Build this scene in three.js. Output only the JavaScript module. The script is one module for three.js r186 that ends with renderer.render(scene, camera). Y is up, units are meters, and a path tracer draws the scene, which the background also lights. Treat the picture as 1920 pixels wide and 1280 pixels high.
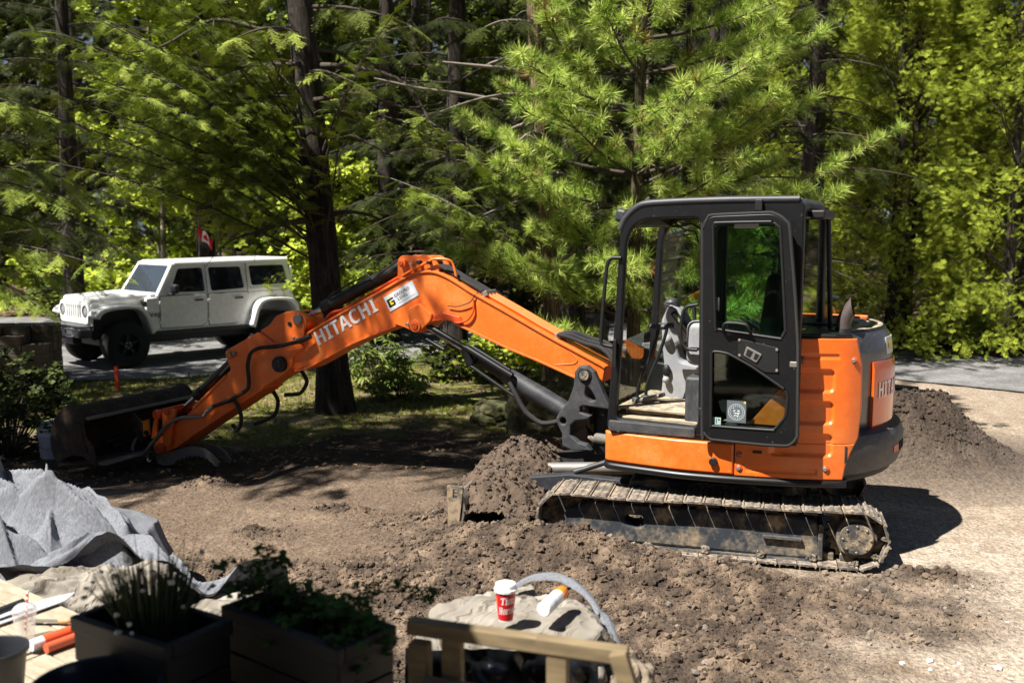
import * as THREE from 'three';
import { RoundedBoxGeometry } from 'three/addons/geometries/RoundedBoxGeometry.js';
import { mergeGeometries, mergeVertices, toCreasedNormals } from 'three/addons/utils/BufferGeometryUtils.js';
import { ImprovedNoise } from 'three/addons/math/ImprovedNoise.js';
import { FontLoader } from 'three/addons/loaders/FontLoader.js';
import { TextGeometry } from 'three/addons/geometries/TextGeometry.js';

// ---------------------------------------------------------------- camera, sky, sun, exposure
const scene = new THREE.Scene();
const camera = new THREE.PerspectiveCamera(37.85, 1024 / 682, 0.1, 900);
camera.position.set(0, 2.3, 0);
camera.rotation.x = -0.112;
camera.focus = 7.2;
camera.userData.fStop = 2.2;
const SUN = new THREE.Vector3(-0.55, 1, 0.36).normalize();
// clear spring sky: pale near the horizon, blue overhead, a soft glow round the sun
const skyTex = (() => {
  const w = 512, h = 256, d = new Float32Array(w * h * 4), S = SUN;
  for (let j = 0; j < h; j++) { const el = (j + 0.5) / h * Math.PI - Math.PI / 2, up = Math.max(0, Math.sin(el)), k = Math.pow(1 - up, 3);
    for (let i = 0; i < w; i++) { const az = (i + 0.5) / w * 2 * Math.PI - Math.PI, x = Math.cos(el) * Math.cos(az), z = Math.cos(el) * Math.sin(az), g = Math.exp((x * S.x + Math.sin(el) * S.y + z * S.z - 1) * 9), n = (j * w + i) * 4;
      d[n] = 0.022 + 0.12 * k + 0.04 * g; d[n + 1] = 0.04 + 0.13 * k + 0.04 * g; d[n + 2] = 0.08 + 0.135 * k + 0.04 * g; d[n + 3] = 1; } }
  const t = new THREE.DataTexture(d, w, h, THREE.RGBAFormat, THREE.FloatType); t.mapping = THREE.EquirectangularReflectionMapping; t.magFilter = THREE.LinearFilter; t.needsUpdate = true; return t;
})();
scene.background = skyTex; scene.environment = skyTex;
const sun = new THREE.DirectionalLight(new THREE.Color(1, 0.96, 0.895), 5);
sun.name = 'sun';
sun.position.copy(SUN).multiplyScalar(60); sun.position.z -= 12;
sun.target.position.set(0, 0, -12);
sun.castShadow = true; sun.shadow.mapSize.set(4096, 4096);
Object.assign(sun.shadow.camera, { left: -30, right: 30, top: 30, bottom: -30, near: 1, far: 160 });
scene.add(sun, sun.target);
const renderer = new THREE.WebGLRenderer({ antialias: true });
renderer.toneMapping = THREE.LinearToneMapping;
renderer.toneMappingExposure = 2.25;
renderer.shadowMap.enabled = true;

// ---------------------------------------------------------------- helpers
function rng(seed) { let a = seed >>> 0; return () => { a = (a + 0x6D2B79F5) | 0; let t = Math.imul(a ^ (a >>> 15), 1 | a); t = (t + Math.imul(t ^ (t >>> 7), 61 | t)) ^ t; return ((t ^ (t >>> 14)) >>> 0) / 4294967296; }; }
const PN = new ImprovedNoise();
const n3 = (x, y, z) => PN.noise(x + 31.7, y + 17.3, z + 5.1);
function fbm(x, y, z, o = 4) { let s = 0, a = 0.5; for (let i = 0; i < o; i++) { s += a * n3(x, y, z); x *= 2.03; y *= 2.03; z *= 2.03; a *= 0.5; } return s; }
const smooth = (a, b, x) => { const t = Math.min(1, Math.max(0, (x - a) / (b - a))); return t * t * (3 - 2 * t); };
const lerp = (a, b, t) => a + (b - a) * t;
const V3 = (x, y, z) => new THREE.Vector3(x, y, z);
const lin = (r, g, b) => new THREE.Color().setRGB(r, g, b);
const taken = {};
function numbered(n) { if (!(n in taken)) { taken[n] = 0; return n; } taken[n]++; return n + '_' + String(taken[n]).padStart(3, '0'); }
function mesh(name, geo, mat, parent, label) {
  const m = new THREE.Mesh(geo, mat); m.name = name; m.castShadow = m.receiveShadow = true;
  if (label) m.userData.label = label;
  if (parent) parent.add(m);
  return m;
}
function tag(o, label, category, group) { Object.assign(o.userData, { label, category }); if (group) o.userData.group = group; return o; }
function thing(name, label, category, pos = [0, 0, 0], turn = 0, group) {
  const g = new THREE.Group(); g.name = numbered(name); g.position.set(...pos); g.rotation.y = turn; scene.add(g);
  return tag(g, label, category, group);
}
function single(name, geo, mat, label, category, group) { const m = mesh(numbered(name), geo, mat, scene); return tag(m, label, category, group); }
function structure(name, geo, mat) { const m = mesh(numbered(name), geo, mat, scene); m.userData.kind = 'structure'; return m; }
function instanced(name, geo, mat, mats, cols, parent) {
  const im = new THREE.InstancedMesh(geo, mat, mats.length); im.name = name; im.castShadow = im.receiveShadow = true;
  for (let i = 0; i < mats.length; i++) { im.setMatrixAt(i, mats[i]); if (cols) im.setColorAt(i, cols[i]); }
  im.userData.kind = 'stuff'; if (parent) parent.add(im); return im;
}
// texture from a per-pixel function returning sRGB 0..255 [r,g,b]; tiles
function tex(size, fn, rep = 1, srgb = true) {
  const d = new Uint8Array(size * size * 4);
  for (let j = 0; j < size; j++) for (let i = 0; i < size; i++) {
    const c = fn(i / size, j / size), k = (j * size + i) * 4;
    d[k] = clamp(c[0], 0, 255); d[k + 1] = clamp(c[1], 0, 255); d[k + 2] = clamp(c[2], 0, 255); d[k + 3] = 255;
  }
  const t = new THREE.DataTexture(d, size, size); t.wrapS = t.wrapT = THREE.RepeatWrapping; t.magFilter = THREE.LinearFilter;
  t.minFilter = THREE.LinearMipmapLinearFilter; t.generateMipmaps = true; if (srgb) t.colorSpace = THREE.SRGBColorSpace; t.repeat.set(rep, rep); t.needsUpdate = true; return t;
}
// tiling fractal noise on the unit square, about -0.5..0.5
function tn(u, v, f, o = 4, s = 0) {
  const N = (a, b) => 0.85 * fbm(a * f + s * 3.1, b * f + s * 1.7, s + 0.37, o), U = smooth(0.86, 1, u), W = smooth(0.86, 1, v);
  let n = N(u, v); if (U > 0) n = lerp(n, N(u - 1, v), U);
  if (W > 0) { let m = N(u, v - 1); if (U > 0) m = lerp(m, N(u - 1, v - 1), U); n = lerp(n, m, W); }
  return n;
}
const mix3 = (a, b, t) => [a[0] + (b[0] - a[0]) * t, a[1] + (b[1] - a[1]) * t, a[2] + (b[2] - a[2]) * t];
const clamp = (x, a = 0, b = 1) => Math.min(b, Math.max(a, x));
// paint with dusty patches, specks and fine scratches
function paintTex(base, dust, amount, seed, scratch = 0.3) {
  const r = rng(seed), specks = []; for (let i = 0; i < 90; i++) specks.push([r(), r(), 0.001 + r() * r() * 0.006]);
  return tex(512, (u, v) => {
    let d = amount * clamp(0.25 + 1.6 * tn(u, v, 5, 5, seed) + 0.9 * tn(u, v, 28, 3, seed + 3));
    d += scratch * clamp((tn(u, v, 60, 2, seed + 8) - 0.24) * 6);
    for (const s of specks) { const dx = u - s[0], dy = v - s[1]; if (dx * dx + dy * dy < s[2] * s[2]) d = Math.max(d, 0.55); }
    return mix3(base, dust, clamp(d)).map((c) => c * (1 + 0.1 * tn(u, v, 14, 3, seed + 5)));
  });
}
const MAT = (o) => new THREE.MeshStandardMaterial(o);
const PHY = (o) => new THREE.MeshPhysicalMaterial(o);
// geometry makers
function plate(pts, z0, z1, bevel = 0.006, holes = [], curve = 6) {
  const s = new THREE.Shape(pts.map((p) => new THREE.Vector2(p[0], p[1])));
  for (const h of holes) s.holes.push(new THREE.Path(h.map((p) => new THREE.Vector2(p[0], p[1]))));
  const t = Math.abs(z1 - z0), b = Math.min(bevel, t * 0.4);
  const g = new THREE.ExtrudeGeometry(s, { depth: t - 2 * b, bevelEnabled: b > 0, bevelThickness: b, bevelSize: b, bevelOffset: -b, bevelSegments: 2, curveSegments: curve });
  g.translate(0, 0, Math.min(z0, z1) + b); return g;
}
// smooth closed or open outline through points
function spline(pts, n = 60, closed = false, tension = 0.5) {
  const c = new THREE.CatmullRomCurve3(pts.map((p) => V3(p[0], p[1], p[2] || 0)), closed, 'catmullrom', tension);
  return c.getPoints(n).map((p) => [p.x, p.y, p.z]);
}
function roundPoly(pts, r, seg = 5) { // rounds the corners of a polygon
  const out = [], n = pts.length;
  for (let i = 0; i < n; i++) {
    const p = pts[i], a = pts[(i + n - 1) % n], b = pts[(i + 1) % n];
    const la = Math.hypot(a[0] - p[0], a[1] - p[1]), lb = Math.hypot(b[0] - p[0], b[1] - p[1]);
    const rr = Math.min(p[2] ?? r, la * 0.45, lb * 0.45);
    const A = [p[0] + (a[0] - p[0]) / la * rr, p[1] + (a[1] - p[1]) / la * rr], B = [p[0] + (b[0] - p[0]) / lb * rr, p[1] + (b[1] - p[1]) / lb * rr];
    for (let k = 0; k <= seg; k++) { const t = k / seg; out.push([(1 - t) ** 2 * A[0] + 2 * t * (1 - t) * p[0] + t * t * B[0], (1 - t) ** 2 * A[1] + 2 * t * (1 - t) * p[1] + t * t * B[1]]); }
  }
  return out;
}
function tube(pts, r, seg = 8, n, closed = false) {
  const c = new THREE.CatmullRomCurve3(pts.map((p) => V3(...p)), closed, 'catmullrom', 0.4);
  return new THREE.TubeGeometry(c, n || pts.length * 6, r, seg, closed);
}
function rod(a, b, r, seg = 16, r2) {
  const A = V3(...a), B = V3(...b), l = A.distanceTo(B);
  const g = new THREE.CylinderGeometry(r2 ?? r, r, l, seg); g.translate(0, l / 2, 0);
  g.applyQuaternion(new THREE.Quaternion().setFromUnitVectors(V3(0, 1, 0), B.clone().sub(A).normalize())); g.translate(A.x, A.y, A.z); return g;
}
function disc(x, y, z0, z1, r, seg = 24, ch = 0.004) { // cylinder along z with chamfered ends
  const l = Math.abs(z1 - z0), c = Math.min(ch, l * 0.3, r * 0.3);
  const g = new THREE.LatheGeometry([[0, 0], [r - c, 0], [r, c], [r, l - c], [r - c, l], [0, l]].map((p) => new THREE.Vector2(...p)), seg);
  g.rotateX(Math.PI / 2); g.translate(x, y, Math.min(z0, z1)); return toCreasedNormals(g, 0.6);
}
function rbox(sx, sy, sz, x, y, z, r = 0.01, ry = 0, rz = 0, rx = 0) {
  const g = new RoundedBoxGeometry(sx, sy, sz, 2, Math.min(r, sx * 0.45, sy * 0.45, sz * 0.45));
  if (rx) g.rotateX(rx); if (rz) g.rotateZ(rz); if (ry) g.rotateY(ry); g.translate(x, y, z); return g;
}
function merge(list) {
  return mergeGeometries(list.map((g) => {
    const q = g.index ? g.toNonIndexed() : g; for (const k of Object.keys(q.attributes)) if (!['position', 'normal', 'uv'].includes(k)) q.deleteAttribute(k);
    if (!q.attributes.uv) q.setAttribute('uv', new THREE.BufferAttribute(new Float32Array(q.attributes.position.count * 2), 2));
    return q;
  }));
}
// planar uv in metres from the dominant face direction
function boxUV(g, s = 1) {
  const q = g.index ? g.toNonIndexed() : g, p = q.attributes.position, uv = new Float32Array(p.count * 2);
  if (!q.attributes.normal) q.computeVertexNormals();
  const A = V3(), B = V3(), C = V3();
  for (let i = 0; i < p.count; i += 3) {
    A.fromBufferAttribute(p, i); B.fromBufferAttribute(p, i + 1); C.fromBufferAttribute(p, i + 2);
    const n = B.clone().sub(A).cross(C.clone().sub(A)), ax = Math.abs(n.x), ay = Math.abs(n.y), az = Math.abs(n.z);
    [A, B, C].forEach((P, k) => { const j = (i + k) * 2; if (az >= ax && az >= ay) { uv[j] = P.x * s; uv[j + 1] = P.y * s; } else if (ax >= ay) { uv[j] = P.z * s; uv[j + 1] = P.y * s; } else { uv[j] = P.x * s; uv[j + 1] = P.z * s; } });
  }
  q.setAttribute('uv', new THREE.BufferAttribute(uv, 2)); return q;
}
// grid surface from f(i/nu, j/nv) -> [x,y,z]; uv scaled by (su, sv)
function grid(nu, nv, f, us = 1, vs = 1, flip = false) {
  const P = [], T = [], I = [];
  for (let j = 0; j <= nv; j++) for (let i = 0; i <= nu; i++) { const p = f(i / nu, j / nv); P.push(p[0], p[1], p[2]); T.push(i / nu * us, j / nv * vs); }
  for (let j = 0; j < nv; j++) for (let i = 0; i < nu; i++) {
    const a = j * (nu + 1) + i, b = a + 1, c = a + nu + 1, d = c + 1;
    if (flip) I.push(a, c, b, b, c, d); else I.push(a, b, c, b, d, c);
  }
  const g = new THREE.BufferGeometry(); g.setAttribute('position', new THREE.Float32BufferAttribute(P, 3)); g.setAttribute('uv', new THREE.Float32BufferAttribute(T, 2)); g.setIndex(I); g.computeVertexNormals(); return g;
}
// ---------------------------------------------------------------- ground
// mounds: x, z, radius x, radius z, height, turn
const MOUNDS = [
  [0.0, -6.72, 1.0, 0.5, 0.22, 0.2], [0.75, -6.42, 0.9, 0.35, 0.12, 0.25], [-0.5, -7.5, 0.7, 0.4, 0.1, 0], [1.9, -5.95, 1.0, 0.28, 0.07, 0.25],
  [4.0, -9.7, 0.75, 0.65, 0.56, 0.5], [4.55, -9.75, 0.45, 0.4, 0.16, 0], [3.4, -10.3, 0.9, 0.7, 0.35, 0],
  [-2.75, -8.75, 0.28, 0.16, 0.1, 0], [-1.2, -6.3, 1.0, 0.3, 0.1, 0.1], [-2.3, -6.2, 0.9, 0.3, 0.1, -0.1], [0.9, -5.2, 1.0, 0.5, 0.1, 0.2], [2.75, -6.3, 0.35, 0.22, 0.1, 0],
  [-1.9, -7.3, 0.25, 0.15, 0.06, 0], [-1.4, -7.9, 0.35, 0.12, 0.05, 0.2],
];
// how freshly dug the soil is, 0..1
function dug(x, z) {
  const n = 0.55 * fbm(x * 0.9, 3, z * 0.9, 3);
  let d = smooth(1.75, 1.35, x + 0.32 * (z + 5) + n * 2.2) * smooth(-8.6, -7.2, z + n * 2); // yard in front of the machine
  d *= 1 - 0.85 * smooth(-0.3, -1.0, x + n) * smooth(-6.4, -6.9, z + n); // smoother tan strip on the far left
  d = Math.max(d, 0.85 * smooth(0.5, 0.1, Math.abs((z + 5.9) + 0.2 * (x - 2)) - 0.35 + n) * smooth(3.2, 2.6, x) * smooth(0.2, 0.8, x));
  for (const m of MOUNDS) { const c = Math.cos(m[5]), s = Math.sin(m[5]), dx = x - m[0], dz = z - m[1]; const u = (c * dx + s * dz) / m[2], v = (-s * dx + c * dz) / m[3]; d = Math.max(d, 1.2 * Math.exp(-0.9 * (u * u + v * v))); }
  return clamp(d);
}
function hGround(x, z) {
  let h = 0.05 * fbm(x * 0.35, 1, z * 0.35, 3);
  for (const m of MOUNDS) { const c = Math.cos(m[5]), s = Math.sin(m[5]), dx = x - m[0], dz = z - m[1]; if (Math.abs(dx) > 3.5 || Math.abs(dz) > 3.5) continue; const u = (c * dx + s * dz) / m[2], v = (-s * dx + c * dz) / m[3]; const q = Math.exp(-1.3 * (u * u + v * v)); h += m[4] * q * (1 + 0.5 * fbm(x * 3, 8, z * 3, 3)); }
  h -= 0.17 * smooth(-1.9, -2.8, x) * smooth(-8.6, -9.3, z) * smooth(-12, -11, z); // dug a little lower under the bucket
  h += 0.12 * smooth(-18.5, -20.5, z) * smooth(4, 6, x) + 0.25 * smooth(-26, -34, z); // verge beyond the road
  const r = roadness(x, z); h = lerp(h, -0.03, r);
  return h;
}
function hDetail(x, z, d) {
  const r = 0.012 * fbm(x * 5, 2, z * 5, 3);
  if (d < 0.02) return r;
  const c = fbm(x * 7, 6, z * 7, 4), k = Math.abs(n3(x * 19, 4, z * 19)), q = Math.abs(n3(x * 37, 9, z * 37));
  return r + d * (0.062 * c + 0.017 * (k - 0.25) + 0.013 * (q - 0.2));
}
// road: near and far edges as z of x
const roadNear = (x) => { const P = [[-60, -13], [-14, -14.6], [-8, -14.9], [-5, -15.4], [-3, -17.3], [0, -18.2], [3.5, -17.4], [5.5, -15.6], [8, -13.4], [14, -11.4], [60, -6]]; for (let i = 1; i < P.length; i++) if (x <= P[i][0]) return lerp(P[i - 1][1], P[i][1], (x - P[i - 1][0]) / (P[i][0] - P[i - 1][0])); return -6; };
const roadFar = (x) => { const P = [[-60, -27], [-6, -26], [2, -26], [5, -20.5], [8, -18.3], [14, -16.6], [60, -12]]; for (let i = 1; i < P.length; i++) if (x <= P[i][0]) return lerp(P[i - 1][1], P[i][1], (x - P[i - 1][0]) / (P[i][0] - P[i - 1][0])); return -12; };
function roadness(x, z) { return smooth(roadNear(x) + 0.15, roadNear(x) - 0.15, z) * smooth(roadFar(x) - 0.15, roadFar(x) + 0.15, z); }
function axis(lo, hi, step, far, grow) { const a = []; for (let v = lo; v <= hi + 1e-6; v += step) a.push(v); let s = step; for (let v = hi; v < far;) { s *= grow; v += s; a.push(v); } s = step; for (let v = lo; v > -far;) { s *= grow; v -= s; a.unshift(v); } return a; }
const SOIL = [0.135, 0.094, 0.064], TAN = [0.29, 0.215, 0.15], PALE = [0.47, 0.4, 0.32], DARKSOIL = [0.04, 0.028, 0.02], MOSS = [0.17, 0.18, 0.03], LITTER = [0.085, 0.055, 0.033], LEAFL = [0.2, 0.13, 0.075];
function groundColor(x, z) {
  const n = fbm(x * 1.1, 12, z * 1.1, 4), f = fbm(x * 6, 22, z * 6, 3), d = dug(x, z);
  let c = mix3(TAN, PALE, clamp(smooth(0.8, 2.2, x + 0.25 * (z + 6) + n * 2.5) * (0.45 + 0.55 * smooth(-8.2, -6.0, z)) + f * 0.9));
  c = mix3(c, mix3(TAN, SOIL, 0.85), clamp((0.95 + f * 1.5 + n) * smooth(2.3, 1.2, x + 0.1 * (z + 6))));
  c = mix3(c, mix3(mix3(SOIL, DARKSOIL, clamp(0.3 - f * 1.6)), TAN, clamp(0.05 + f * 1.4)), d);
  const pile = Math.exp(-0.6 * (((x - 4.1) / 1.3) ** 2 + ((z + 9.9) / 1.2) ** 2)); c = mix3(c, DARKSOIL, clamp(pile * 1.5 + f * 0.5) * (pile > 0.25 ? 0.7 : 0));
  const wood = smooth(-8.9, -9.8, z + n * 1.2) * smooth(3.2, 2.4, x + n); c = mix3(c, mix3(LITTER, DARKSOIL, clamp(0.5 + f * 2)), wood);
  const moss = smooth(-10.7, -11.6, z + n * 1.6) * smooth(2.2, 1.2, x + n * 1.5); c = mix3(c, mix3(MOSS, TAN, clamp(0.25 + f * 2.6 + n * 1.4)), moss * 0.95);
  const back = smooth(roadFar(x) + 0.3, roadFar(x) - 0.2, z); c = mix3(c, mix3(LITTER, LEAFL, clamp(0.4 + f * 2.4)), back);
  return c;
}
{
  const xs = axis(-5.6, 5.6, 0.024, 400, 1.09), zs = axis(-11.2, -4.2, 0.024, 420, 1.09).map((z) => z), nx = xs.length, nz = zs.length;
  const P = new Float32Array(nx * nz * 3), C = new Float32Array(nx * nz * 3), T = new Float32Array(nx * nz * 2), I = new Uint32Array((nx - 1) * (nz - 1) * 6);
  let k = 0;
  for (let j = 0; j < nz; j++) for (let i = 0; i < nx; i++, k++) {
    const x = xs[i], z = zs[j], near = z > -13 && z < -3 && Math.abs(x) < 8;
    const d = near ? dug(x, z) : 0; let y = near || (z > -40 && Math.abs(x) < 40) ? hGround(x, z) : 0;
    if (near) y += hDetail(x, z, d);
    P[k * 3] = x; P[k * 3 + 1] = y; P[k * 3 + 2] = z; T[k * 2] = x; T[k * 2 + 1] = z;
    const c = groundColor(x, z); C[k * 3] = c[0]; C[k * 3 + 1] = c[1]; C[k * 3 + 2] = c[2];
  }
  let t = 0;
  for (let j = 0; j < nz - 1; j++) for (let i = 0; i < nx - 1; i++) { const a = j * nx + i, b = a + 1, c = a + nx, e = c + 1; I[t++] = a; I[t++] = c; I[t++] = b; I[t++] = b; I[t++] = c; I[t++] = e; }
  const g = new THREE.BufferGeometry(); g.setAttribute('position', new THREE.BufferAttribute(P, 3)); g.setAttribute('color', new THREE.BufferAttribute(C, 3)); g.setAttribute('uv', new THREE.BufferAttribute(T, 2)); g.setIndex(new THREE.BufferAttribute(I, 1)); g.computeVertexNormals();
  const grain = tex(512, (u, v) => { const q = 226 + 150 * tn(u, v, 44, 4, 2) + 90 * tn(u, v, 120, 2, 7); return [q, q * 0.985, q * 0.965]; }, 0.9);
  const bump = tex(512, (u, v) => { const q = 128 + 210 * tn(u, v, 46, 5, 4); return [q, q, q]; }, 0.9, false);
  structure('ground', g, MAT({ vertexColors: true, map: grain, bumpMap: bump, bumpScale: 0.022, roughness: 1 }));
}
function gridRoad() {
  const g = grid(160, 40, (u, v) => { const x = lerp(-40, 40, u), z = lerp(roadNear(x), roadFar(x), v); return [x, 0.004 + 0.012 * fbm(x * 0.7, 2, z * 0.7, 2), z]; }, 1, 1, true);
  const p = g.attributes.position, uv = g.attributes.uv; for (let i = 0; i < p.count; i++) uv.setXY(i, p.getX(i) * 0.5, p.getZ(i) * 0.5);
  const asph = tex(512, (u, v) => { const q = 112 + 70 * tn(u, v, 70, 3, 1) + 45 * tn(u, v, 6, 4, 9); return [q, q * 0.985, q * 0.97]; });
  structure('road', g, MAT({ map: asph, roughness: 0.92, bumpMap: asph, bumpScale: 0.004 }));
}
gridRoad();
// loose clods of soil
function lump(seed, detail = 1) {
  const g = new THREE.IcosahedronGeometry(1, detail), p = g.attributes.position;
  for (let i = 0; i < p.count; i++) { const x = p.getX(i), y = p.getY(i), z = p.getZ(i), s = 1 + 0.75 * n3(x * 1.3 + seed * 7, y * 1.3, z * 1.3) + 0.35 * n3(x * 3.1, y * 3.1 + seed * 5, z * 3.1); p.setXYZ(i, x * s, y * s * 0.8, z * s); }
  g.computeVertexNormals(); return g;
}
const soilMat = MAT({ color: 0xffffff, roughness: 1 });
{
  const r = rng(11), M = [[], [], []], K = [[], [], []], m = new THREE.Matrix4(), q = new THREE.Quaternion(), e = new THREE.Euler();
  let tries = 0;
  while (M[0].length + M[1].length + M[2].length < 60000 && tries++ < 400000) {
    const x = lerp(-5.5, 5.6, r()), z = lerp(-10.8, -4.3, r()), d = dug(x, z);
    if (r() > d * d * 1.0 + 0.018) continue;
    const s = 0.0025 + 0.02 * Math.pow(r(), 11) * (0.3 + d) + 0.0045 * r(), y = hGround(x, z) + hDetail(x, z, d) + s * 0.25;
    const v = Math.floor(r() * 3); m.compose(V3(x, y, z), q.setFromEuler(e.set(r() * 6, r() * 6, r() * 6)), V3(s, s, s)); M[v].push(m.clone());
    const c = groundColor(x, z), t = 0.6 + r() * 0.45; const st = r() < 0.025 ? 0.5 * r() : 0; K[v].push(lin(lerp(c[0] * t, 0.42, st), lerp(c[1] * t, 0.38, st), lerp(c[2] * t, 0.33, st)));
  }
  const g = new THREE.Group(); g.name = 'soil_crumbs'; tag(g, 'loose brown crumbs of dug soil strewn over the yard', 'soil'); g.userData.kind = 'stuff'; scene.add(g);
  for (let v = 0; v < 3; v++) instanced('crumbs', lump(v + 1, v ? 0 : 1), soilMat, M[v], K[v], g);
}
// white stone chips on the packed ground
{
  const white = MAT({ color: lin(0.72, 0.7, 0.66), roughness: 0.8 }), geos = [lump(4, 0), lump(6, 0)];
  const spots = [[2.07, -5.06, 0.016], [2.2, -5.0, 0.014], [2.24, -5.1, 0.02], [2.38, -5.07, 0.012], [2.56, -5.02, 0.022], [2.8, -5.0, 0.012], [2.95, -4.86, 0.014], [3.0, -5.0, 0.02], [3.06, -4.97, 0.016], [3.12, -4.92, 0.018], [3.22, -4.92, 0.014], [3.3, -4.85, 0.02], [2.7, -4.9, 0.014], [2.05, -4.8, 0.01], [3.6, -5.3, 0.012], [2.9, -5.6, 0.012]];
  const where = ['half buried beside the dug soil edge', 'next to the largest gap in the pale dirt', 'pale and flat on the packed dirt', 'tiny on the packed dirt', 'largest one, on the packed dirt below the excavator', 'small and alone on the packed dirt', 'lowest of the cluster on the pale dirt', 'in the cluster on the pale dirt', 'middle of the cluster on the pale dirt', 'flat one in the cluster on the pale dirt', 'outer one of the cluster on the pale dirt', 'end of the cluster near the picture edge', 'lone and low on the pale dirt', 'nearest the bottom edge of the dug soil', 'far out beside the machine shadow', 'between the track and the chip cluster'];
  spots.forEach(([x, z, s], i) => { const o = single('stone_chip', geos[i % 2], white, 'white stone chip ' + where[i], 'stone', 'white stone chips on the packed dirt'); o.position.set(x, hGround(x, z) + s * 0.4, z); o.scale.set(s * 1.2, s * 0.7, s); o.rotation.y = i * 1.7; });
}
// ---------------------------------------------------------------- excavator (local axes: x forward, y up, z to its right)
const ORANGE = [232, 106, 28], DUST = [196, 172, 140];
const mOrange = PHY({ map: paintTex(ORANGE, [206, 164, 124], 0.32, 3, 0.5), roughness: 0.42, clearcoat: 0.35, clearcoatRoughness: 0.25 });
const mOrangeDark = PHY({ map: paintTex([205, 72, 16], DUST, 0.12, 5, 0.15), roughness: 0.45, clearcoat: 0.25, clearcoatRoughness: 0.3 });
const mBlack = MAT({ map: paintTex([16, 17, 19], [110, 104, 94], 0.06, 7, 0.22), roughness: 0.38 });
const mTrim = MAT({ map: paintTex([17, 18, 19], [120, 112, 100], 0.06, 9, 0.2), roughness: 0.55 });
const mGrey = MAT({ map: paintTex([46, 48, 53], [170, 158, 140], 0.25, 13, 0.3), roughness: 0.5 });
const mFrameGrey = MAT({ map: paintTex([52, 54, 58], [165, 150, 128], 0.3, 15, 0.35), roughness: 0.6 });
const mRubber = MAT({ map: paintTex([26, 26, 27], [120, 108, 92], 0.3, 17, 0.25), roughness: 0.85 });
const mChrome = MAT({ color: lin(0.62, 0.63, 0.65), roughness: 0.22, metalness: 1 });
const mSteel = MAT({ map: paintTex([122, 120, 116], [176, 150, 112], 0.6, 19, 0.35), roughness: 0.5, metalness: 0.35 });
const mMud = MAT({ map: paintTex([62, 61, 60], [158, 138, 112], 1.4, 21, 0.6), roughness: 0.95 });
const mTrackFrame = MAT({ map: paintTex([44, 49, 57], [160, 140, 112], 1.0, 23, 0.5), roughness: 0.85 });
const mRust = MAT({ map: paintTex([48, 38, 30], [104, 82, 60], 0.8, 25, 0.4), roughness: 0.8 });
const mLight = MAT({ map: paintTex([140, 142, 146], [190, 178, 158], 0.35, 27, 0.2), roughness: 0.55 });
const mDustFloor = MAT({ map: paintTex([120, 112, 100], [214, 190, 154], 1.3, 29, 0.4), roughness: 0.95 });
const mWhite = MAT({ color: lin(0.82, 0.82, 0.8), roughness: 0.5 });
const mGlass = PHY({ color: lin(0.88, 0.95, 0.9), transmission: 1, thickness: 0, roughness: 0.02, ior: 1.5 });
const mTint = PHY({ color: lin(0.72, 0.83, 0.76), transmission: 1, thickness: 0, roughness: 0.035, ior: 1.5 });
const mBronze = MAT({ color: lin(0.42, 0.22, 0.1), roughness: 0.4, metalness: 0.7 });
const font = await new FontLoader().loadAsync('fonts/droid/droid_sans_bold.typeface.json');
function textGeo(str, size, depth) { const g = new TextGeometry(str, { font, size, depth, curveSegments: 4, bevelEnabled: false }); g.computeBoundingBox(); return g; }

const ex = thing('excavator', 'orange and black compact excavator with open cab door standing on churned soil', 'excavator', [1.862, 0, -7.613], THREE.MathUtils.degToRad(155));
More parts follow.
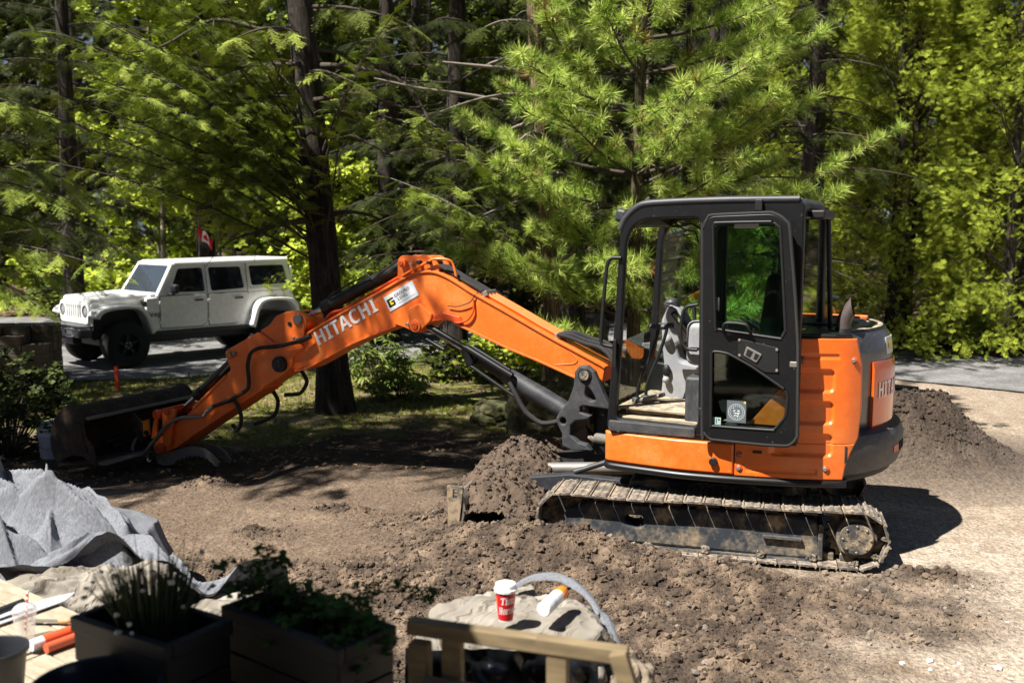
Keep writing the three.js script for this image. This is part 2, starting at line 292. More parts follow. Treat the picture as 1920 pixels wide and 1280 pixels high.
// ---- boom
{
  const top = [[1.18, 1.175], [1.24, 1.207], [1.589, 1.365], [1.811, 1.471], [2.108, 1.617], [2.397, 1.754], [2.52, 1.822], [2.66, 1.89], [2.79, 1.925], [2.934, 1.909], [3.098, 1.845], [3.403, 1.69], [3.836, 1.475], [4.129, 1.318], [4.33, 1.2]];
  const bot = [[4.4, 1.1], [4.4, 1.0], [4.285, 0.981], [4.149, 1.014], [3.94, 1.117], [3.606, 1.282], [3.16, 1.455], [3.06, 1.43], [2.98, 1.395], [2.9, 1.395], [2.85, 1.44], [2.77, 1.5], [2.665, 1.514], [2.559, 1.502], [2.296, 1.405], [2.038, 1.307], [1.81, 1.233], [1.412, 1.091], [1.285, 1.05], [1.2, 1.06]];
  const boom = mesh('boom', plate([...top, ...bot], -0.09, 0.15, 0.006), mOrange, ex);
  // flanges: top and bottom plates standing a little proud of the webs
  const band = (pts, t, up) => { const s = pts.map((p, i) => { const a = pts[Math.max(0, i - 1)], b = pts[Math.min(pts.length - 1, i + 1)], l = Math.hypot(b[0] - a[0], b[1] - a[1]); const nx = -(b[1] - a[1]) / l, ny = (b[0] - a[0]) / l; return [p[0] + nx * t * up, p[1] + ny * t * up]; }); return [...pts, ...s.reverse()]; };
  const st = spline(top, 60), sb = spline([[4.285, 0.981], [4.149, 1.014], [3.94, 1.117], [3.606, 1.282], [3.16, 1.455]], 24), sb2 = spline([[2.559, 1.502], [2.296, 1.405], [2.038, 1.307], [1.81, 1.233], [1.412, 1.091]], 24);
  mesh('top_plate', plate(band(st, 0.022, 1), -0.105, 0.165, 0.004), mOrange, boom);
  mesh('bottom_plate', plate(band(sb, 0.02, 1), -0.105, 0.165, 0.004), mOrange, boom);
  mesh('bottom_plate', plate(band(sb2, 0.02, 1), -0.105, 0.165, 0.004), mOrange, boom);
  // gusset box at the inner bend
  mesh('gusset', plate(roundPoly([[3.02, 1.6], [2.9, 1.655], [2.77, 1.56], [2.79, 1.5], [2.88, 1.42], [3.0, 1.44]], 0.02), -0.125, -0.06, 0.008), mOrange, boom);
  mesh('weld_bracket', plate([[2.74, 1.56], [2.66, 1.58], [2.5, 1.55], [2.47, 1.49], [2.62, 1.515], [2.78, 1.5]], -0.12, -0.07, 0.006), mOrangeDark, boom);
  const pk = roundPoly([[3.14, 1.86], [3.135, 2.035], [3.1, 2.072], [2.8, 2.07], [2.72, 1.985], [2.72, 1.9]], 0.035);
  mesh('peak_bracket', plate(pk, -0.085, -0.045, 0.005), mOrange, boom); mesh('peak_bracket', plate(pk, 0.105, 0.145, 0.005), mOrange, boom);
  for (const [x, y, r, m] of [[3.065, 2.005, 0.04, mOrange], [2.975, 2.005, 0.018, mChrome], [2.9, 2.015, 0.018, mTrim], [2.8, 2.015, 0.016, mTrim], [2.935, 1.455, 0.055, mOrange], [3.02, 1.465, 0.018, mChrome]]) mesh('pin', disc(x, y, -0.14, 0.2, r), m, boom);
  mesh('pin', disc(2.935, 1.455, -0.15, -0.135, 0.032), mOrangeDark, boom); mesh('pin', disc(3.065, 2.005, -0.15, -0.135, 0.022), mOrangeDark, boom);
  for (const dz of [-0.02, 0.045, 0.11]) mesh('hydraulic_tube', tube([[2.28, 1.745, dz], [2.05, 1.635, dz], [1.78, 1.5, dz], [1.62, 1.425, dz]], 0.018), mOrange, boom);
  for (const dz of [-0.03, 0.03, 0.09]) mesh('hydraulic_tube', tube([[3.12, 1.9, dz], [3.4, 1.755, dz], [3.75, 1.575, dz], [3.9, 1.53, dz], [3.98, 1.45, dz], [4.08, 1.375, dz]], 0.011), mOrangeDark, boom);
  mesh('tube_clamp', rbox(0.06, 0.05, 0.2, 2.29, 1.75, 0.04, 0.01, 0, -0.45), mSteel, boom); mesh('tube_clamp', rbox(0.05, 0.05, 0.2, 1.61, 1.42, 0.04, 0.01, 0, -0.45), mSteel, boom);
  mesh('guard_rail', tube([[3.08, 1.89, -0.1], [3.02, 1.92, -0.115], [2.85, 2.0, -0.12], [2.74, 2.045, -0.12], [2.62, 2.04, -0.1], [2.58, 2.0, -0.08], [2.55, 1.9, -0.08]], 0.011), mOrange, boom);
  for (const dz of [-0.03, 0.01, 0.05, 0.09]) mesh('hose', tube([[2.9, 1.98, dz], [2.72, 1.97, dz], [2.55, 1.885, dz], [2.4, 1.815, dz], [2.28, 1.752, dz]], 0.021, 7), mRubber, boom);
  for (const [dz, h] of [[-0.05, 0], [-0.01, 0.02], [0.04, 0], [0.08, 0.03], [0.12, 0]]) mesh('hose', tube([[1.61, 1.43, dz], [1.5, 1.41 + h, dz], [1.36, 1.37 + h, dz - 0.02], [1.22, 1.34 + h, dz - 0.03], [1.12, 1.27 + h, dz - 0.06], [1.06, 1.12, dz - 0.08], [1.05, 0.95, dz - 0.08]], 0.02, 7), mRubber, boom);
  mesh('cable', tube([[2.62, 1.64, -0.11], [2.52, 1.64, -0.115], [2.4, 1.68, -0.115], [2.35, 1.75, -0.1], [2.3, 1.79, -0.05]], 0.005, 5), mRubber, boom);
  mesh('hydraulic_tube', tube([[2.56, 1.5, -0.11], [2.5, 1.5, -0.115], [2.42, 1.53, -0.115], [2.37, 1.6, -0.112], [2.37, 1.7, -0.1]], 0.009, 6), mOrangeDark, boom);
  mesh('weld_step', tube([[1.62, 1.18, -0.088], [1.45, 1.2, -0.09], [1.42, 1.24, -0.09], [1.5, 1.3, -0.088]], 0.006, 5), mOrange, boom);
  // lettering along the boom, read from its left side: baseline runs from low x-end outwards
  const a = Math.atan2(1.655 - 1.305, -(3.33 - 3.985));
  const let_ = textGeo('HITACHI', 0.128, 0.003); let_.translate(-let_.boundingBox.min.x, 0, 0); const w = let_.boundingBox.max.x - let_.boundingBox.min.x; let_.scale(0.745 / w, 1.06, 1);
  const lm = mesh('lettering', let_, mWhite, boom); lm.position.set(3.995, 1.225, -0.0935); lm.rotation.set(0, Math.PI, 0); lm.rotateZ(a);
  // contractor's sticker
  const cv = document.createElement('canvas'); cv.width = 512; cv.height = 230; const x2 = cv.getContext('2d');
  x2.fillStyle = '#c9cdd3'; x2.fillRect(0, 0, 512, 230); x2.strokeStyle = '#8d9096'; x2.lineWidth = 6; x2.strokeRect(3, 3, 506, 224);
  x2.fillStyle = '#15171a'; x2.fillRect(26, 60, 40, 120); x2.fillRect(26, 60, 110, 28); x2.fillRect(26, 152, 110, 28); x2.fillRect(84, 104, 56, 24); x2.fillRect(112, 104, 28, 60);
  x2.fillStyle = '#e0c020'; x2.fillRect(62, 88, 22, 64); x2.fillRect(62, 128, 50, 24); x2.fillRect(70, 40, 46, 14);
  x2.fillStyle = '#24282e'; x2.font = 'bold 62px sans-serif'; x2.fillText('GROUND', 160, 92, 330); x2.fillText('LEVEL', 190, 152, 270); x2.fillStyle = '#8a8e95'; for (let i = 0; i < 14; i++) x2.fillRect(186 + i * 20, 176, 12, 16);
  const st_ = new THREE.CanvasTexture(cv); st_.colorSpace = THREE.SRGBColorSpace;
  const sk = mesh('sticker', new THREE.PlaneGeometry(0.345, 0.15), MAT({ map: st_, roughness: 0.35 }), boom); sk.position.set(3.1, 1.71, -0.0945); sk.rotation.set(0, Math.PI, 0); sk.rotateZ(a);
}
// ---- hydraulic cylinders
{
  const c = mesh('arm_cylinder', rod([3.1, 2.0, 0.03], [4.0, 1.575, 0.03], 0.06, 20), mTrim, ex);
  mesh('piston_rod', rod([4.0, 1.575, 0.03], [4.22, 1.475, 0.03], 0.03), mChrome, c);
  mesh('gland', rod([3.93, 1.608, 0.03], [4.02, 1.566, 0.03], 0.068, 20), mBlack, c); mesh('rod_eye', disc(4.21, 1.475, -0.03, 0.09, 0.055), mBlack, c);
  mesh('hydraulic_tube', tube([[3.15, 2.03, -0.05], [3.3, 1.93, -0.065], [3.42, 1.85, -0.06], [3.5, 1.88, -0.05], [3.85, 1.72, -0.05], [3.93, 1.66, -0.03]], 0.009, 6), mTrim, c);
  const b = mesh('boom_cylinder', rod([1.56, 0.775, 0.03], [2.12, 1.05, 0.03], 0.078, 22), mGrey, ex);
  mesh('barrel', rod([2.1, 1.04, 0.03], [2.42, 1.2, 0.03], 0.062, 20), mBlack, b);
  mesh('gland', rod([2.38, 1.18, 0.03], [2.46, 1.22, 0.03], 0.085, 20), mBlack, b);
  mesh('piston_rod', rod([2.46, 1.22, 0.03], [2.94, 1.455, 0.03], 0.034), mChrome, b);
  mesh('guard_plate', rod([2.44, 1.265, -0.07], [2.86, 1.465, -0.07], 0.026, 8), mBlack, b); mesh('guard_plate', rod([2.02, 1.06, -0.07], [2.46, 1.28, -0.07], 0.03, 8), mBlack, b);
  mesh('guard_bar', rod([2.68, 1.25, -0.07], [2.88, 1.345, -0.07], 0.02, 8), mBlack, b); mesh('guard_bar', rod([2.0, 0.885, -0.07], [2.46, 1.145, -0.07], 0.018, 8), mBlack, b); mesh('guard_clip', rbox(0.07, 0.17, 0.12, 2.45, 1.2, -0.03, 0.02, 0, -0.42), mBlack, b);
  mesh('hydraulic_tube', rod([2.05, 1.1, -0.05], [2.4, 1.28, -0.05], 0.022, 10), mBlack, b);
  mesh('hose', tube([[2.05, 1.0, -0.06], [1.98, 0.9, -0.08], [1.88, 0.76, -0.09], [1.74, 0.68, -0.09], [1.6, 0.7, -0.08], [1.53, 0.75, -0.08]], 0.022, 8), mRubber, b);
  const k = mesh('bucket_cylinder', rod([5.02, 1.085, 0.03], [5.6, 0.625, 0.03], 0.048, 20), mBlack, ex);
  mesh('gland', rod([5.53, 0.68, 0.03], [5.62, 0.61, 0.03], 0.056, 20), mTrim, k); mesh('piston_rod', rod([5.6, 0.625, 0.03], [5.8, 0.47, 0.03], 0.027), mChrome, k);
  mesh('hydraulic_tube', rod([5.05, 1.03, -0.03], [5.25, 0.86, -0.03], 0.012, 8), mSteel, k);
}
// ---- arm
{
  const P = [[6.037, 0.01], [6.092, 0.072], [6.03, 0.145], [5.894, 0.257], [5.783, 0.339], [5.631, 0.435], [5.529, 0.518], [5.064, 0.9], [5.075, 1.019], [5.1, 1.103], [5.06, 1.14], [4.814, 1.262], [4.56, 1.395], [4.48, 1.478], [4.354, 1.53], [4.236, 1.535], [4.163, 1.507], [4.128, 1.456], [4.136, 1.395], [4.19, 1.32], [4.2, 1.25], [4.165, 1.19], [4.28, 1.12], [4.3, 1.03], [4.37, 0.955], [4.617, 0.805], [4.768, 0.725], [5.071, 0.54], [5.518, 0.275], [5.85, 0.06]];
  const arm = mesh('arm', plate(spline(P, 150, true, 0.35).slice(0, -1), -0.115, 0.175, 0.008), mOrange, ex);
  const edge = (pts, off) => mesh('edge_plate', plate([...pts, ...pts.slice().reverse().map((p) => [p[0] + off[0], p[1] + off[1]])], -0.128, 0.188, 0.004), mOrange, arm);
  edge([[5.53, 0.505], [5.3, 0.695], [5.085, 0.87]], [0.014, 0.017]); edge([[4.65, 0.795], [5.07, 0.545], [5.5, 0.29], [5.8, 0.1]], [-0.012, -0.018]);
  for (const [x, y, r, m, z] of [[4.205, 1.465, 0.05, mSteel, -0.15], [4.3, 1.42, 0.022, mTrim, -0.14], [4.425, 1.03, 0.075, mTrim, -0.165], [4.425, 1.03, 0.045, mBlack, -0.175], [5.03, 1.08, 0.034, mBronze, -0.15], [4.975, 1.1, 0.022, mSteel, -0.145], [5.96, 0.085, 0.052, mOrangeDark, -0.155], [5.96, 0.085, 0.026, mBronze, -0.165], [4.26, 1.29, 0.014, mSteel, -0.135], [4.23, 1.285, 0.012, mSteel, -0.135]]) mesh('pin', disc(x, y, z, 0.215, r), m, arm);
  mesh('ear_plate', plate(roundPoly([[4.15, 1.25], [4.135, 1.44], [4.2, 1.52], [4.29, 1.46], [4.32, 1.32], [4.24, 1.25]], 0.05), -0.128, -0.112, 0.003), mOrange, arm);
  mesh('weld_bracket', rod([4.5, 1.24, -0.125], [4.66, 1.33, -0.125], 0.006, 6), mOrangeDark, arm); mesh('weld_bracket', rbox(0.02, 0.02, 0.03, 4.66, 1.33, -0.125, 0.004), mTrim, arm);
  mesh('hose', tube([[4.06, 1.31, -0.15], [4.1, 1.285, -0.16], [4.2, 1.255, -0.17], [4.42, 1.205, -0.17], [4.64, 1.175, -0.17], [4.74, 1.12, -0.17], [4.78, 1.0, -0.17], [4.775, 0.85, -0.165], [4.8, 0.765, -0.165], [4.97, 0.67, -0.165], [5.11, 0.61, -0.165], [5.22, 0.57, -0.165]], 0.019, 8, 90), mRubber, arm);
  mesh('hose_sleeve', rod([4.05, 1.315, -0.15], [4.17, 1.265, -0.165], 0.026, 10), mTrim, arm); mesh('hose_fitting', rod([4.17, 1.262, -0.167], [4.3, 1.232, -0.17], 0.017, 10), mSteel, arm);
  mesh('hose_fitting', rod([5.22, 0.57, -0.165], [5.32, 0.5, -0.165], 0.024, 8), mSteel, arm); mesh('hose_fitting', rod([5.32, 0.5, -0.165], [5.36, 0.455, -0.17], 0.016, 8), mChrome, arm); mesh('hose_fitting', rod([5.35, 0.46, -0.17], [5.52, 0.435, -0.18], 0.016, 8), mSteel, arm);
  mesh('hose', tube([[5.52, 0.435, -0.18], [5.62, 0.428, -0.19], [5.8, 0.345, -0.2], [5.99, 0.16, -0.2], [6.11, 0.04, -0.2], [6.22, -0.02, -0.19], [6.32, 0.04, -0.17], [6.31, 0.14, -0.12], [6.2, 0.23, -0.06]], 0.019, 8, 80), mSteel, arm);
  mesh('hose', tube([[5.1, 0.62, -0.14], [4.96, 0.64, -0.16], [4.9, 0.52, -0.15], [4.93, 0.4, -0.12], [5.03, 0.33, -0.06], [5.13, 0.36, 0]], 0.02, 8, 50), mRubber, arm); mesh('hose', tube([[4.45, 0.95, 0.2], [4.38, 0.82, 0.22], [4.45, 0.7, 0.2], [4.6, 0.68, 0.15]], 0.02, 8, 40), mRubber, arm); mesh('hose', tube([[4.82, 0.75, 0.2], [4.74, 0.6, 0.22], [4.78, 0.45, 0.2], [4.95, 0.36, 0.1]], 0.02, 8, 40), mRubber, arm);
}
// ---- linkage, coupler, thumb, bucket
{
  const lk = mesh('bucket_link', plate(roundPoly([[5.8, 0.5], [5.72, 0.5], [5.78, 0.3], [5.82, 0.1], [5.9, 0.12], [5.9, 0.3], [5.9, 0.45]], 0.03), -0.17, -0.13, 0.005), mOrange, ex);
  mesh('link_plate', plate(roundPoly([[5.8, 0.5], [5.72, 0.5], [5.78, 0.3], [5.82, 0.1], [5.9, 0.12], [5.9, 0.45]], 0.03), 0.19, 0.23, 0.005), mOrange, lk);
  mesh('pin', disc(5.82, 0.475, -0.2, 0.26, 0.036), mOrangeDark, lk); mesh('pin', disc(5.95, 0.43, -0.2, 0.26, 0.05), mOrangeDark, lk); mesh('link_bar', plate(roundPoly([[5.78, 0.52], [5.84, 0.42], [5.98, 0.38], [6.01, 0.45], [5.93, 0.49]], 0.03), -0.1, 0.16, 0.006), mOrangeDark, lk);
  const cp = mesh('quick_coupler', plate(roundPoly([[5.97, 0.42], [6.1, 0.33], [6.2, 0.3], [6.24, 0.18], [6.2, 0.08], [6.05, 0.02], [5.92, 0.04], [5.94, 0.25]], 0.03), -0.1, 0.16, 0.008), mTrim, ex);
  mesh('side_plate', plate(roundPoly([[6.05, 0.36], [6.0, 0.36], [6.02, 0.18], [6.1, 0.16]], 0.01), -0.13, -0.105, 0.003), mOrange, cp); mesh('side_plate', plate(roundPoly([[6.22, 0.33], [6.13, 0.36], [6.12, 0.2], [6.2, 0.17]], 0.01), -0.13, -0.105, 0.003), MAT({ map: paintTex([226, 130, 20], DUST, 0.3, 33), roughness: 0.5 }), cp); mesh('pin', disc(6.15, 0.22, -0.15, 0.2, 0.026), mTrim, cp);
  const tk = [[6.12, 0.003], [5.88, 0.037], [5.7, 0.1], [5.565, 0.117], [5.441, 0.1], [5.34, 0.045], [5.272, -0.02], [5.285, -0.068]], teeth = [];
  for (let i = 0; i < 9; i++) { const t = i / 8, x = lerp(5.33, 5.78, t), y = -0.06 + 0.066 * Math.sin(Math.PI * Math.pow(t, 0.8)) ; teeth.push([x, y], [x + 0.022, y - 0.0 + 0.026]); }
  const th = mesh('thumb', plate([...tk, ...teeth, [5.86, -0.1], [6.0, -0.128], [6.085, -0.112]], -0.07, -0.045, 0.003, [[...Array(10)].map((_, i) => [5.99 + 0.014 * Math.cos(i * 0.628), -0.06 + 0.014 * Math.sin(i * 0.628)])]), mSteel, ex);
  mesh('tine', plate([...tk, ...teeth, [5.86, -0.1], [6.0, -0.128], [6.085, -0.112]], 0.105, 0.13, 0.003), mSteel, th); mesh('cross_plate', rbox(0.03, 0.05, 0.18, 5.68, 0.06, 0.03, 0.006, 0, 0.3), mSteel, th); mesh('shackle', tube([[6.13, -0.08, -0.09], [6.18, -0.1, -0.09], [6.2, -0.05, -0.09], [6.15, -0.02, -0.09]], 0.016, 8), mChrome, th); mesh('tine_tip', plate([[5.42, 0.08], [5.25, 0.07], [5.2, 0.055], [5.25, 0.03], [5.4, 0.04]], 0.2, 0.22, 0.003), mSteel, th);
  // ditching bucket: profile swept across its width, mouth towards the machine
  const prof = spline([[6.345, 0.45], [6.42, 0.535], [6.521, 0.562], [6.62, 0.52], [6.73, 0.42], [6.79, 0.28], [6.8, 0.14], [6.76, 0.02], [6.6, -0.03], [6.4, 0.0], [6.22, 0.02]], 40);
  const Z0 = -0.72, Z1 = 0.76, sh = [...prof, ...prof.slice().reverse().map((p) => { const cx = 6.5, cy = 0.25, l = Math.hypot(p[0] - cx, p[1] - cy); return [p[0] + (cx - p[0]) / l * 0.02, p[1] + (cy - p[1]) / l * 0.02]; })];
  const bk = mesh('ditching_bucket', plate(sh, Z0, Z1, 0.003), mRust, ex);
  const side = [...spline([[6.345, 0.45], [6.42, 0.55], [6.521, 0.58], [6.63, 0.535], [6.75, 0.43], [6.815, 0.28], [6.825, 0.14], [6.78, 0.0]], 24), [6.73, -0.02], [6.56, 0.06], [6.394, 0.075], [6.205, 0.0], [6.256, 0.186], [6.345, 0.264], [6.365, 0.36]];
  mesh('end_plate', plate(side, Z0 - 0.028, Z0, 0.005), mRust, bk); mesh('end_plate', plate(side, Z1, Z1 + 0.028, 0.005), mRust, bk); mesh('wear_pad', plate(roundPoly([[6.46, 0.42], [6.38, 0.4], [6.36, 0.22], [6.3, 0.12], [6.42, 0.1], [6.5, 0.25]], 0.03), Z0 - 0.045, Z0 - 0.026, 0.004), mRust, bk);
  mesh('lip', rbox(0.05, 0.03, Z1 - Z0, 6.335, 0.45, (Z0 + Z1) / 2, 0.008), mSteel, bk); mesh('cutting_edge', rbox(0.16, 0.025, Z1 - Z0, 6.2, 0.012, (Z0 + Z1) / 2, 0.006), mSteel, bk);
  mesh('hanger', plate(roundPoly([[6.2, 0.32], [6.4, 0.46], [6.36, 0.28], [6.22, 0.06]], 0.02), -0.14, -0.11, 0.004), mRust, bk); mesh('hanger', plate(roundPoly([[6.2, 0.32], [6.4, 0.46], [6.36, 0.28], [6.22, 0.06]], 0.02), 0.17, 0.2, 0.004), mRust, bk);
  for (let i = 0; i < 3; i++) mesh('rib', rbox(0.04, 0.05, 0.42, 6.42 + i * 0.12, 0.03 + i * 0.03, 0, 0.01), mRust, bk);
}
// ---- swing bracket
{
  const P = [[1.40, 1.15], [1.36, 1.2], [1.29, 1.205], [1.23, 1.16], [1.15, 0.99], [1.1, 0.9], [1.1, 0.86], [1.32, 0.875], [1.35, 0.86], [1.35, 0.82], [1.26, 0.795], [1.28, 0.765], [1.392, 0.743], [1.434, 0.7], [1.433, 0.623], [1.367, 0.571], [1.29, 0.555], [1.255, 0.509], [1.413, 0.492], [1.505, 0.525], [1.51, 0.626], [1.55, 0.704], [1.56, 0.757], [1.534, 0.804], [1.454, 0.908], [1.41, 1.03]];
  const hole = [...Array(16)].map((_, i) => [1.5 + 0.028 * Math.cos(i * 0.3927), 0.735 + 0.028 * Math.sin(i * 0.3927)]);
  const win = roundPoly([[1.3, 1.05], [1.25, 1.0], [1.21, 0.93], [1.26, 0.915], [1.31, 0.96]], 0.03);
  const b = mesh('swing_bracket', plate(P, -0.2, -0.13, 0.012, [hole, win]), mFrameGrey, ex);
  mesh('bracket_cheek', plate(P, 0.19, 0.26, 0.012, [hole, win]), mFrameGrey, b); mesh('bracket_web', plate([[1.45, 0.9], [1.54, 0.75], [1.49, 0.53], [1.38, 0.5], [1.44, 0.62], [1.4, 0.8]], -0.13, 0.19, 0.01), mFrameGrey, b);
  mesh('pin', disc(1.31, 1.125, -0.225, 0.28, 0.042), mMud, b); mesh('pin', disc(1.31, 1.125, -0.21, -0.195, 0.06), mTrim, b); mesh('swing_post', new THREE.CylinderGeometry(0.09, 0.09, 0.5, 20).translate(1.22, 0.7, 0.03), mTrim, b); mesh('swing_cylinder', rod([1.2, 0.62, -0.2], [0.75, 0.66, -0.45], 0.04), mSteel, b);
  mesh('hose', tube([[1.3, 0.6, -0.1], [1.24, 0.585, -0.14], [1.15, 0.6, -0.18], [1.0, 0.68, -0.2]], 0.022), mMud, b);
}
// ---- house: body panels follow the machine's plan curve
const PLAN = [[0.9, -0.86], [0.875, -0.9], [0.82, -0.925], [0.6, -0.957], [0.32, -0.985], [0.1, -0.975], [-0.08, -0.955], [-0.28, -0.92], [-0.54, -0.86], [-0.7, -0.805], [-0.8, -0.755], [-0.9, -0.66]];
function planZ(x) { for (let i = 1; i < PLAN.length; i++) if (x >= PLAN[i][0]) { const a = PLAN[i - 1], b = PLAN[i]; return lerp(b[1], a[1], (x - b[0]) / (a[0] - b[0])); } return PLAN.at(-1)[1]; }
const PL = spline(PLAN.map((p) => [p[0], 0, p[1]]), 240); const planZs = (x) => { for (let i = 1; i < PL.length; i++) if (x >= PL[i][0]) { const a = PL[i - 1], b = PL[i]; return lerp(b[2], a[2], (x - b[0]) / (a[0] - b[0])); } return PL.at(-1)[2]; };
function sidePanel(nu, nv, xl, xr, y0, y1, relief, off = 0) { // outer skin with returned edges
  return grid(nu + 2, nv + 2, (u, v) => {
    const U = clamp((u * (nu + 2) - 1) / nu), W = clamp((v * (nv + 2) - 1) / nv), y = lerp(y0, y1, W), x = lerp(xl(y), xr(y), U), edge = u === 0 || u === 1 || v === 0 || v === 1;
    return [x, y, planZs(x) + off + (edge ? 0.03 : -(relief ? relief(x, y) : 0))];
  }, 1, 1, true);
}
function metricUV(g) { const p = g.attributes.position, t = new Float32Array(p.count * 2); for (let i = 0; i < p.count; i++) { t[i * 2] = p.getX(i); t[i * 2 + 1] = p.getY(i); } g.setAttribute('uv', new THREE.BufferAttribute(t, 2)); return g; }
function sector(prof, a0, a1, n = 48, m) { // closed profile (r, y) swept about the swing axis, with end caps
  const P = [], I = [], k = prof.length, T = [];
  for (let i = 0; i <= n; i++) { const a = THREE.MathUtils.degToRad(lerp(a0, a1, i / n)); for (const [r, y] of prof) { P.push(r * Math.sin(a), y, r * Math.cos(a)); T.push(a * r, y); } }
  for (let i = 0; i < n; i++) for (let j = 0; j < k; j++) { const a = i * k + j, b = i * k + (j + 1) % k, c = a + k, d = b + k; I.push(a, c, b, b, c, d); }
  const tri = THREE.ShapeUtils.triangulateShape(prof.map((p) => new THREE.Vector2(...p)), []);
  for (const t of tri) { I.push(t[0], t[1], t[2]); I.push(n * k + t[0], n * k + t[2], n * k + t[1]); }
  const g = new THREE.BufferGeometry(); g.setAttribute('position', new THREE.Float32BufferAttribute(P, 3)); g.setAttribute('uv', new THREE.Float32BufferAttribute(T, 2)); g.setIndex(I); return toCreasedNormals(g, 0.5);
}
{
  const groove = (x, y, x0, x1, yc, h) => (smooth(x0 - 0.02, x0, x) * smooth(x1 + 0.02, x1, x) * smooth(h + 0.008, h - 0.006, Math.abs(y - yc)));
  const rr = (x, y, x1, yc, h) => { const dx = Math.max(0, -(x - x1) + 0.03 - 0.0), q = Math.max(0, Math.abs(y - yc) - (h - 0.03)); const d = Math.hypot(Math.max(0, (x1 + 0.03) - x), q) - 0.03; return smooth(0.011, -0.011, d); };
  const sk = mesh('skirt_panel', metricUV(sidePanel(60, 14, () => 0.88, () => -0.072, 0.62, 0.838)), mOrange, ex);
  mesh('filler_cap', disc(0.06, 0.705, -1.0, -0.96, 0.028), mTrim, sk);
  const xr = (y) => { const P = [[0.6, -0.77], [0.7, -0.785], [0.8, -0.815], [0.9, -0.855], [1.1, -0.868], [1.4, -0.862], [1.58, -0.828]]; for (let i = 1; i < P.length; i++) if (y <= P[i][0]) return lerp(P[i - 1][1], P[i][1], (y - P[i - 1][0]) / (P[i][0] - P[i - 1][0])); return -0.82; };
  const relief = (x, y) => -0.02 * Math.max(...[1.29, 1.072, 0.85].map((c) => rr(x, y, -0.7, c, 0.072) * smooth(-0.3, -0.34, x))) - 0.008 * groove(x, y, -0.72, -0.5, 1.455, 0.012) - 0.006 * groove(x, y, -0.6, -0.16, 0.668, 0.016);
  const low = sidePanel(110, 30, () => -0.082, xr, 0.615, 0.86, relief), up = sidePanel(70, 100, () => -0.44, xr, 0.86, 1.575, relief);
  const sp = mesh('engine_cover', merge([metricUV(low), metricUV(up)]), mOrange, ex);
  for (const [x, y] of [[-0.815, 1.43], [-0.665, 0.69], [-0.5, 1.43], [-0.11, 0.765], [-0.11, 0.67]]) { const z = planZs(x); mesh('bolt', disc(x, y, z - 0.012, z + 0.01, 0.016, 12), mSteel, sp); mesh('washer', disc(x, y, z - 0.004, z + 0.01, 0.026, 16), mOrangeDark, sp); }
  { const b = mesh('badge', new THREE.BoxGeometry(0.06, 0.018, 0.004), mTrim, sp); b.position.set(-0.23, 0.79, planZs(-0.23) - 0.003); b.rotation.y = 0.18; }
  // lower bumper strip
  const strip = grid(120, 8, (u, v) => { const x = lerp(0.89, -0.8, u), a = v * Math.PI, z = planZs(x); return [x, 0.585 + 0.032 * Math.cos(a), z + 0.03 - 0.045 * Math.sin(a)]; }, 4, 1, true);
  mesh('lower_bumper', strip, mBlack, ex);
  // turntable deck under everything
  const deckPlan = [...PL.filter((p, i) => i % 6 === 0 && p[0] > -0.8).map((p) => [p[0], p[2] + 0.03])]; for (let a = 225; a <= 315; a += 6) deckPlan.push([Math.sin(a * Math.PI / 180) * 1.02, Math.cos(a * Math.PI / 180) * 1.02]); deckPlan.push([-0.5, 0.88], [0.3, 0.92], [0.85, 0.86], [0.95, 0.5], [1.08, 0.2], [1.08, -0.15], [0.95, -0.5]);
  const dk = plate(deckPlan, 0, 0.05, 0.004); dk.rotateX(Math.PI / 2); dk.translate(0, 0.63, 0); mesh('turntable_deck', dk, mTrim, ex);
  mesh('right_side_cover', (() => { const g = plate(roundPoly([[0.75, 0.64], [0.75, 1.1], [0.5, 1.2], [-0.4, 1.5], [-0.75, 1.5], [-0.75, 0.64]], 0.08), 0.3, 0.88, 0.03); return g; })(), mOrange, ex);
  // engine hood top
  const hood = [[-0.46, -0.84], [-0.7, -0.79], [-0.8, -0.73]]; for (let a = 228; a <= 312; a += 6) hood.push([Math.sin(a * Math.PI / 180) * 0.95, Math.cos(a * Math.PI / 180) * 0.95]); hood.push([-0.6, 0.8], [-0.46, 0.8]);
  const hg = plate(hood, 0, 0.06, 0.012); hg.rotateX(Math.PI / 2); hg.translate(0, 1.605, 0); const hd = mesh('hood', hg, mBlack, ex);
  mesh('hood_edge', rbox(0.3, 0.03, 0.05, -0.62, 1.612, 0.6, 0.01), mOrange, hd); mesh('hood_edge', rbox(0.24, 0.025, 0.05, -0.6, 1.615, 0.5, 0.01), mOrange, hd);
  mesh('vent_panel', rbox(0.2, 0.02, 0.5, -0.58, 1.61, 0.05, 0.005), mTrim, hd); mesh('dust_cap', (() => { const s = []; for (let a = 236; a <= 304; a += 4) s.push([Math.sin(a * Math.PI / 180) * 0.93, Math.cos(a * Math.PI / 180) * 0.93]); for (let a = 304; a >= 236; a -= 8) s.push([Math.sin(a * Math.PI / 180) * 0.76, Math.cos(a * Math.PI / 180) * 0.76]); const g = plate(s, 0, 0.012, 0.004); g.rotateX(Math.PI / 2); g.translate(0, 1.612, 0); return g; })(), mDustFloor, hd);
  const inner = sector([[0.45, 0.64], [0.93, 0.64], [0.93, 1.56], [0.45, 1.56]], 232, 308, 24); mesh('engine_bay', inner, mTrim, ex);
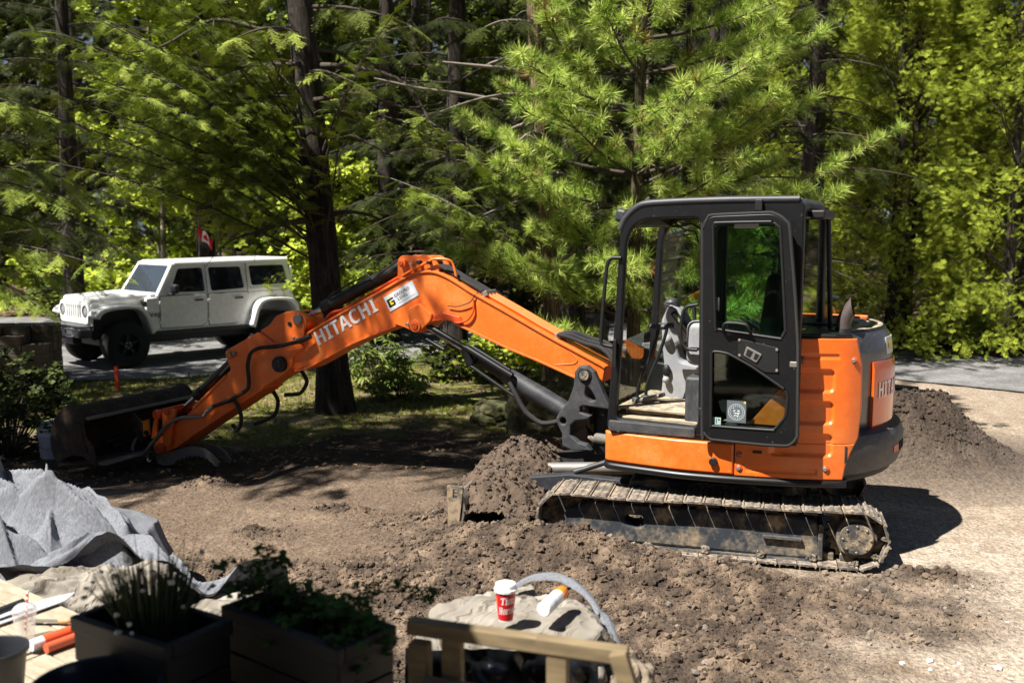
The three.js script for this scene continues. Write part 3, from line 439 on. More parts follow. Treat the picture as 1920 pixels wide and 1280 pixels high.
  const cw = mesh('counterweight', sector([[0.7, 0.9], [0.985, 0.9], [1.0, 0.93], [1.0, 1.44], [0.985, 1.54], [0.94, 1.6], [0.88, 1.615], [0.7, 1.6]], 228.5, 312), PHY({ map: paintTex([46, 48, 52], DUST, 0.18, 41, 0.2), roughness: 0.28, clearcoat: 0.6, clearcoatRoughness: 0.15 }), ex);
  mesh('rear_panel', sector([[0.98, 0.925], [1.0, 0.9], [1.022, 0.94], [1.022, 1.33], [1.012, 1.385], [0.98, 1.39]], 244.5, 298), PHY({ map: paintTex([222, 92, 24], DUST, 0.14, 43, 0.2), roughness: 0.25, clearcoat: 0.8, clearcoatRoughness: 0.1 }), cw);
  mesh('rear_sticker', sector([[1.0, 1.42], [1.0035, 1.42], [0.99, 1.54], [0.985, 1.54]], 258, 272, 8), MAT({ color: lin(0.6, 0.6, 0.55), roughness: 0.4 }), cw); mesh('sticker_mark', sector([[1.003, 1.455], [1.006, 1.455], [1.0, 1.51], [0.997, 1.51]], 261, 265, 6), MAT({ color: lin(0.75, 0.6, 0.06), roughness: 0.4 }), cw);
  const bp = mesh('tail_bumper', sector([[0.74, 0.6], [1.02, 0.6], [1.07, 0.64], [1.1, 0.74], [1.1, 0.84], [1.075, 0.9], [1.02, 0.925], [0.74, 0.925]], 225.5, 316), mGrey, ex);
  mesh('reflector', sector([[1.098, 0.735], [1.104, 0.735], [1.104, 0.785], [1.098, 0.785]], 254, 259.5, 6), MAT({ color: lin(0.5, 0.05, 0.04), roughness: 0.3 }), bp);
  for (const a of [262, 266.5]) { const g = new THREE.CylinderGeometry(0.034, 0.034, 0.012, 20); g.rotateZ(Math.PI / 2); const m = mesh('lifting_hole', g, MAT({ color: lin(0.004, 0.004, 0.004), roughness: 1 }), bp); m.position.set(Math.sin(a * Math.PI / 180) * 1.099, 0.765, Math.cos(a * Math.PI / 180) * 1.099); m.rotation.y = -THREE.MathUtils.degToRad(270 - a) ; }
  // letters on the tail, bent round it
  let ang = 247.5; for (const ch of 'HITACHI') { const g = textGeo(ch, 0.11, 0.003), w = g.boundingBox.max.x - g.boundingBox.min.x; g.translate(-g.boundingBox.min.x - w / 2, 0, 0); g.scale(0.85, 1, 1); const step = (w * 0.85 + 0.018) / 1.03 * 57.3; ang += step / 2; const m = mesh('lettering', g, mWhite, cw); const a = ang * Math.PI / 180; m.position.set(Math.sin(a) * 1.024, 1.13, Math.cos(a) * 1.024); m.rotation.y = a; ang += step / 2; }
  // exhaust stack: bent pipe with a slanting mouth
  const mPipe = MAT({ map: paintTex([74, 64, 62], [120, 100, 90], 0.4, 45, 0.2), roughness: 0.6 });
  const pc = new THREE.CatmullRomCurve3([[-0.715, 1.58], [-0.715, 1.63], [-0.718, 1.665], [-0.73, 1.7], [-0.752, 1.74], [-0.785, 1.79], [-0.83, 1.85]].map((q) => V3(q[0], q[1], -0.55)));
  const stackG = (R) => grid(32, 40, (u, v) => { const a = u * 6.2832, t = v * (0.68 + 0.16 * Math.cos(a)), c = pc.getPointAt(t), d = pc.getTangentAt(t); return [c.x + R * Math.cos(a) * d.y, c.y - R * Math.cos(a) * d.x, c.z + R * Math.sin(a)]; });
  const ps = mesh('exhaust_stack', stackG(0.05), mPipe, ex); mesh('collar', new THREE.CylinderGeometry(0.052, 0.058, 0.03, 20).translate(-0.715, 1.61, -0.55), mTrim, ps); mesh('bore', stackG(0.046), MAT({ color: lin(0.01, 0.01, 0.01), roughness: 1 }), ps);
}
// ---- cab
{
  const outer = roundPoly([[0.86, 0.86], [0.82, 1.46], [0.772, 2.3], [0.70, 2.41], [0.6, 2.475], [0.07, 2.5], [-0.46, 2.5], [-0.495, 2.46], [-0.495, 0.87]], 0.03);
  const opening = roundPoly([[0.79, 0.945], [0.757, 1.46], [0.728, 2.2], [0.69, 2.31], [0.6, 2.37], [0.2, 2.38], [0.185, 0.93]], 0.05), rearWin = roundPoly([[0.09, 2.32], [-0.4, 2.32], [-0.43, 1.56], [0.09, 1.56]], 0.05), rearLow = roundPoly([[0.09, 1.48], [-0.05, 1.44], [-0.43, 1.2], [-0.43, 0.98], [0.09, 0.98]], 0.04);
  const cab = mesh('cab', plate(outer, -0.94, -0.88, 0.014, [opening, rearWin, rearLow]), mBlack, ex);
  const farOpen = roundPoly([[0.79, 1.25], [0.757, 1.5], [0.728, 2.2], [0.69, 2.31], [0.6, 2.37], [0.3, 2.38], [0.3, 1.2]], 0.05), farWin = roundPoly([[0.22, 2.34], [-0.4, 2.34], [-0.43, 1.4], [0.22, 1.2]], 0.05);
  mesh('side_frame', plate(outer, -0.03, 0.03, 0.014, [farOpen, farWin]), mBlack, cab);
  mesh('window_pane', plate([[0.8, 1.2], [0.73, 2.25], [0.6, 2.38], [-0.42, 2.38], [-0.44, 1.2]], -0.003, 0.003, 0), mGlass, cab);
  mesh('window_pane', plate([[0.1, 2.33], [-0.41, 2.33], [-0.44, 1.55], [0.1, 1.55]], -0.9, -0.896, 0), mTint, cab);
  // roof shell with rounded front
  mesh('roof', plate(roundPoly([[0.74, 2.36], [0.69, 2.43], [0.58, 2.485], [0.07, 2.508], [-0.46, 2.508], [-0.5, 2.47], [-0.5, 2.43], [0.5, 2.42]], 0.03), -0.9, -0.01, 0.012), mGrey, cab);
  mesh('roof_rail', tube([[0.775, 2.3, -0.925], [0.735, 2.38, -0.925], [0.66, 2.45, -0.925], [0.55, 2.482, -0.925], [0.07, 2.497, -0.925], [-0.46, 2.497, -0.925]], 0.026, 12, 60), mGrey, cab);
  mesh('roof_clip', rbox(0.05, 0.075, 0.03, -0.2, 2.46, -0.955, 0.006), mTrim, cab); mesh('crossbeam', rbox(0.06, 0.09, 0.9, 0.7, 2.36, -0.45, 0.02), mBlack, cab); mesh('crossbeam', rbox(0.05, 0.1, 0.9, 0.83, 0.93, -0.45, 0.015), mBlack, cab);
  mesh('crossbeam', rbox(0.06, 0.1, 0.9, -0.46, 2.42, -0.45, 0.02), mBlack, cab); mesh('rear_wall', rbox(0.05, 0.75, 0.9, -0.46, 1.22, -0.45, 0.015), mBlack, cab); mesh('rear_post', rod([-0.49, 1.55, 0.0], [-0.49, 2.46, 0.0], 0.03, 10), mBlack, cab); mesh('rear_window_post', rod([-0.6, 1.6, -0.3], [-0.56, 2.4, -0.3], 0.018, 8), mTrim, cab); mesh('rear_window_pane', rbox(0.005, 0.78, 0.8, -0.485, 1.98, -0.45, 0.001), mTint, cab);
  mesh('rear_visor', rbox(0.1, 0.06, 0.5, -0.55, 2.4, -0.5, 0.015), mTrim, cab);
  mesh('windscreen_pane', (() => { const g = grid(6, 6, (u, v) => [lerp(0.852, 0.815, v), lerp(0.96, 1.48 + 0.03 * u, v), lerp(-0.87, -0.03, u)]); return g; })(), mGlass, cab);
  mesh('step_plate', plate(roundPoly([[0.84, 0.85], [0.84, 0.93], [0.2, 0.92], [0.2, 0.85]], 0.02), -0.955, -0.9, 0.008), mFrameGrey, cab); mesh('floor', rbox(1.2, 0.03, 0.86, 0.18, 0.925, -0.45, 0.005), mDustFloor, cab); mesh('door_sill', rbox(0.6, 0.05, 0.07, 0.5, 0.93, -0.85, 0.01), mDustFloor, cab);
  mesh('floor_step', rbox(0.5, 0.06, 0.3, 0.52, 0.965, -0.62, 0.012), mDustFloor, cab); mesh('floor_plate', rbox(0.62, 0.02, 0.84, 0.5, 1.0, -0.42, 0.006, 0, 0.03), mDustFloor, cab);
  // controls
  const con = mesh('console', plate(roundPoly([[0.66, 0.95], [0.63, 1.25], [0.65, 1.42], [0.66, 1.6], [0.6, 1.73], [0.52, 1.7], [0.4, 1.52], [0.42, 1.46], [0.54, 1.42], [0.5, 1.3], [0.26, 1.26], [0.24, 0.95]], 0.03), -0.28, -0.1, 0.025), mLight, cab);
  mesh('monitor', plate(roundPoly([[0.58, 1.66], [0.54, 1.69], [0.41, 1.53], [0.44, 1.5]], 0.01), -0.31, -0.12, 0.008), mTrim, con); mesh('monitor_screen', plate([[0.555, 1.655], [0.535, 1.665], [0.43, 1.535], [0.445, 1.525]], -0.314, -0.309, 0), MAT({ color: lin(0.22, 0.25, 0.12), roughness: 0.2 }), con);
  mesh('vent', rbox(0.11, 0.13, 0.13, 0.595, 1.71, -0.19, 0.05, 0, -0.35), mGrey, con); for (const y of [1.715, 1.74]) mesh('vent_slot', rbox(0.05, 0.008, 0.01, 0.585, y, -0.295, 0.002), mTrim, con); mesh('knob', new THREE.SphereGeometry(0.04, 14, 10).translate(0.6, 1.46, -0.3), mLight, con); mesh('knob', new THREE.SphereGeometry(0.04, 12, 10).scale(0.8, 1.2, 0.6).translate(0.6, 1.22, -0.3), mTrim, con); mesh('knob', new THREE.SphereGeometry(0.028, 12, 10).translate(0.6, 1.15, -0.31), mLight, con);
  { const cv = document.createElement('canvas'); cv.width = 64; cv.height = 96; const c = cv.getContext('2d'); c.fillStyle = '#e9e6e0'; c.fillRect(0, 0, 64, 96); c.fillStyle = '#c03a28'; c.fillRect(0, 0, 64, 14); c.fillStyle = '#a8a39a'; for (let i = 0; i < 7; i++) c.fillRect(8, 24 + i * 9, 40 + (i % 3) * 4, 3); const t = new THREE.CanvasTexture(cv); t.colorSpace = THREE.SRGBColorSpace; const m = mesh('notice', new THREE.PlaneGeometry(0.085, 0.105), MAT({ map: t, roughness: 0.5 }), con); m.position.set(0.36, 1.09, -0.283); m.rotation.y = Math.PI; }
  for (const [x0, dz] of [[0.735, -0.62], [0.705, -0.5]]) { const l = mesh('travel_lever', tube([[x0, 1.02, dz], [x0 - 0.02, 1.16, dz], [x0 - 0.1, 1.36, dz], [x0 - 0.15, 1.52, dz], [x0 - 0.16, 1.58, dz]], 0.013, 8), mTrim, cab); mesh('grip', rod([x0 - 0.21, 1.59, dz], [x0 - 0.1, 1.585, dz], 0.022, 10), mGrey, l); mesh('pedal', rbox(0.16, 0.03, 0.08, x0 - 0.07, 1.045, dz, 0.01, 0, -0.25), mSteel, l); mesh('bracket', rbox(0.06, 0.07, 0.06, x0, 1.02, dz, 0.015), mFrameGrey, l); }
  const seat = mesh('operator_seat', rbox(0.5, 0.14, 0.5, 0.02, 1.38, -0.46, 0.05), mTrim, cab); mesh('backrest', rbox(0.13, 0.6, 0.46, -0.24, 1.7, -0.46, 0.06, 0, 0.12), mTrim, seat); mesh('seat_base', rbox(0.4, 0.35, 0.4, 0.0, 1.15, -0.46, 0.03), mTrim, seat); mesh('armrest_console', rbox(0.3, 0.32, 0.13, 0.17, 1.5, -0.76, 0.06), mLight, seat); mesh('slot', rbox(0.12, 0.012, 0.01, 0.22, 1.47, -0.827, 0.002), mTrim, seat); mesh('joystick', rod([0.27, 1.62, -0.74], [0.29, 1.78, -0.72], 0.014), mTrim, seat); mesh('armrest_console', rbox(0.34, 0.18, 0.13, 0.15, 1.5, -0.15, 0.05), mTrim, seat); mesh('lock_lever', rod([0.31, 1.45, -0.3], [0.27, 1.68, -0.3], 0.012), mTrim, seat); mesh('lock_knob', rod([0.275, 1.66, -0.3], [0.262, 1.74, -0.3], 0.02, 10), MAT({ color: lin(0.5, 0.06, 0.04), roughness: 0.4 }), seat);
  mesh('side_box', rbox(0.13, 0.34, 0.2, 0.235, 1.1, -0.78, 0.025), mFrameGrey, cab); mesh('inner_grab', tube([[0.22, 1.78, -0.86], [0.3, 1.76, -0.86], [0.33, 1.7, -0.86], [0.34, 1.55, -0.86], [0.3, 1.47, -0.86], [0.22, 1.46, -0.86]], 0.013, 8), mTrim, cab); mesh('wiring', tube([[0.5, 2.36, -0.8], [0.42, 2.32, -0.8], [0.3, 2.34, -0.8], [0.22, 2.3, -0.82]], 0.007, 5), mTrim, cab); mesh('wiring', tube([[0.46, 2.37, -0.75], [0.36, 2.3, -0.75], [0.28, 2.28, -0.75], [0.24, 2.2, -0.8]], 0.006, 5), mTrim, cab); mesh('lower_cover', plate(roundPoly([[-0.17, 0.985], [-0.38, 1.25], [-0.43, 1.22], [-0.43, 0.985]], 0.01), -0.95, -0.915, 0.004), mOrange, cab);
  mesh('grab_rail', tube([[0.757, 2.1, -0.95], [0.83, 2.095, -0.955], [0.862, 2.03, -0.955], [0.885, 1.78, -0.955], [0.9, 1.54, -0.955], [0.89, 1.48, -0.955], [0.815, 1.463, -0.95]], 0.014, 8, 60), mTrim, cab);
  const lm = mesh('work_lamp', rbox(0.09, 0.1, 0.1, 0.83, 2.4, -0.72, 0.03, 0, 0.2), mGrey, cab); mesh('lens', rbox(0.01, 0.08, 0.08, 0.88, 2.395, -0.72, 0.01, 0, 0.2), mGlass, lm); mesh('lamp_bracket', rbox(0.1, 0.02, 0.06, 0.76, 2.32, -0.75, 0.005), mTrim, lm);
  mesh('antenna_bracket', rbox(0.02, 0.2, 0.02, 0.79, 1.42, -0.965, 0.004), mTrim, cab);
}
// ---- door, swung open and latched flat along the side
{
  const D = [[0.127, 0.93], [0.155, 2.31], [0.11, 2.395, 0.08], [-0.32, 2.41, 0.09], [-0.415, 2.34, 0.09], [-0.467, 1.851], [-0.494, 1.537], [-0.508, 0.93, 0.05], [-0.46, 0.875, 0.05], [-0.3, 0.868], [0.08, 0.872, 0.05]];
  const w1 = roundPoly([[0.085, 2.345], [-0.31, 2.35], [-0.36, 2.31], [-0.412, 1.64], [-0.385, 1.583], [0.055, 1.632]], 0.045), w2 = roundPoly([[0.075, 1.48], [-0.03, 1.475, 0.08], [-0.2, 1.39], [-0.42, 1.25], [-0.44, 1.2], [-0.43, 1.07], [-0.355, 0.97], [0.07, 0.965]], 0.03);
  const door = mesh('door', plate(roundPoly(D, 0.05), -1.045, -0.985, 0.012, [w1, w2]), mBlack, ex);
  mesh('door_window', plate(w1.map((p) => [p[0], p[1]]), -1.02, -1.015, 0), mTint, door); mesh('door_window', plate(w2, -1.02, -1.015, 0), mTint, door);
  const seal = (p, r, z) => tube(p.map((q) => [q[0], q[1], z]), r, 6, 160, true);
  mesh('window_seal', seal(w1.filter((_, i) => i % 2 === 0), 0.011, -1.042), mTrim, door); mesh('window_seal', seal(w2.filter((_, i) => i % 2 === 0), 0.011, -1.042), mTrim, door); mesh('door_seal', seal(roundPoly(D, 0.05).filter((_, i) => i % 2 === 0), 0.014, -1.035), mRubber, door);
  mesh('pull_handle', tube([[-0.01, 1.61, -1.045], [-0.013, 1.65, -1.09], [-0.03, 1.678, -1.1], [-0.09, 1.682, -1.1], [-0.165, 1.672, -1.1], [-0.185, 1.64, -1.09], [-0.19, 1.6, -1.045]], 0.011, 8, 50), mTrim, door);
  const lp = mesh('latch_plate', plate(roundPoly([[-0.104, 1.578], [-0.37, 1.525], [-0.376, 1.361], [-0.289, 1.358], [-0.107, 1.456]], 0.012), -1.053, -1.043, 0.003), mTrim, door);
  mesh('latch_handle', plate(roundPoly([[-0.165, 1.528], [-0.268, 1.478], [-0.232, 1.418], [-0.145, 1.465]], 0.01), -1.062, -1.052, 0.004), mSteel, lp); mesh('latch_recess', plate(roundPoly([[-0.172, 1.51], [-0.21, 1.492], [-0.19, 1.452], [-0.16, 1.468]], 0.004), -1.0635, -1.061, 0), mTrim, lp); mesh('latch_recess', plate(roundPoly([[-0.225, 1.485], [-0.252, 1.472], [-0.233, 1.438], [-0.212, 1.445]], 0.004), -1.0635, -1.061, 0), mTrim, lp);
  for (const [x, y] of [[-0.115, 1.565], [-0.362, 1.513], [-0.366, 1.375], [-0.118, 1.463]]) mesh('screw', disc(x, y, -1.058, -1.05, 0.01, 10, 0.002), mSteel, lp);
  mesh('hinge', rbox(0.05, 0.06, 0.06, 0.15, 2.1, -0.98, 0.01), mTrim, door); mesh('hinge', rbox(0.05, 0.06, 0.06, 0.14, 1.05, -0.98, 0.01), mTrim, door); mesh('door_catch', rbox(0.05, 0.04, 0.1, -0.47, 1.42, -1.0, 0.008), mSteel, door);
  const stick = (w, h, draw, x, y) => { const cv = document.createElement('canvas'); cv.width = Math.round(w * 1600); cv.height = Math.round(h * 1600); const c = cv.getContext('2d'); draw(c, cv.width, cv.height); const t = new THREE.CanvasTexture(cv); t.colorSpace = THREE.SRGBColorSpace; const m = mesh('sticker', new THREE.PlaneGeometry(w, h), MAT({ map: t, roughness: 0.4 }), door); m.position.set(x, y, -1.0225); m.rotation.y = Math.PI; };
  stick(0.13, 0.15, (c, w, h) => { c.fillStyle = '#5a6266'; c.fillRect(0, 0, w, h); c.fillStyle = '#e8c818'; c.fillRect(w - 26, 6, 20, 20); c.strokeStyle = '#c8ccce'; c.lineWidth = 5; c.beginPath(); c.arc(w / 2, h * 0.52, w * 0.42, 0, 7); c.stroke(); c.fillStyle = '#e4e8ea'; for (let i = 0; i < 18; i++) { const a = i * 0.349; c.fillRect(w / 2 + Math.cos(a) * w * 0.33 - 4, h * 0.52 + Math.sin(a) * w * 0.33 - 4, 8, 8); } for (let i = 0; i < 14; i++) c.fillRect(w * 0.32 + (i * 37 % 70), h * 0.34 + (i * 53 % 80), 14, 5 + i % 4 * 3); }, -0.1, 1.075);
  stick(0.055, 0.05, (c, w, h) => { c.fillStyle = '#9fb8b4'; c.fillRect(0, 0, w, h); c.fillStyle = '#30504c'; c.fillRect(8, 14, 16, h - 26); c.fillRect(34, 14, 10, h - 26); c.fillRect(56, 14, 22, 20); c.fillStyle = '#e0c020'; c.fillRect(w - 18, 4, 14, 12); }, 0.032, 1.0);
  stick(0.16, 0.032, (c, w, h) => { c.fillStyle = '#a8aaa4'; c.fillRect(0, 0, w, h); c.fillStyle = '#5e605c'; for (let i = 0; i < 30; i++) for (let j = 0; j < 3; j++) c.fillRect(4 + i * 8.4, 6 + j * 15, 5, 9); }, -0.135, 2.325);
  stick(0.022, 0.09, (c, w, h) => { c.fillStyle = '#3c4440'; c.fillRect(0, 0, w, h); c.fillStyle = '#8c948e'; for (let i = 0; i < 9; i++) c.fillRect(4, 6 + i * 15, w - 10, 7); }, 0.045, 1.8);
}
// ---- undercarriage, turned a little against the house
{
  const uc = new THREE.Group(); uc.name = 'undercarriage'; uc.position.set(0.265, 0, -0.052); uc.rotation.y = THREE.MathUtils.degToRad(11); ex.add(uc);
  const XF = 1.02, XR = -0.985, YC = 0.225, RI = 0.185, path = [];
  const N = 39, L = 2 * (XF - XR) + 2 * Math.PI * RI;
  const along = (s) => { s = ((s % L) + L) % L; const d = XF - XR; if (s < d) return [XR + s, YC + RI - 0.012 * Math.sin(Math.PI * s / d * 2) ** 2, 0]; s -= d; if (s < Math.PI * RI) { const a = s / RI; return [XF + RI * Math.sin(a), YC + RI * Math.cos(a), -a]; } s -= Math.PI * RI; if (s < d) return [XF - s, YC - RI, -Math.PI]; s -= d; const a = s / RI; return [XR - RI * Math.sin(a), YC - RI * Math.cos(a), -Math.PI - a]; };
  const pitch = L / N;
  const shoeG = (() => { const s = [[-pitch * 0.49, 0], [pitch * 0.47, 0], [pitch * 0.52, 0.012], [pitch * 0.46, 0.016], [pitch * 0.45, 0.027], [pitch * 0.4, 0.027], [pitch * 0.36, 0.016], [0.035 * 0.5, 0.016], [0.008, 0.021], [-0.004, 0.021], [-0.012, 0.016], [-pitch * 0.3, 0.016], [-pitch * 0.32, 0.021], [-pitch * 0.38, 0.021], [-pitch * 0.44, 0.014]]; const g = plate(s, -0.2, 0.2, 0.002); return boxUV(g, 2); })();
  const shoeMats = [MAT({ map: paintTex([86, 81, 75], [154, 138, 118], 2.0, 55, 0.6), roughness: 0.95 }), MAT({ map: paintTex([92, 86, 79], [160, 146, 128], 1.9, 51, 0.6), roughness: 0.95 }), MAT({ map: paintTex([80, 75, 70], [148, 132, 114], 1.7, 53, 0.7), roughness: 0.95 })];
  const linkG = boxUV(rbox(pitch * 0.7, 0.05, 0.15, 0, -0.028, 0, 0.008), 2);
  for (const side of [-1, 1]) {
    for (let i = 0; i < N; i++) { const [x, y, a] = along(i * pitch + 0.03), m = mesh('track_shoe', shoeG, shoeMats[(i * 7 + (i % 3)) % 3], uc); m.position.set(x, y, side * 0.8); m.rotation.z = a; const l = mesh('track_link', linkG, mMud, uc); l.position.copy(m.position); l.rotation.z = a; }
    const zc = side * 0.8, o = side < 0 ? -1 : 1;
    const fr = plate(roundPoly([[1.05, 0.16], [1.02, 0.29], [0.85, 0.345], [-0.6, 0.345], [-0.74, 0.3], [-0.76, 0.06], [-0.6, 0.045], [0.85, 0.075], [1.0, 0.1]], 0.03), zc - 0.11, zc + 0.11, 0.02, [roundPoly([[0.46, 0.27], [0.46, 0.205], [0.5, 0.19], [0.58, 0.205], [0.6, 0.24], [0.58, 0.27]], 0.02)]);
    mesh('track_frame', boxUV(fr, 1.3), mTrackFrame, uc);
    mesh('frame_flange', boxUV(rbox(1.72, 0.02, 0.26, 0.12, 0.048, zc, 0.004, 0, 0.01), 1.5), mTrackFrame, uc); mesh('frame_bracket', boxUV(rbox(0.03, 0.25, 0.24, -0.755, 0.175, zc, 0.006), 2), mMud, uc); mesh('step_bar', rbox(0.26, 0.02, 0.03, -0.5, 0.19, zc + o * 0.125, 0.004, 0, 0.03), mTrackFrame, uc);
    for (const x of [0.82, 0.42, 0.02, -0.36, -0.7]) { mesh('roller', disc(x, 0.075, zc - 0.07, zc + 0.07, 0.062), mMud, uc); const c = mesh('roller_cap', lump(x * 3 + 9, 2), mMud, uc); c.scale.setScalar(0.032); c.position.set(x, 0.065, zc + o * 0.125); }
    const sp = []; for (let i = 0; i < 42; i++) { const r = i % 2 ? 0.172 : 0.2, a = i / 42 * Math.PI * 2; sp.push([XR + r * Math.cos(a), YC + r * Math.sin(a)]); }
    mesh('sprocket', plate(sp, zc - 0.03, zc + 0.03, 0.006), mMud, uc); mesh('drive_motor', disc(XR, YC, zc - 0.13, zc + 0.13, 0.135, 32), mTrackFrame, uc); mesh('drive_cap', disc(XR, YC, zc + o * 0.13, zc + o * 0.16, 0.112, 32, 0.01), mMud, uc); for (let i = 0; i < 8; i++) mesh('bolt', disc(XR + 0.09 * Math.cos(i * 0.785), YC + 0.09 * Math.sin(i * 0.785), zc + o * 0.158, zc + o * 0.168, 0.009, 8), mSteel, uc);
    mesh('idler', disc(XF, YC, zc - 0.05, zc + 0.05, RI - 0.02, 32), mMud, uc); mesh('carrier_roller', disc(0.05, 0.365, zc - 0.08, zc + 0.08, 0.045, 20), mMud, uc);
  }
  mesh('car_body', boxUV(rbox(1.2, 0.22, 1.3, 0, 0.36, 0, 0.05)), mTrackFrame, uc); mesh('swing_ring', new THREE.CylinderGeometry(0.45, 0.48, 0.16, 40).translate(-0.265, 0.53, 0.05), mTrim, uc);
  for (const s of [-1, 1]) { mesh('blade_arm', boxUV(plate(roundPoly([[0.5, 0.25], [0.5, 0.4], [1.1, 0.43], [1.75, 0.34], [1.75, 0.24], [1.1, 0.31]], 0.02), s * 0.42 - 0.05, s * 0.42 + 0.05, 0.008)), mGrey, uc); mesh('guard_bar', rod([1.05, 0.44, s * 0.42], [0.55, 0.6, s * 0.3], 0.022, 8), mGrey, uc); }
  mesh('blade_cylinder', rod([0.6, 0.4, 0], [1.7, 0.33, 0], 0.05), mSteel, uc);
  const bp = spline([[1.84, 0.36], [1.80, 0.31], [1.785, 0.24], [1.82, 0.12], [1.9, 0.02]], 16); const bs = [...bp, ...bp.slice().reverse().map((p) => [p[0] - 0.025, p[1]])];
  const bl = mesh('dozer_blade', boxUV(plate(bs, -0.98, 0.98, 0.003)), mSteel, uc);
  for (const s of [-1, 1]) mesh('blade_end', boxUV(plate(roundPoly([[1.9, 0.43], [1.77, 0.42], [1.79, 0.25], [1.82, 0.0], [1.9, 0.0], [1.89, 0.2]], 0.02), s * 0.98 - 0.012, s * 0.98 + 0.012, 0.004, [roundPoly([[1.85, 0.4], [1.82, 0.4], [1.82, 0.33], [1.85, 0.33]], 0.012)])), mMud, uc);
  // mud caked on the drive sprocket end and under the skirt
  const rr = rng(5); for (let i = 0; i < 26; i++) { const s = along(L - 0.1 - rr() * 0.65), c = mesh('mud_clod', lump(i + 3, 2), mMud, uc); c.position.set(s[0] + (rr() - 0.5) * 0.03, s[1] + (rr() - 0.5) * 0.04, -0.8 + (rr() - 0.5) * 0.36); c.scale.setScalar(0.012 + rr() * 0.022); }
}
// soil carried by the dozer blade
{
  const nu = 130, nv = 60, C = [];
  const g = grid(nu, nv, (u, v) => {
    const z = lerp(-0.98, 0.98, u) , x = lerp(-0.55, 0.18, v), edge = Math.min(1, Math.min(u, 1 - u) * 9) * Math.sin(Math.PI * clamp(v)) ** 0.6;
    const peak = 0.19 * Math.exp(-(((z - 0.08) / 0.22) ** 2)) + 0.1 * Math.exp(-(((z + 0.42) / 0.2) ** 2)) + 0.1 * Math.exp(-(((z - 0.5) / 0.25) ** 2)) + 0.12;
    const y = edge * (peak + 0.06) * 0.82 * (1 + 0.7 * fbm(z * 3, x * 3, 5, 3)) + 0.07 * fbm(z * 8, x * 8, 2, 4) + 0.05 * Math.abs(n3(z * 24, x * 24, 1)) + 0.03 * Math.abs(n3(z * 45, x * 45, 1)) - 0.05;
    const t = 0.85 + 0.7 * fbm(z * 9, x * 9, 7, 3); C.push(0.115 * t, 0.08 * t, 0.055 * t); return [x + 0.05 * fbm(z * 5, v * 5, 1, 3), y, z];
  }, 1, 1, true);
  g.setAttribute('color', new THREE.Float32BufferAttribute(C, 3));
  const o = single('soil_heap', g, MAT({ vertexColors: true, roughness: 1, side: THREE.DoubleSide }), 'dark lumpy heap of soil piled on the dozer blade', 'soil');
  const a = THREE.MathUtils.degToRad(14), lx = 1.8, X = [-Math.cos(a), -Math.sin(a)]; o.position.set(1.6 + X[0] * lx, 0.27, -7.678 + X[1] * lx); o.rotation.y = THREE.MathUtils.degToRad(166);
  const p = g.attributes.position, r = rng(77), M = [], K = [], m = new THREE.Matrix4(), q = new THREE.Quaternion(), e = new THREE.Euler(); for (let i = 0; i < 2600; i++) { const k = Math.floor(r() * p.count), s = 0.004 + 0.02 * Math.pow(r(), 5); m.compose(V3(p.getX(k), p.getY(k) + s * 0.2, p.getZ(k)), q.setFromEuler(e.set(r() * 6, r() * 6, r() * 6)), V3(s, s, s)); M.push(m.clone()); const t = 0.6 + 0.6 * r(); K.push(lin(0.1 * t, 0.072 * t, 0.052 * t)); } instanced('crumbs', lump(2, 1), soilMat, M, K, o);
}
// ---------------------------------------------------------------- trees and plants
function leafMat(rough = 0.75, tr = 0.35) { return PHY({ color: 0xffffff, roughness: rough, transmission: tr, thickness: 0, ior: 1.3, side: THREE.DoubleSide, specularIntensity: 0.5 }); }
const mNeedle = leafMat(0.65, 0.08), mLeaf = leafMat(0.58, 0.2), mScale = leafMat(0.7, 0.1);
function triGeo(P) { const g = new THREE.BufferGeometry(); g.setAttribute('position', new THREE.Float32BufferAttribute(P, 3)); g.computeVertexNormals(); return g; }
const tri = (P, a, b, c) => P.push(...a, ...b, ...c);
// flat drooping conifer frond, 1 long, along +x
function frondGeo(seed, nt = 11, nn = 9) {
  const r = rng(seed), P = [], yd = (x) => -0.16 * x * x;
  const twig = (x0, z0, dx, dz, l, n) => {
    for (let k = 0; k < n; k++) {
      const t = (k + 0.3) / n, x = x0 + dx * l * t, z = z0 + dz * l * t, y = yd(x) - 0.1 * t * l + (r() - 0.5) * 0.015, w = 0.010 + 0.006 * r(), len = (0.055 + 0.04 * r()) * (1 - 0.35 * t);
      for (const s of [-1, 1]) { const a = 0.9 + 0.35 * (r() - 0.5), ex = dx * Math.cos(a) - s * dz * Math.sin(a), ez = dz * Math.cos(a) + s * dx * Math.sin(a), up = (r() - 0.3) * 0.025; tri(P, [x - dx * w, y, z - dz * w], [x + dx * w, y, z + dz * w], [x + ex * len, y + up, z + ez * len]); }
    }
    const px = -dz * 0.005, pz = dx * 0.005; tri(P, [x0 - px, yd(x0), z0 - pz], [x0 + px, yd(x0), z0 + pz], [x0 + dx * l, yd(x0 + dx * l) - 0.1 * l, z0 + dz * l]);
  };
  twig(0, 0, 1, 0, 1, nn * 2);
  for (let i = 0; i < nt; i++) for (const s of [-1, 1]) { const t = 0.06 + 0.86 * (i + 0.4 * (s > 0) + 0.3 * r()) / nt, l = (0.5 - 0.38 * t) * (0.4 + 0.9 * r()), a = 0.8 + 0.7 * (r() - 0.5); twig(t, 0, Math.cos(a), s * Math.sin(a), l, Math.max(3, Math.round(nn * l / 0.42))); }
  return triGeo(P);
}
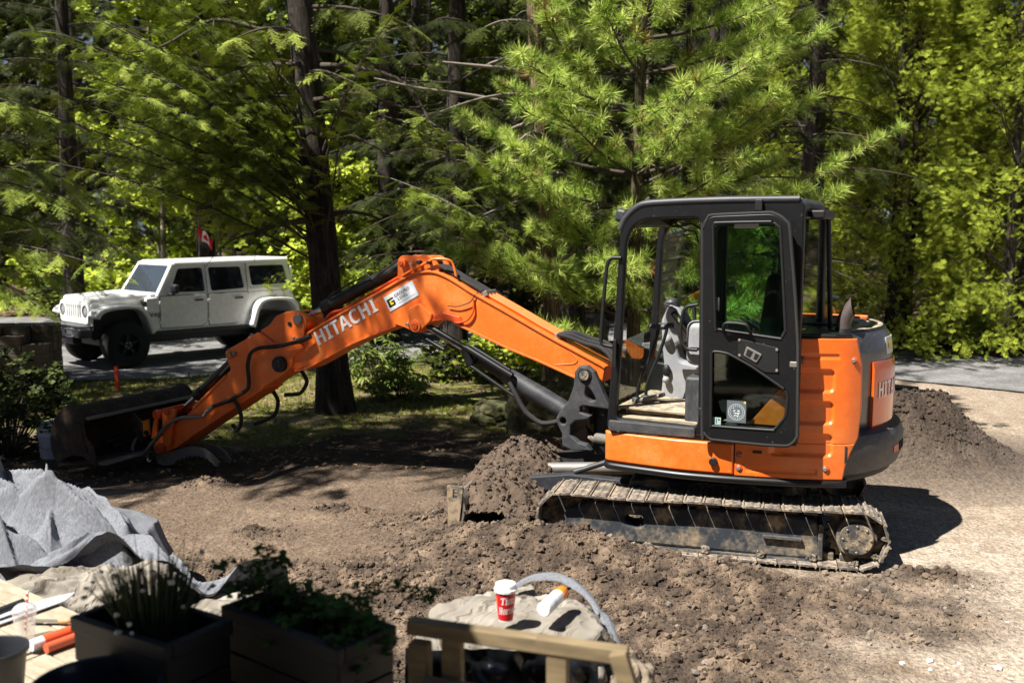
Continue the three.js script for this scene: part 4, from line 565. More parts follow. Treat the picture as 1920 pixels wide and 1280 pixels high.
// pine tuft: long soft needles round a twig tip at the origin, pointing +x
function tuftGeo(seed, n = 46) {
  const r = rng(seed), P = [];
  for (let i = 0; i < n; i++) {
    const a = r() * 6.283, c = 0.15 + 1.3 * Math.pow(r(), 0.8), l = 0.75 + 0.4 * r(), x0 = -0.45 * r(), dx = Math.cos(c), dy = Math.sin(c) * Math.cos(a), dz = Math.sin(c) * Math.sin(a), w = 0.014;
    const q = V3(dx, dy, dz).cross(V3(r() - 0.5, r() - 0.5, r() - 0.5)).normalize().multiplyScalar(w), m = [x0 + dx * l * 0.55, dy * l * 0.55, dz * l * 0.55], e = [x0 + dx * l, dy * l - 0.12 * l, dz * l];
    tri(P, [x0 - q.x, -q.y, -q.z], [x0 + q.x, q.y, q.z], [m[0] + q.x, m[1] + q.y, m[2] + q.z]); tri(P, [x0 - q.x, -q.y, -q.z], [m[0] + q.x, m[1] + q.y, m[2] + q.z], [m[0] - q.x, m[1] - q.y, m[2] - q.z]); tri(P, [m[0] - q.x, m[1] - q.y, m[2] - q.z], [m[0] + q.x, m[1] + q.y, m[2] + q.z], e);
  }
  return triGeo(P);
}
// cedar spray: flat fan of scaly branchlets, 1 long
function cedarGeo(seed) {
  const r = rng(seed), P = [];
  const lobe = (x, z, a, l, y) => { const dx = Math.cos(a), dz = Math.sin(a), w = l * 0.12; const m = [x + dx * l * 0.5, y + (r() - 0.5) * 0.05, z + dz * l * 0.5], e = [x + dx * l, y - 0.05 * l, z + dz * l]; tri(P, [x, y, z], [m[0] - dz * w, m[1], m[2] + dx * w], e); tri(P, [x, y, z], e, [m[0] + dz * w, m[1], m[2] - dx * w]); };
  const br = (x, z, a, l, d, y) => { const n = d ? 7 : 6; for (let i = 0; i < n; i++) { const t = (i + 0.5) / n, px = x + Math.cos(a) * l * t, pz = z + Math.sin(a) * l * t, py = y - 0.12 * t * l; for (const s of [-1, 1]) { const b = a + s * (0.55 + 0.2 * r()); if (!d && r() < 0.35) continue; if (d && i > 0 && i < 6) br(px, pz, b, l * (0.62 - 0.45 * t), d - 1, py); else lobe(px, pz, b, l * (d ? 0.3 : 0.34) * (1 - 0.3 * t) + 0.03, py); } } lobe(x + Math.cos(a) * l * 0.85, z + Math.sin(a) * l * 0.85, a, l * 0.3, y - 0.1 * l); };
  br(0, 0, 0, 0.8, 1, 0); return triGeo(P);
}
// twig with broad leaves, about 1 across
function leavesGeo(seed, n = 12, ll = 0.34, lw = 0.2) {
  const r = rng(seed), P = [];
  for (let i = 0; i < n; i++) {
    const t = i / n, c = V3(0.1 + 0.75 * t, (r() - 0.5) * 0.4, (r() - 0.5) * 0.7), d = V3(0.5 + r() * 0.5, (r() - 0.6) * 0.7, (r() - 0.5) * 2).normalize(), u = V3((r() - 0.5) * 0.8, 1, (r() - 0.5) * 0.8), s = d.clone().cross(u).normalize(), l = ll * (0.7 + 0.6 * r()), w = lw * (0.7 + 0.5 * r()), up = s.clone().cross(d).multiplyScalar(0.06);
    const A = c, E = c.clone().addScaledVector(d, l), L = c.clone().addScaledVector(d, l * 0.45).addScaledVector(s, w).add(up), R = c.clone().addScaledVector(d, l * 0.45).addScaledVector(s, -w).add(up), M = c.clone().addScaledVector(d, l * 0.5);
    tri(P, A.toArray(), L.toArray(), M.toArray()); tri(P, L.toArray(), E.toArray(), M.toArray()); tri(P, A.toArray(), M.toArray(), R.toArray()); tri(P, M.toArray(), E.toArray(), R.toArray());
  }
  return triGeo(P);
}
// whorl of long leathery leaves
function whorlGeo(seed, n = 9) {
  const r = rng(seed), P = [];
  for (let i = 0; i < n; i++) { const a = i / n * 6.283 + r() * 0.4, l = 0.8 + 0.35 * r(), w = 0.13, dy = 0.25 - 0.5 * r(); const d = [Math.cos(a), Math.sin(a)], at = (t, s, y) => [d[0] * l * t - d[1] * w * s, y, d[1] * l * t + d[0] * w * s]; const h = (t) => dy * t - 0.35 * t * t; tri(P, at(0, 0, 0), at(0.4, 1, h(0.4) + 0.04), at(0.5, 0, h(0.5))); tri(P, at(0.4, 1, h(0.4) + 0.04), at(1, 0, h(1)), at(0.5, 0, h(0.5))); tri(P, at(0, 0, 0), at(0.5, 0, h(0.5)), at(0.4, -1, h(0.4) + 0.04)); tri(P, at(0.5, 0, h(0.5)), at(1, 0, h(1)), at(0.4, -1, h(0.4) + 0.04)); }
  return triGeo(P);
}
const FROND = [frondGeo(1), frondGeo(2), frondGeo(3)], FROND_FAR = [frondGeo(4, 7, 6), frondGeo(5, 7, 6)], TUFT = [tuftGeo(1), tuftGeo(2), tuftGeo(3)], CEDAR = [cedarGeo(1), cedarGeo(2)], LEAVES = [leavesGeo(1), leavesGeo(2), leavesGeo(3)], WHORL = [whorlGeo(1), whorlGeo(2)];
const bark = (a, b, s) => { const t = tex(256, (u, v) => { const q = clamp(0.5 + 1.7 * tn(u, v * 0.3, 16, 4, s) + 0.7 * tn(u, v, 40, 3, s + 2)); return mix3(a, b, q); }, 1); t.repeat.set(2, 0.6); return t; };
const mkBark = (a, b, s, bs = 0.03) => { const t = bark(a, b, s); return MAT({ map: t, bumpMap: t, bumpScale: bs, roughness: 1 }); };
const mBarkDark = mkBark([24, 20, 17], [72, 62, 53], 1), mBarkTan = mkBark([74, 58, 44], [168, 142, 112], 4), mBarkPale = mkBark([110, 100, 84], [196, 186, 166], 7, 0.015), mTwig = MAT({ color: lin(0.075, 0.058, 0.045), roughness: 1 }), mTwigPale = MAT({ color: lin(0.2, 0.17, 0.14), roughness: 1 });
function taper(pts, r0, r1, seg = 8, n = 12, flare = 0) { // tapered tube along points, uv in metres
  const c = new THREE.CatmullRomCurve3(pts.map((p) => V3(...p))), L = c.getLength(), fr = c.computeFrenetFrames(n, false), P = [], T = [], I = [];
  for (let i = 0; i <= n; i++) { const t = i / n, p = c.getPointAt(t), r = lerp(r0, r1, t) + flare * Math.exp(-t * L * 2.5); for (let j = 0; j <= seg; j++) { const a = j / seg * 6.2832, k = r * (1 + 0.1 * n3(Math.cos(a) * 2, t * L * 1.5, Math.sin(a) * 2)), x = fr.normals[i].x * Math.cos(a) + fr.binormals[i].x * Math.sin(a), y = fr.normals[i].y * Math.cos(a) + fr.binormals[i].y * Math.sin(a), z = fr.normals[i].z * Math.cos(a) + fr.binormals[i].z * Math.sin(a); P.push(p.x + x * k, p.y + y * k, p.z + z * k); T.push(j / seg, t * L); } }
  for (let i = 0; i < n; i++) for (let j = 0; j < seg; j++) { const a = i * (seg + 1) + j; I.push(a, a + 1, a + seg + 1, a + 1, a + seg + 2, a + seg + 1); }
  const g = new THREE.BufferGeometry(); g.setAttribute('position', new THREE.Float32BufferAttribute(P, 3)); g.setAttribute('uv', new THREE.Float32BufferAttribute(T, 2)); g.setIndex(I); g.computeVertexNormals(); return g;
}
class Tree {
  constructor(name, label, x, z, seed, group) { this.o = thing(name, label, 'tree', [x, hGround(x, z) - 0.05, z], 0, group); this.r = rng(seed); this.w = []; this.sp = new Map(); this.m = new THREE.Matrix4(); this.X = V3(); this.Y = V3(); this.Z = V3(); }
  trunk(pts, r0, r1, mat, seg = 14, flare = 0) { this.tp = new THREE.CatmullRomCurve3(pts.map((p) => V3(...p))); mesh('trunk', taper(pts, r0, r1, seg, 24, flare), mat, this.o); }
  at(y) { const a = this.tp.points[0].y, b = this.tp.points.at(-1).y; return this.tp.getPoint(clamp((y - a) / (b - a))); }
  limb(pts, r0, r1 = 0.006, seg = 5, n = 7) { this.w.push(taper(pts, r0, r1, seg, n)); }
  spray(geo, p, dir, size, col, roll = 0) {
    this.X.copy(dir).normalize(); this.Y.set(0, 1, 0).addScaledVector(this.X, -this.X.y); if (this.Y.lengthSq() < 1e-4) this.Y.set(1, 0, 0); this.Y.normalize(); this.Z.crossVectors(this.X, this.Y);
    if (roll) { const c = Math.cos(roll), s = Math.sin(roll), y = this.Y.clone(), z = this.Z.clone(); this.Y.copy(y).multiplyScalar(c).addScaledVector(z, s); this.Z.copy(z).multiplyScalar(c).addScaledVector(y, -s); }
    this.m.makeBasis(this.X, this.Y, this.Z).scale(V3(size, size, size)).setPosition(p);
    if (!this.sp.has(geo)) this.sp.set(geo, [[], []]); const s = this.sp.get(geo); s[0].push(this.m.clone()); s[1].push(col);
  }
  tint(a, b) { const t = this.r(), v = 0.75 + 0.5 * this.r(); return lin(lerp(a[0], b[0], t) * v, lerp(a[1], b[1], t) * v, lerp(a[2], b[2], t) * v); }
  done(leaf, twig = mTwig) { if (this.w.length) { const b = mesh('limbs', merge(this.w), twig, this.o); b.userData.kind = 'stuff'; } for (const [g, [m, c]] of this.sp) instanced('crown', g, leaf, m, c, this.o); return this.o; }
  // one conifer bough: limb from p to q (local), with side twigs carrying fronds on its outer part
  bough(p, q, opt) {
    const { bare = 0.3, size = 0.34, a, b, step = 0.13, r0 = 0.03, side = 0.5, geos = FROND, droop = 0.12 } = opt, r = this.r, L = p.distanceTo(q), pts = [];
    const bend = (r() - 0.5) * 0.3 * L * 0.4, dirF = q.clone().sub(p), per = V3(-dirF.z, 0, dirF.x).normalize();
    for (let i = 0; i <= 5; i++) { const t = i / 5, v = p.clone().lerp(q, t); v.y += Math.sin(t * Math.PI) * droop * L * 0.5; v.addScaledVector(per, Math.sin(t * 3.14) * bend); pts.push(v.toArray()); }
    this.limb(pts, r0, 0.006); const c = new THREE.CatmullRomCurve3(pts.map((v) => V3(...v)));
    for (let s = bare * L; s < L; s += step * (0.7 + 0.6 * r())) {
      const t = s / L, v = c.getPointAt(t), d = c.getTangentAt(t), sl = side * L * (1.05 - t) * (0.35 + 0.65 * r());
      for (const k of [-1, 1]) {
        if (r() < 0.12) continue; const an = 0.75 + 0.4 * r(), sd = d.clone().multiplyScalar(Math.cos(an)).addScaledVector(per, k * Math.sin(an)); sd.y += -0.12 - 0.15 * r(); sd.normalize();
        const e = v.clone().addScaledVector(sd, sl); if (sl > 0.12) this.limb([v.toArray(), v.clone().lerp(e, 0.5).add(V3(0, 0.02, 0)).toArray(), e.toArray()], 0.007, 0.003, 3, 2);
        for (let u = 0; u <= sl; u += size * 0.42) { const f = v.clone().addScaledVector(sd, u), k2 = r() < 0.5 ? -1 : 1, fd = sd.clone().multiplyScalar(0.8).addScaledVector(d, k2 * 0.5 * r()); fd.y -= 0.1 + 0.25 * r(); this.spray(geos[Math.floor(r() * geos.length)], f, fd, size * (0.7 + 0.6 * r()), this.tint(a, b), (r() - 0.5) * 0.9); }
      }
    }
    const e = c.getPointAt(1), d = c.getTangentAt(1); d.y -= 0.1; for (let i = 0; i < 2; i++) this.spray(geos[i % geos.length], e, d, size, this.tint(a, b), (r() - 0.5) * 0.6);
  }
}
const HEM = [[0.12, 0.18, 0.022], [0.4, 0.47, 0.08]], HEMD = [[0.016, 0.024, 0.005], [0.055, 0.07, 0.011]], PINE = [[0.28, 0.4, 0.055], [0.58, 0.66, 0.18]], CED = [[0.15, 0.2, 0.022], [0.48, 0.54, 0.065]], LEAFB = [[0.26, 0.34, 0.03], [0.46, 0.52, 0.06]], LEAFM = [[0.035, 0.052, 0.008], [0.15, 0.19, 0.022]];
// generic conifer: boughs all round, longest low down
function conifer(label, x, z, h, base, R, seed, o = {}) {
  const t = new Tree(o.name || 'spruce_tree', label, x, z, seed, o.group), r = t.r, tr = o.tr || h * 0.014 + 0.04, lean = o.lean || (r() - 0.5) * 0.4;
  t.trunk([[0, 0, 0], [lean * 0.3, h * 0.33, 0], [lean * 0.8, h * 0.7, 0.05], [lean, h, 0]], tr, 0.02, o.bark || mBarkDark, 10, tr * 0.5);
  if (o.dead) for (let i = 0; i < o.dead; i++) { const y = lerp(0.9, base + 0.5, r()), a = r() * 6.283, l = 0.4 + r() * 1.0, p = t.at(y), q = p.clone().add(V3(Math.cos(a) * l, -0.15 * l + (r() - 0.5) * 0.3, Math.sin(a) * l)); t.limb([p.toArray(), p.clone().lerp(q, 0.5).add(V3(0, 0.06, 0)).toArray(), q.toArray()], 0.018, 0.004, 4, 4); }
  const n = o.n || 60;
  for (let i = 0; i < n; i++) { const k = Math.pow((i + r()) / n, 1.15), y = lerp(base, h * 0.97, k), l = R * (1 - 0.85 * k) * (0.65 + 0.5 * r()), a = i * 2.399 + r() * 0.9, p = t.at(y), q = p.clone().add(V3(Math.cos(a) * l, l * (o.rise ?? -0.12) + (r() - 0.5) * 0.25, Math.sin(a) * l)); t.bough(p, q, { bare: 0.22, size: 0.4, a: (o.col || HEM)[0], b: (o.col || HEM)[1], step: 0.24, side: 0.4, r0: 0.022, ...o.b }); }
  return t.done(o.leaf || mNeedle);
}
// ---- the big dark trunk left of the boom
{
  const bx = -2.23, bz = -12.45, t = new Tree('spruce_tree', 'big spruce with thick dark trunk standing behind the raised boom', bx, bz, 77), r = t.r, W = (p) => V3(p[0] - bx, p[1], p[2] - bz);
  t.trunk([[0, 0, 0], [-0.1, 1.6, 0], [-0.2, 3.2, 0.02], [-0.36, 5.4, 0.02], [-0.5, 9, 0], [-0.55, 14, 0]], 0.21, 0.05, mBarkDark, 18, 0.06);
  const bare = [[[-2.37, 2.46, -12.4], [-2.7, 2.43, -12.1], [-2.98, 2.33, -11.9], [-3.24, 2.24, -11.7]], [[-2.31, 2.53, -12.4], [-1.96, 2.56, -12.3], [-1.62, 2.48, -12.2]], [[-2.53, 4.33, -12.4], [-2.93, 4.3, -12.2], [-3.39, 4.24, -12.0], [-3.85, 4.24, -11.7]], [[-2.58, 4.8, -12.4], [-2.92, 4.7, -12.2], [-3.49, 4.78, -12.0], [-4.06, 4.44, -11.8], [-4.36, 4.34, -11.6]], [[-2.83, 4.59, -11.8], [-2.67, 4.28, -11.9], [-2.54, 3.97, -12.1], [-2.42, 3.74, -12.3]], [[-2.33, 4.33, -12.4], [-1.91, 4.28, -12.2], [-1.26, 4.05, -12.0], [-0.81, 3.29, -11.8]], [[-2.4, 3.5, -12.4], [-1.9, 3.45, -12.0], [-1.4, 3.2, -11.9]], [[-2.4, 3.9, -12.3], [-1.8, 3.95, -12.1], [-1.3, 3.8, -12.2], [-0.9, 3.85, -12.3]]];
  bare.forEach((b, i) => { t.limb(b.map((p) => W(p).toArray()), i === 0 ? 0.05 : 0.035, 0.01, 7, 12); for (let k = 0; k < 6; k++) { const a = W(b[1 + k % (b.length - 1)]), e = a.clone().add(V3((r() - 0.5) * 0.9, (r() - 0.7) * 0.6, (r() - 0.3) * 0.6)); t.limb([a.toArray(), a.clone().lerp(e, 0.5).add(V3(0, 0.05, 0)).toArray(), e.toArray()], 0.009, 0.003, 3, 3); } });
  const ends = [[-3.57, 4.13, -11.2], [-4.38, 3.9, -11], [-4.76, 3.73, -10.8], [-3.12, 3.56, -11.2], [-3.75, 3.25, -11.3], [-4.19, 3.44, -10.9], [-5.01, 3.57, -10.6], [-4.89, 3.26, -10.8], [-2.69, 3.42, -11.6], [-3.92, 4.54, -11.4], [-5.04, 4.41, -11], [-3.34, 3.96, -11.4], [-4.66, 4.73, -11.5], [-1.99, 3.44, -11.7], [-2.87, 3.79, -11.4], [-4.3, 3.3, -11.1], [-5.2, 3.1, -11.3], [-4.0, 4.9, -11.2], [-3.2, 5.0, -11.4], [-1.5, 4.6, -11.6], [-4.5, 4.15, -11.6]];
  for (const e0 of ends) for (let k2 = 0; k2 < (e0[1] > 3.6 ? 2 : 1); k2++) { const e = k2 ? [e0[0] + (r() - 0.5) * 0.9, e0[1] + (r() - 0.5) * 0.7, e0[2] + (r() - 0.3) * 0.5] : e0; const q = W(e), L = Math.hypot(q.x, q.z), p = t.at(e[1] + 0.2 + 1.1 * (r() - 0.25)); t.bough(p, q, { bare: 0.3, size: 0.24, a: HEM[0], b: HEM[1], step: 0.14, side: 0.24, r0: 0.018 }); }
  for (let i = 0; i < 34; i++) { const y = lerp(6.4, 13, i / 34), a = i * 2.4, l = 1.8 * (1 - 0.75 * i / 34) * (0.6 + 0.5 * r()), p = t.at(y); t.bough(p, p.clone().add(V3(Math.cos(a) * l, -0.2 * l, Math.sin(a) * l)), { bare: 0.3, size: 0.42, a: HEMD[0], b: HEM[1], step: 0.34, side: 0.35 }); }
  t.done(mNeedle);
}
// ---- tan trunk behind the boom foot
{
  const bx = 0.45, bz = -11.9, t = new Tree('spruce_tree', 'slim spruce with tan scaly bark behind the boom foot', bx, bz, 81), r = t.r, W = (p) => V3(p[0] - bx, p[1], p[2] - bz);
  t.trunk([[0.03, 0, 0.05], [0.02, 1.5, 0], [-0.08, 3.1, 0], [-0.2, 4.8, 0], [-0.25, 8, 0], [-0.2, 13, 0]], 0.105, 0.03, mBarkTan, 12, 0.1);
  for (const b of [[[0.25, 3.7, -11.9], [-0.12, 3.81, -11.8], [-0.55, 3.88, -11.7], [-1.03, 3.93, -11.6], [-1.56, 4.03, -11.5]], [[0.25, 4.12, -11.9], [0, 4.19, -11.9], [-0.37, 4.23, -11.9], [-0.87, 4.28, -11.9]], [[0.35, 3.3, -11.9], [0.0, 3.35, -11.7], [-0.3, 3.2, -11.6]], [[0.45, 1.95, -11.9], [0.6, 2.0, -11.7], [0.75, 2.08, -11.6]]]) t.limb(b.map((p) => W(p).toArray()), 0.03, 0.012, 6, 10);
  for (const e of [[-0.64, 2.82, -11], [-1.15, 2.64, -10.8], [-0.24, 2.89, -11.2], [-0.9, 2.72, -11.1], [-1.35, 2.9, -11.2], [-0.5, 2.5, -11.4], [-1.0, 3.6, -11.6]]) t.bough(t.at(e[1] + 0.15), W(e), { bare: 0.4, size: 0.28, a: HEM[0], b: HEM[1], step: 0.13, side: 0.4, r0: 0.024 });
  for (let i = 0; i < 34; i++) { const y = lerp(4.3, 12.5, i / 34), a = i * 2.4, l = 1.5 * (1 - 0.75 * i / 34) * (0.6 + 0.5 * r()), p = t.at(y); t.bough(p, p.clone().add(V3(Math.cos(a) * l, -0.2 * l, Math.sin(a) * l)), { bare: 0.3, size: 0.4, a: HEMD[0], b: HEMD[1], step: 0.32, side: 0.35 }); }
  t.done(mNeedle, mTwigPale);
}
// ---- white pine behind the cab
{
  const bx = 1.42, bz = -11.1, t = new Tree('pine_tree', 'bright green young white pine with long soft needles behind the cab', bx, bz, 91), r = t.r;
  t.trunk([[-0.06, 0, 0], [-0.05, 2.5, 0], [0, 5, 0], [0.05, 8.5, 0]], 0.085, 0.02, mkBark([48, 42, 30], [120, 110, 78], 12), 10, 0.04);
  const branch = (p, q) => {
    const L = p.distanceTo(q), d0 = q.clone().sub(p).normalize(), per = V3(-d0.z, 0, d0.x).normalize(), pts = []; for (let i = 0; i <= 4; i++) { const u = i / 4, v = p.clone().lerp(q, u); v.y -= Math.sin(u * Math.PI) * 0.1 * L * 0.5; pts.push(v.toArray()); }
    t.limb(pts, 0.014 + 0.006 * L, 0.005, 5, 8); const c = new THREE.CatmullRomCurve3(pts.map((v) => V3(...v)));
    const tuft = (v, d) => { const k = 0.12 * (0.6 + 0.85 * r()), q = r(); t.spray(TUFT[Math.floor(r() * 3)], v, d, k, q < 0.035 ? lin(0.22, 0.12, 0.04) : q < 0.25 ? t.tint([0.12, 0.2, 0.035], PINE[0]) : t.tint(PINE[0], PINE[1]), r() * 6); };
    for (let s = 0.3 * L; s < L; s += 0.15) { const u = s / L, v = c.getPointAt(u), d = c.getTangentAt(u); for (const k of [-1, 1]) { if (r() < 0.15) continue; const l = (0.16 + 0.42 * (1 - u)) * (0.6 + 0.7 * r()), sd = d.clone().multiplyScalar(0.75).addScaledVector(per, k * (0.5 + 0.4 * r())); sd.y += 0.05 + 0.35 * r(); sd.normalize(); const e = v.clone().addScaledVector(sd, l); t.limb([v.toArray(), v.clone().lerp(e, 0.5).add(V3(0, -0.01, 0)).toArray(), e.toArray()], 0.006, 0.003, 3, 2); for (let w = l; w > l * 0.25; w -= 0.07) { const f = v.clone().addScaledVector(sd, w); tuft(f, sd); if (r() < 0.35) tuft(f, V3(sd.x + (r() - 0.5), sd.y + 0.4 * r(), sd.z + (r() - 0.5))); } } }
    const e = c.getPointAt(1); for (let i = 0; i < 3; i++) tuft(e, d0.clone().add(V3((r() - 0.5) * 0.5, 0.3 * r(), (r() - 0.5) * 0.5)));
  };
  for (let w = 0; w < 16; w++) { const y = 1.25 + w * 0.42, n = 5 + (w % 2); for (let i = 0; i < n; i++) { const a = i / n * 6.283 + w * 0.9 + (r() - 0.5) * 0.5, l = (w < 10 ? 1.75 : 1.75 - (w - 9) * 0.2) * (0.65 + 0.55 * r()), p = t.at(y), q = p.clone().add(V3(Math.cos(a) * l, l * (0.12 + 0.3 * r()) - (w < 4 ? 0.15 : 0), Math.sin(a) * l)); branch(p, q); } }
  const W = (x, y, z) => V3(x - bx, y, z - bz);
  branch(t.at(2.5), W(3.96, 3.38, -10.3)); branch(t.at(2.2), W(3.35, 2.73, -10.2)); branch(t.at(2.9), W(3.14, 4.59, -10.8)); branch(t.at(2.3), W(0.0, 3.24, -10.6)); branch(t.at(2.1), W(0.22, 2.84, -10.3)); branch(t.at(1.9), W(2.9, 2.6, -10.1)); branch(t.at(3.6), W(0.34, 4.59, -10.8)); branch(t.at(3.2), W(2.7, 3.7, -10.2)); branch(t.at(1.5), W(0.35, 1.95, -10.4));
  t.done(leafMat(0.45, 0.16));
}
// ---- conifers at the left, in the middle and behind
const near = 'dark conifers around the yard';
conifer('dense dark hemlock at the left beyond the stacked bricks', -7.7, -13.5, 11, 1.7, 2.5, 101, { n: 70, col: HEM, name: 'hemlock_tree', group: near, b: { size: 0.36, step: 0.2 } });
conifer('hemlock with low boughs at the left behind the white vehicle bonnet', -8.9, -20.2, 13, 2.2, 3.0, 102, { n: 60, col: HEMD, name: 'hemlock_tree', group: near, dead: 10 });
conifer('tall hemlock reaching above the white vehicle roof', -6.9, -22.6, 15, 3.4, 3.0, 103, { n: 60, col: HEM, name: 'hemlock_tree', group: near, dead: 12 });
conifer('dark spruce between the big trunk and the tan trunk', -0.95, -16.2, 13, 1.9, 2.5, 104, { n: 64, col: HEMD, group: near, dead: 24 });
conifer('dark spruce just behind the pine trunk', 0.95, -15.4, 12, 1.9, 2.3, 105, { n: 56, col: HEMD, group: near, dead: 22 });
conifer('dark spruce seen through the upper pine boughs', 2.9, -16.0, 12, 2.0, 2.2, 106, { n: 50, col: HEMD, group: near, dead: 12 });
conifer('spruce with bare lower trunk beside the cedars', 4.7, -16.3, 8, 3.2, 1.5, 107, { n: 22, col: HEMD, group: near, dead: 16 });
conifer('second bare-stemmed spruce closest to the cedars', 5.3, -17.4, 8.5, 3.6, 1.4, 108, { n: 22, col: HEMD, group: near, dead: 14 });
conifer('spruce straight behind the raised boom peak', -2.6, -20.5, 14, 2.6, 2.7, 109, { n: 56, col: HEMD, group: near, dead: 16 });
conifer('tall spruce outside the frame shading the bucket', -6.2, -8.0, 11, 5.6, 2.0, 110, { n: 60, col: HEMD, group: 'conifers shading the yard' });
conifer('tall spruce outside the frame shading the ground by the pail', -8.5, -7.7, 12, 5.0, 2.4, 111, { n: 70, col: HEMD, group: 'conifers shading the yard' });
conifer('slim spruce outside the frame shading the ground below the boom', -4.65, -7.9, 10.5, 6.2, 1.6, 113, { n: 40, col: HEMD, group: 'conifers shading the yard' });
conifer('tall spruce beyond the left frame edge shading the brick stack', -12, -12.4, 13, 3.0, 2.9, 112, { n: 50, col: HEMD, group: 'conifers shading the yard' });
// ---- cedars on the right
function cedar(label, x, z, h, R, seed) {
  const t = new Tree('cedar_tree', label, x, z, seed, 'cedars along the road'), r = t.r; t.trunk([[0, 0, 0], [0.05, h * 0.4, 0], [0, h, 0]], 0.11, 0.02, mBarkDark, 10, 0.05);
  const n = Math.round(h * R * 36);
  for (let i = 0; i < n; i++) {
    const k = Math.pow(r(), 0.9), y = 0.25 + k * (h - 0.25), rad = R * Math.pow(1 - k * 0.92, 0.75) * (y < 1.2 ? 0.8 + 0.17 * y : 1), a = r() * 6.283, l = rad * (0.72 + 0.36 * r()) * (1 + 0.28 * n3(Math.cos(a) * 2 + seed, y * 1.1, Math.sin(a) * 2)), p = V3(Math.cos(a) * l, y, Math.sin(a) * l), out = V3(Math.cos(a), 0.15, Math.sin(a)); if (n3(p.x * 1.7 + seed, p.y * 1.7, p.z * 1.7) < -0.16) continue;
    if (i % 5 === 0) { const s = t.at(Math.max(0.4, y - 0.35 * l)); t.limb([s.toArray(), s.clone().lerp(p, 0.6).toArray(), p.toArray()], 0.016, 0.005, 4, 4); }
    const m = 34; for (let j = 0; j < m; j++) { const d = out.clone().add(V3((r() - 0.5) * 1.3, (r() - 0.7) * 1.2, (r() - 0.5) * 1.3)), f = p.clone().add(V3((r() - 0.5) * 0.4, (r() - 0.5) * 0.35, (r() - 0.5) * 0.4)); t.spray(CEDAR[j & 1], f, d, 0.145 * (0.7 + 0.6 * r()), t.tint(CED[0], CED[1]), (r() - 0.5) * 2.6); }
  }
  t.done(mScale);
}
cedar('cedar filling the gap behind the soil pile', 7.1, -18.6, 9, 1.6, 206); cedar('cedar standing forward by the road edge', 8.9, -17.9, 9.5, 1.6, 207); cedar('tall yellow-green cedar at the right edge of the picture', 9.6, -18.8, 11, 2.0, 201); cedar('yellow-green cedar second from the right edge', 7.7, -19.4, 10.5, 1.9, 202); cedar('cedar with shaded foot nearest the exhaust stack', 6.2, -20.6, 10, 1.7, 203); cedar('cedar behind the others at the right', 8.7, -22.5, 12, 2.0, 204); cedar('cedar half cut by the right frame edge', 11.3, -19.6, 11, 2.0, 205);
// ---- broadleaf trees with bright young leaves
function broad(label, x, z, h, base, R, seed, o = {}) {
  const t = new Tree(o.name || 'maple_tree', label, x, z, seed, o.group || 'leafy trees beyond the road'), r = t.r, tr = o.tr || 0.07; t.trunk([[0, 0, 0], [(r() - 0.5) * 0.3, h * 0.4, 0], [(r() - 0.5) * 0.6, h, 0]], tr, 0.02, o.bark || mBarkPale, 9, tr * 0.4);
  const n = o.n || 46, c = o.col || LEAFB;
  for (let i = 0; i < n; i++) { const y = lerp(base, h, Math.pow(r(), 0.9)), l = R * Math.sin(clamp((y - base) / (h - base) * 0.85 + 0.12) * Math.PI) * (0.4 + 0.7 * r()) + 0.15, a = r() * 6.283, p = t.at(Math.max(0.6, y - l * 0.4)), q = V3(p.x + Math.cos(a) * l, y, p.z + Math.sin(a) * l); t.limb([p.toArray(), p.clone().lerp(q, 0.5).add(V3(0, 0.05, 0)).toArray(), q.toArray()], 0.014, 0.004, 4, 4); const m = o.m || 16; for (let j = 0; j < m; j++) { const f = p.clone().lerp(q, 0.35 + 0.7 * r()).add(V3((r() - 0.5) * 0.8, (r() - 0.5) * 0.5, (r() - 0.5) * 0.8)); t.spray(LEAVES[j % 3], f, V3(r() - 0.5, (r() - 0.6) * 0.6, r() - 0.5), (o.s || 0.34) * (0.5 + 0.85 * r()), t.tint(c[0], c[1]), (r() - 0.5)); } }
  t.done(mLeaf);
}
const asp = 'pale-stemmed trees behind the white vehicle', aL = ['pale aspen stem left of the flag', 'thick pale aspen stem right of the flag', 'straight pale aspen stem second from the flag', 'thin pale stem third from the flag', 'thin pale stem nearest the big spruce trunk', 'leaning pale stem above the vehicle roof'];
[[-8.1, -23, 0.07], [-6.75, -22.6, 0.095], [-6.5, -23.1, 0.075], [-6.6, -24.6, 0.06], [-6.2, -24.8, 0.055], [-7.5, -25.5, 0.07]].forEach(([x, z, tr], i) => broad(aL[i], x, z, 10, 3.0, 1.7, 300 + i, { tr, n: 34, m: 12, name: 'aspen_tree', group: asp }));
broad('low bright maple left of the big spruce trunk', -4.4, -22.5, 5, 0.9, 1.9, 320, { n: 60, m: 18 }); broad('maple behind the boom lettering', -3.6, -25.5, 8, 1.0, 2.4, 321, { n: 60, m: 18, col: LEAFM }); broad('low leafy maple by the flag', -9.3, -26, 7, 0.8, 2.3, 322, { n: 56 }); broad('maple in the gap right of the big spruce', -1.2, -24.5, 8, 1.0, 2.4, 323, { n: 56, col: LEAFM }); broad('maple in the gap behind the tan trunk', 1.0, -25, 8.5, 1.0, 2.4, 324, { n: 56, col: LEAFM }); broad('maple behind the cab roof', 3.4, -26, 9, 1.0, 2.6, 325, { n: 56, col: LEAFM });
broad('small maple lit beside the vehicle tail', -3.7, -19.9, 3.6, 0.5, 1.2, 326, { n: 44, m: 16, s: 0.26 });
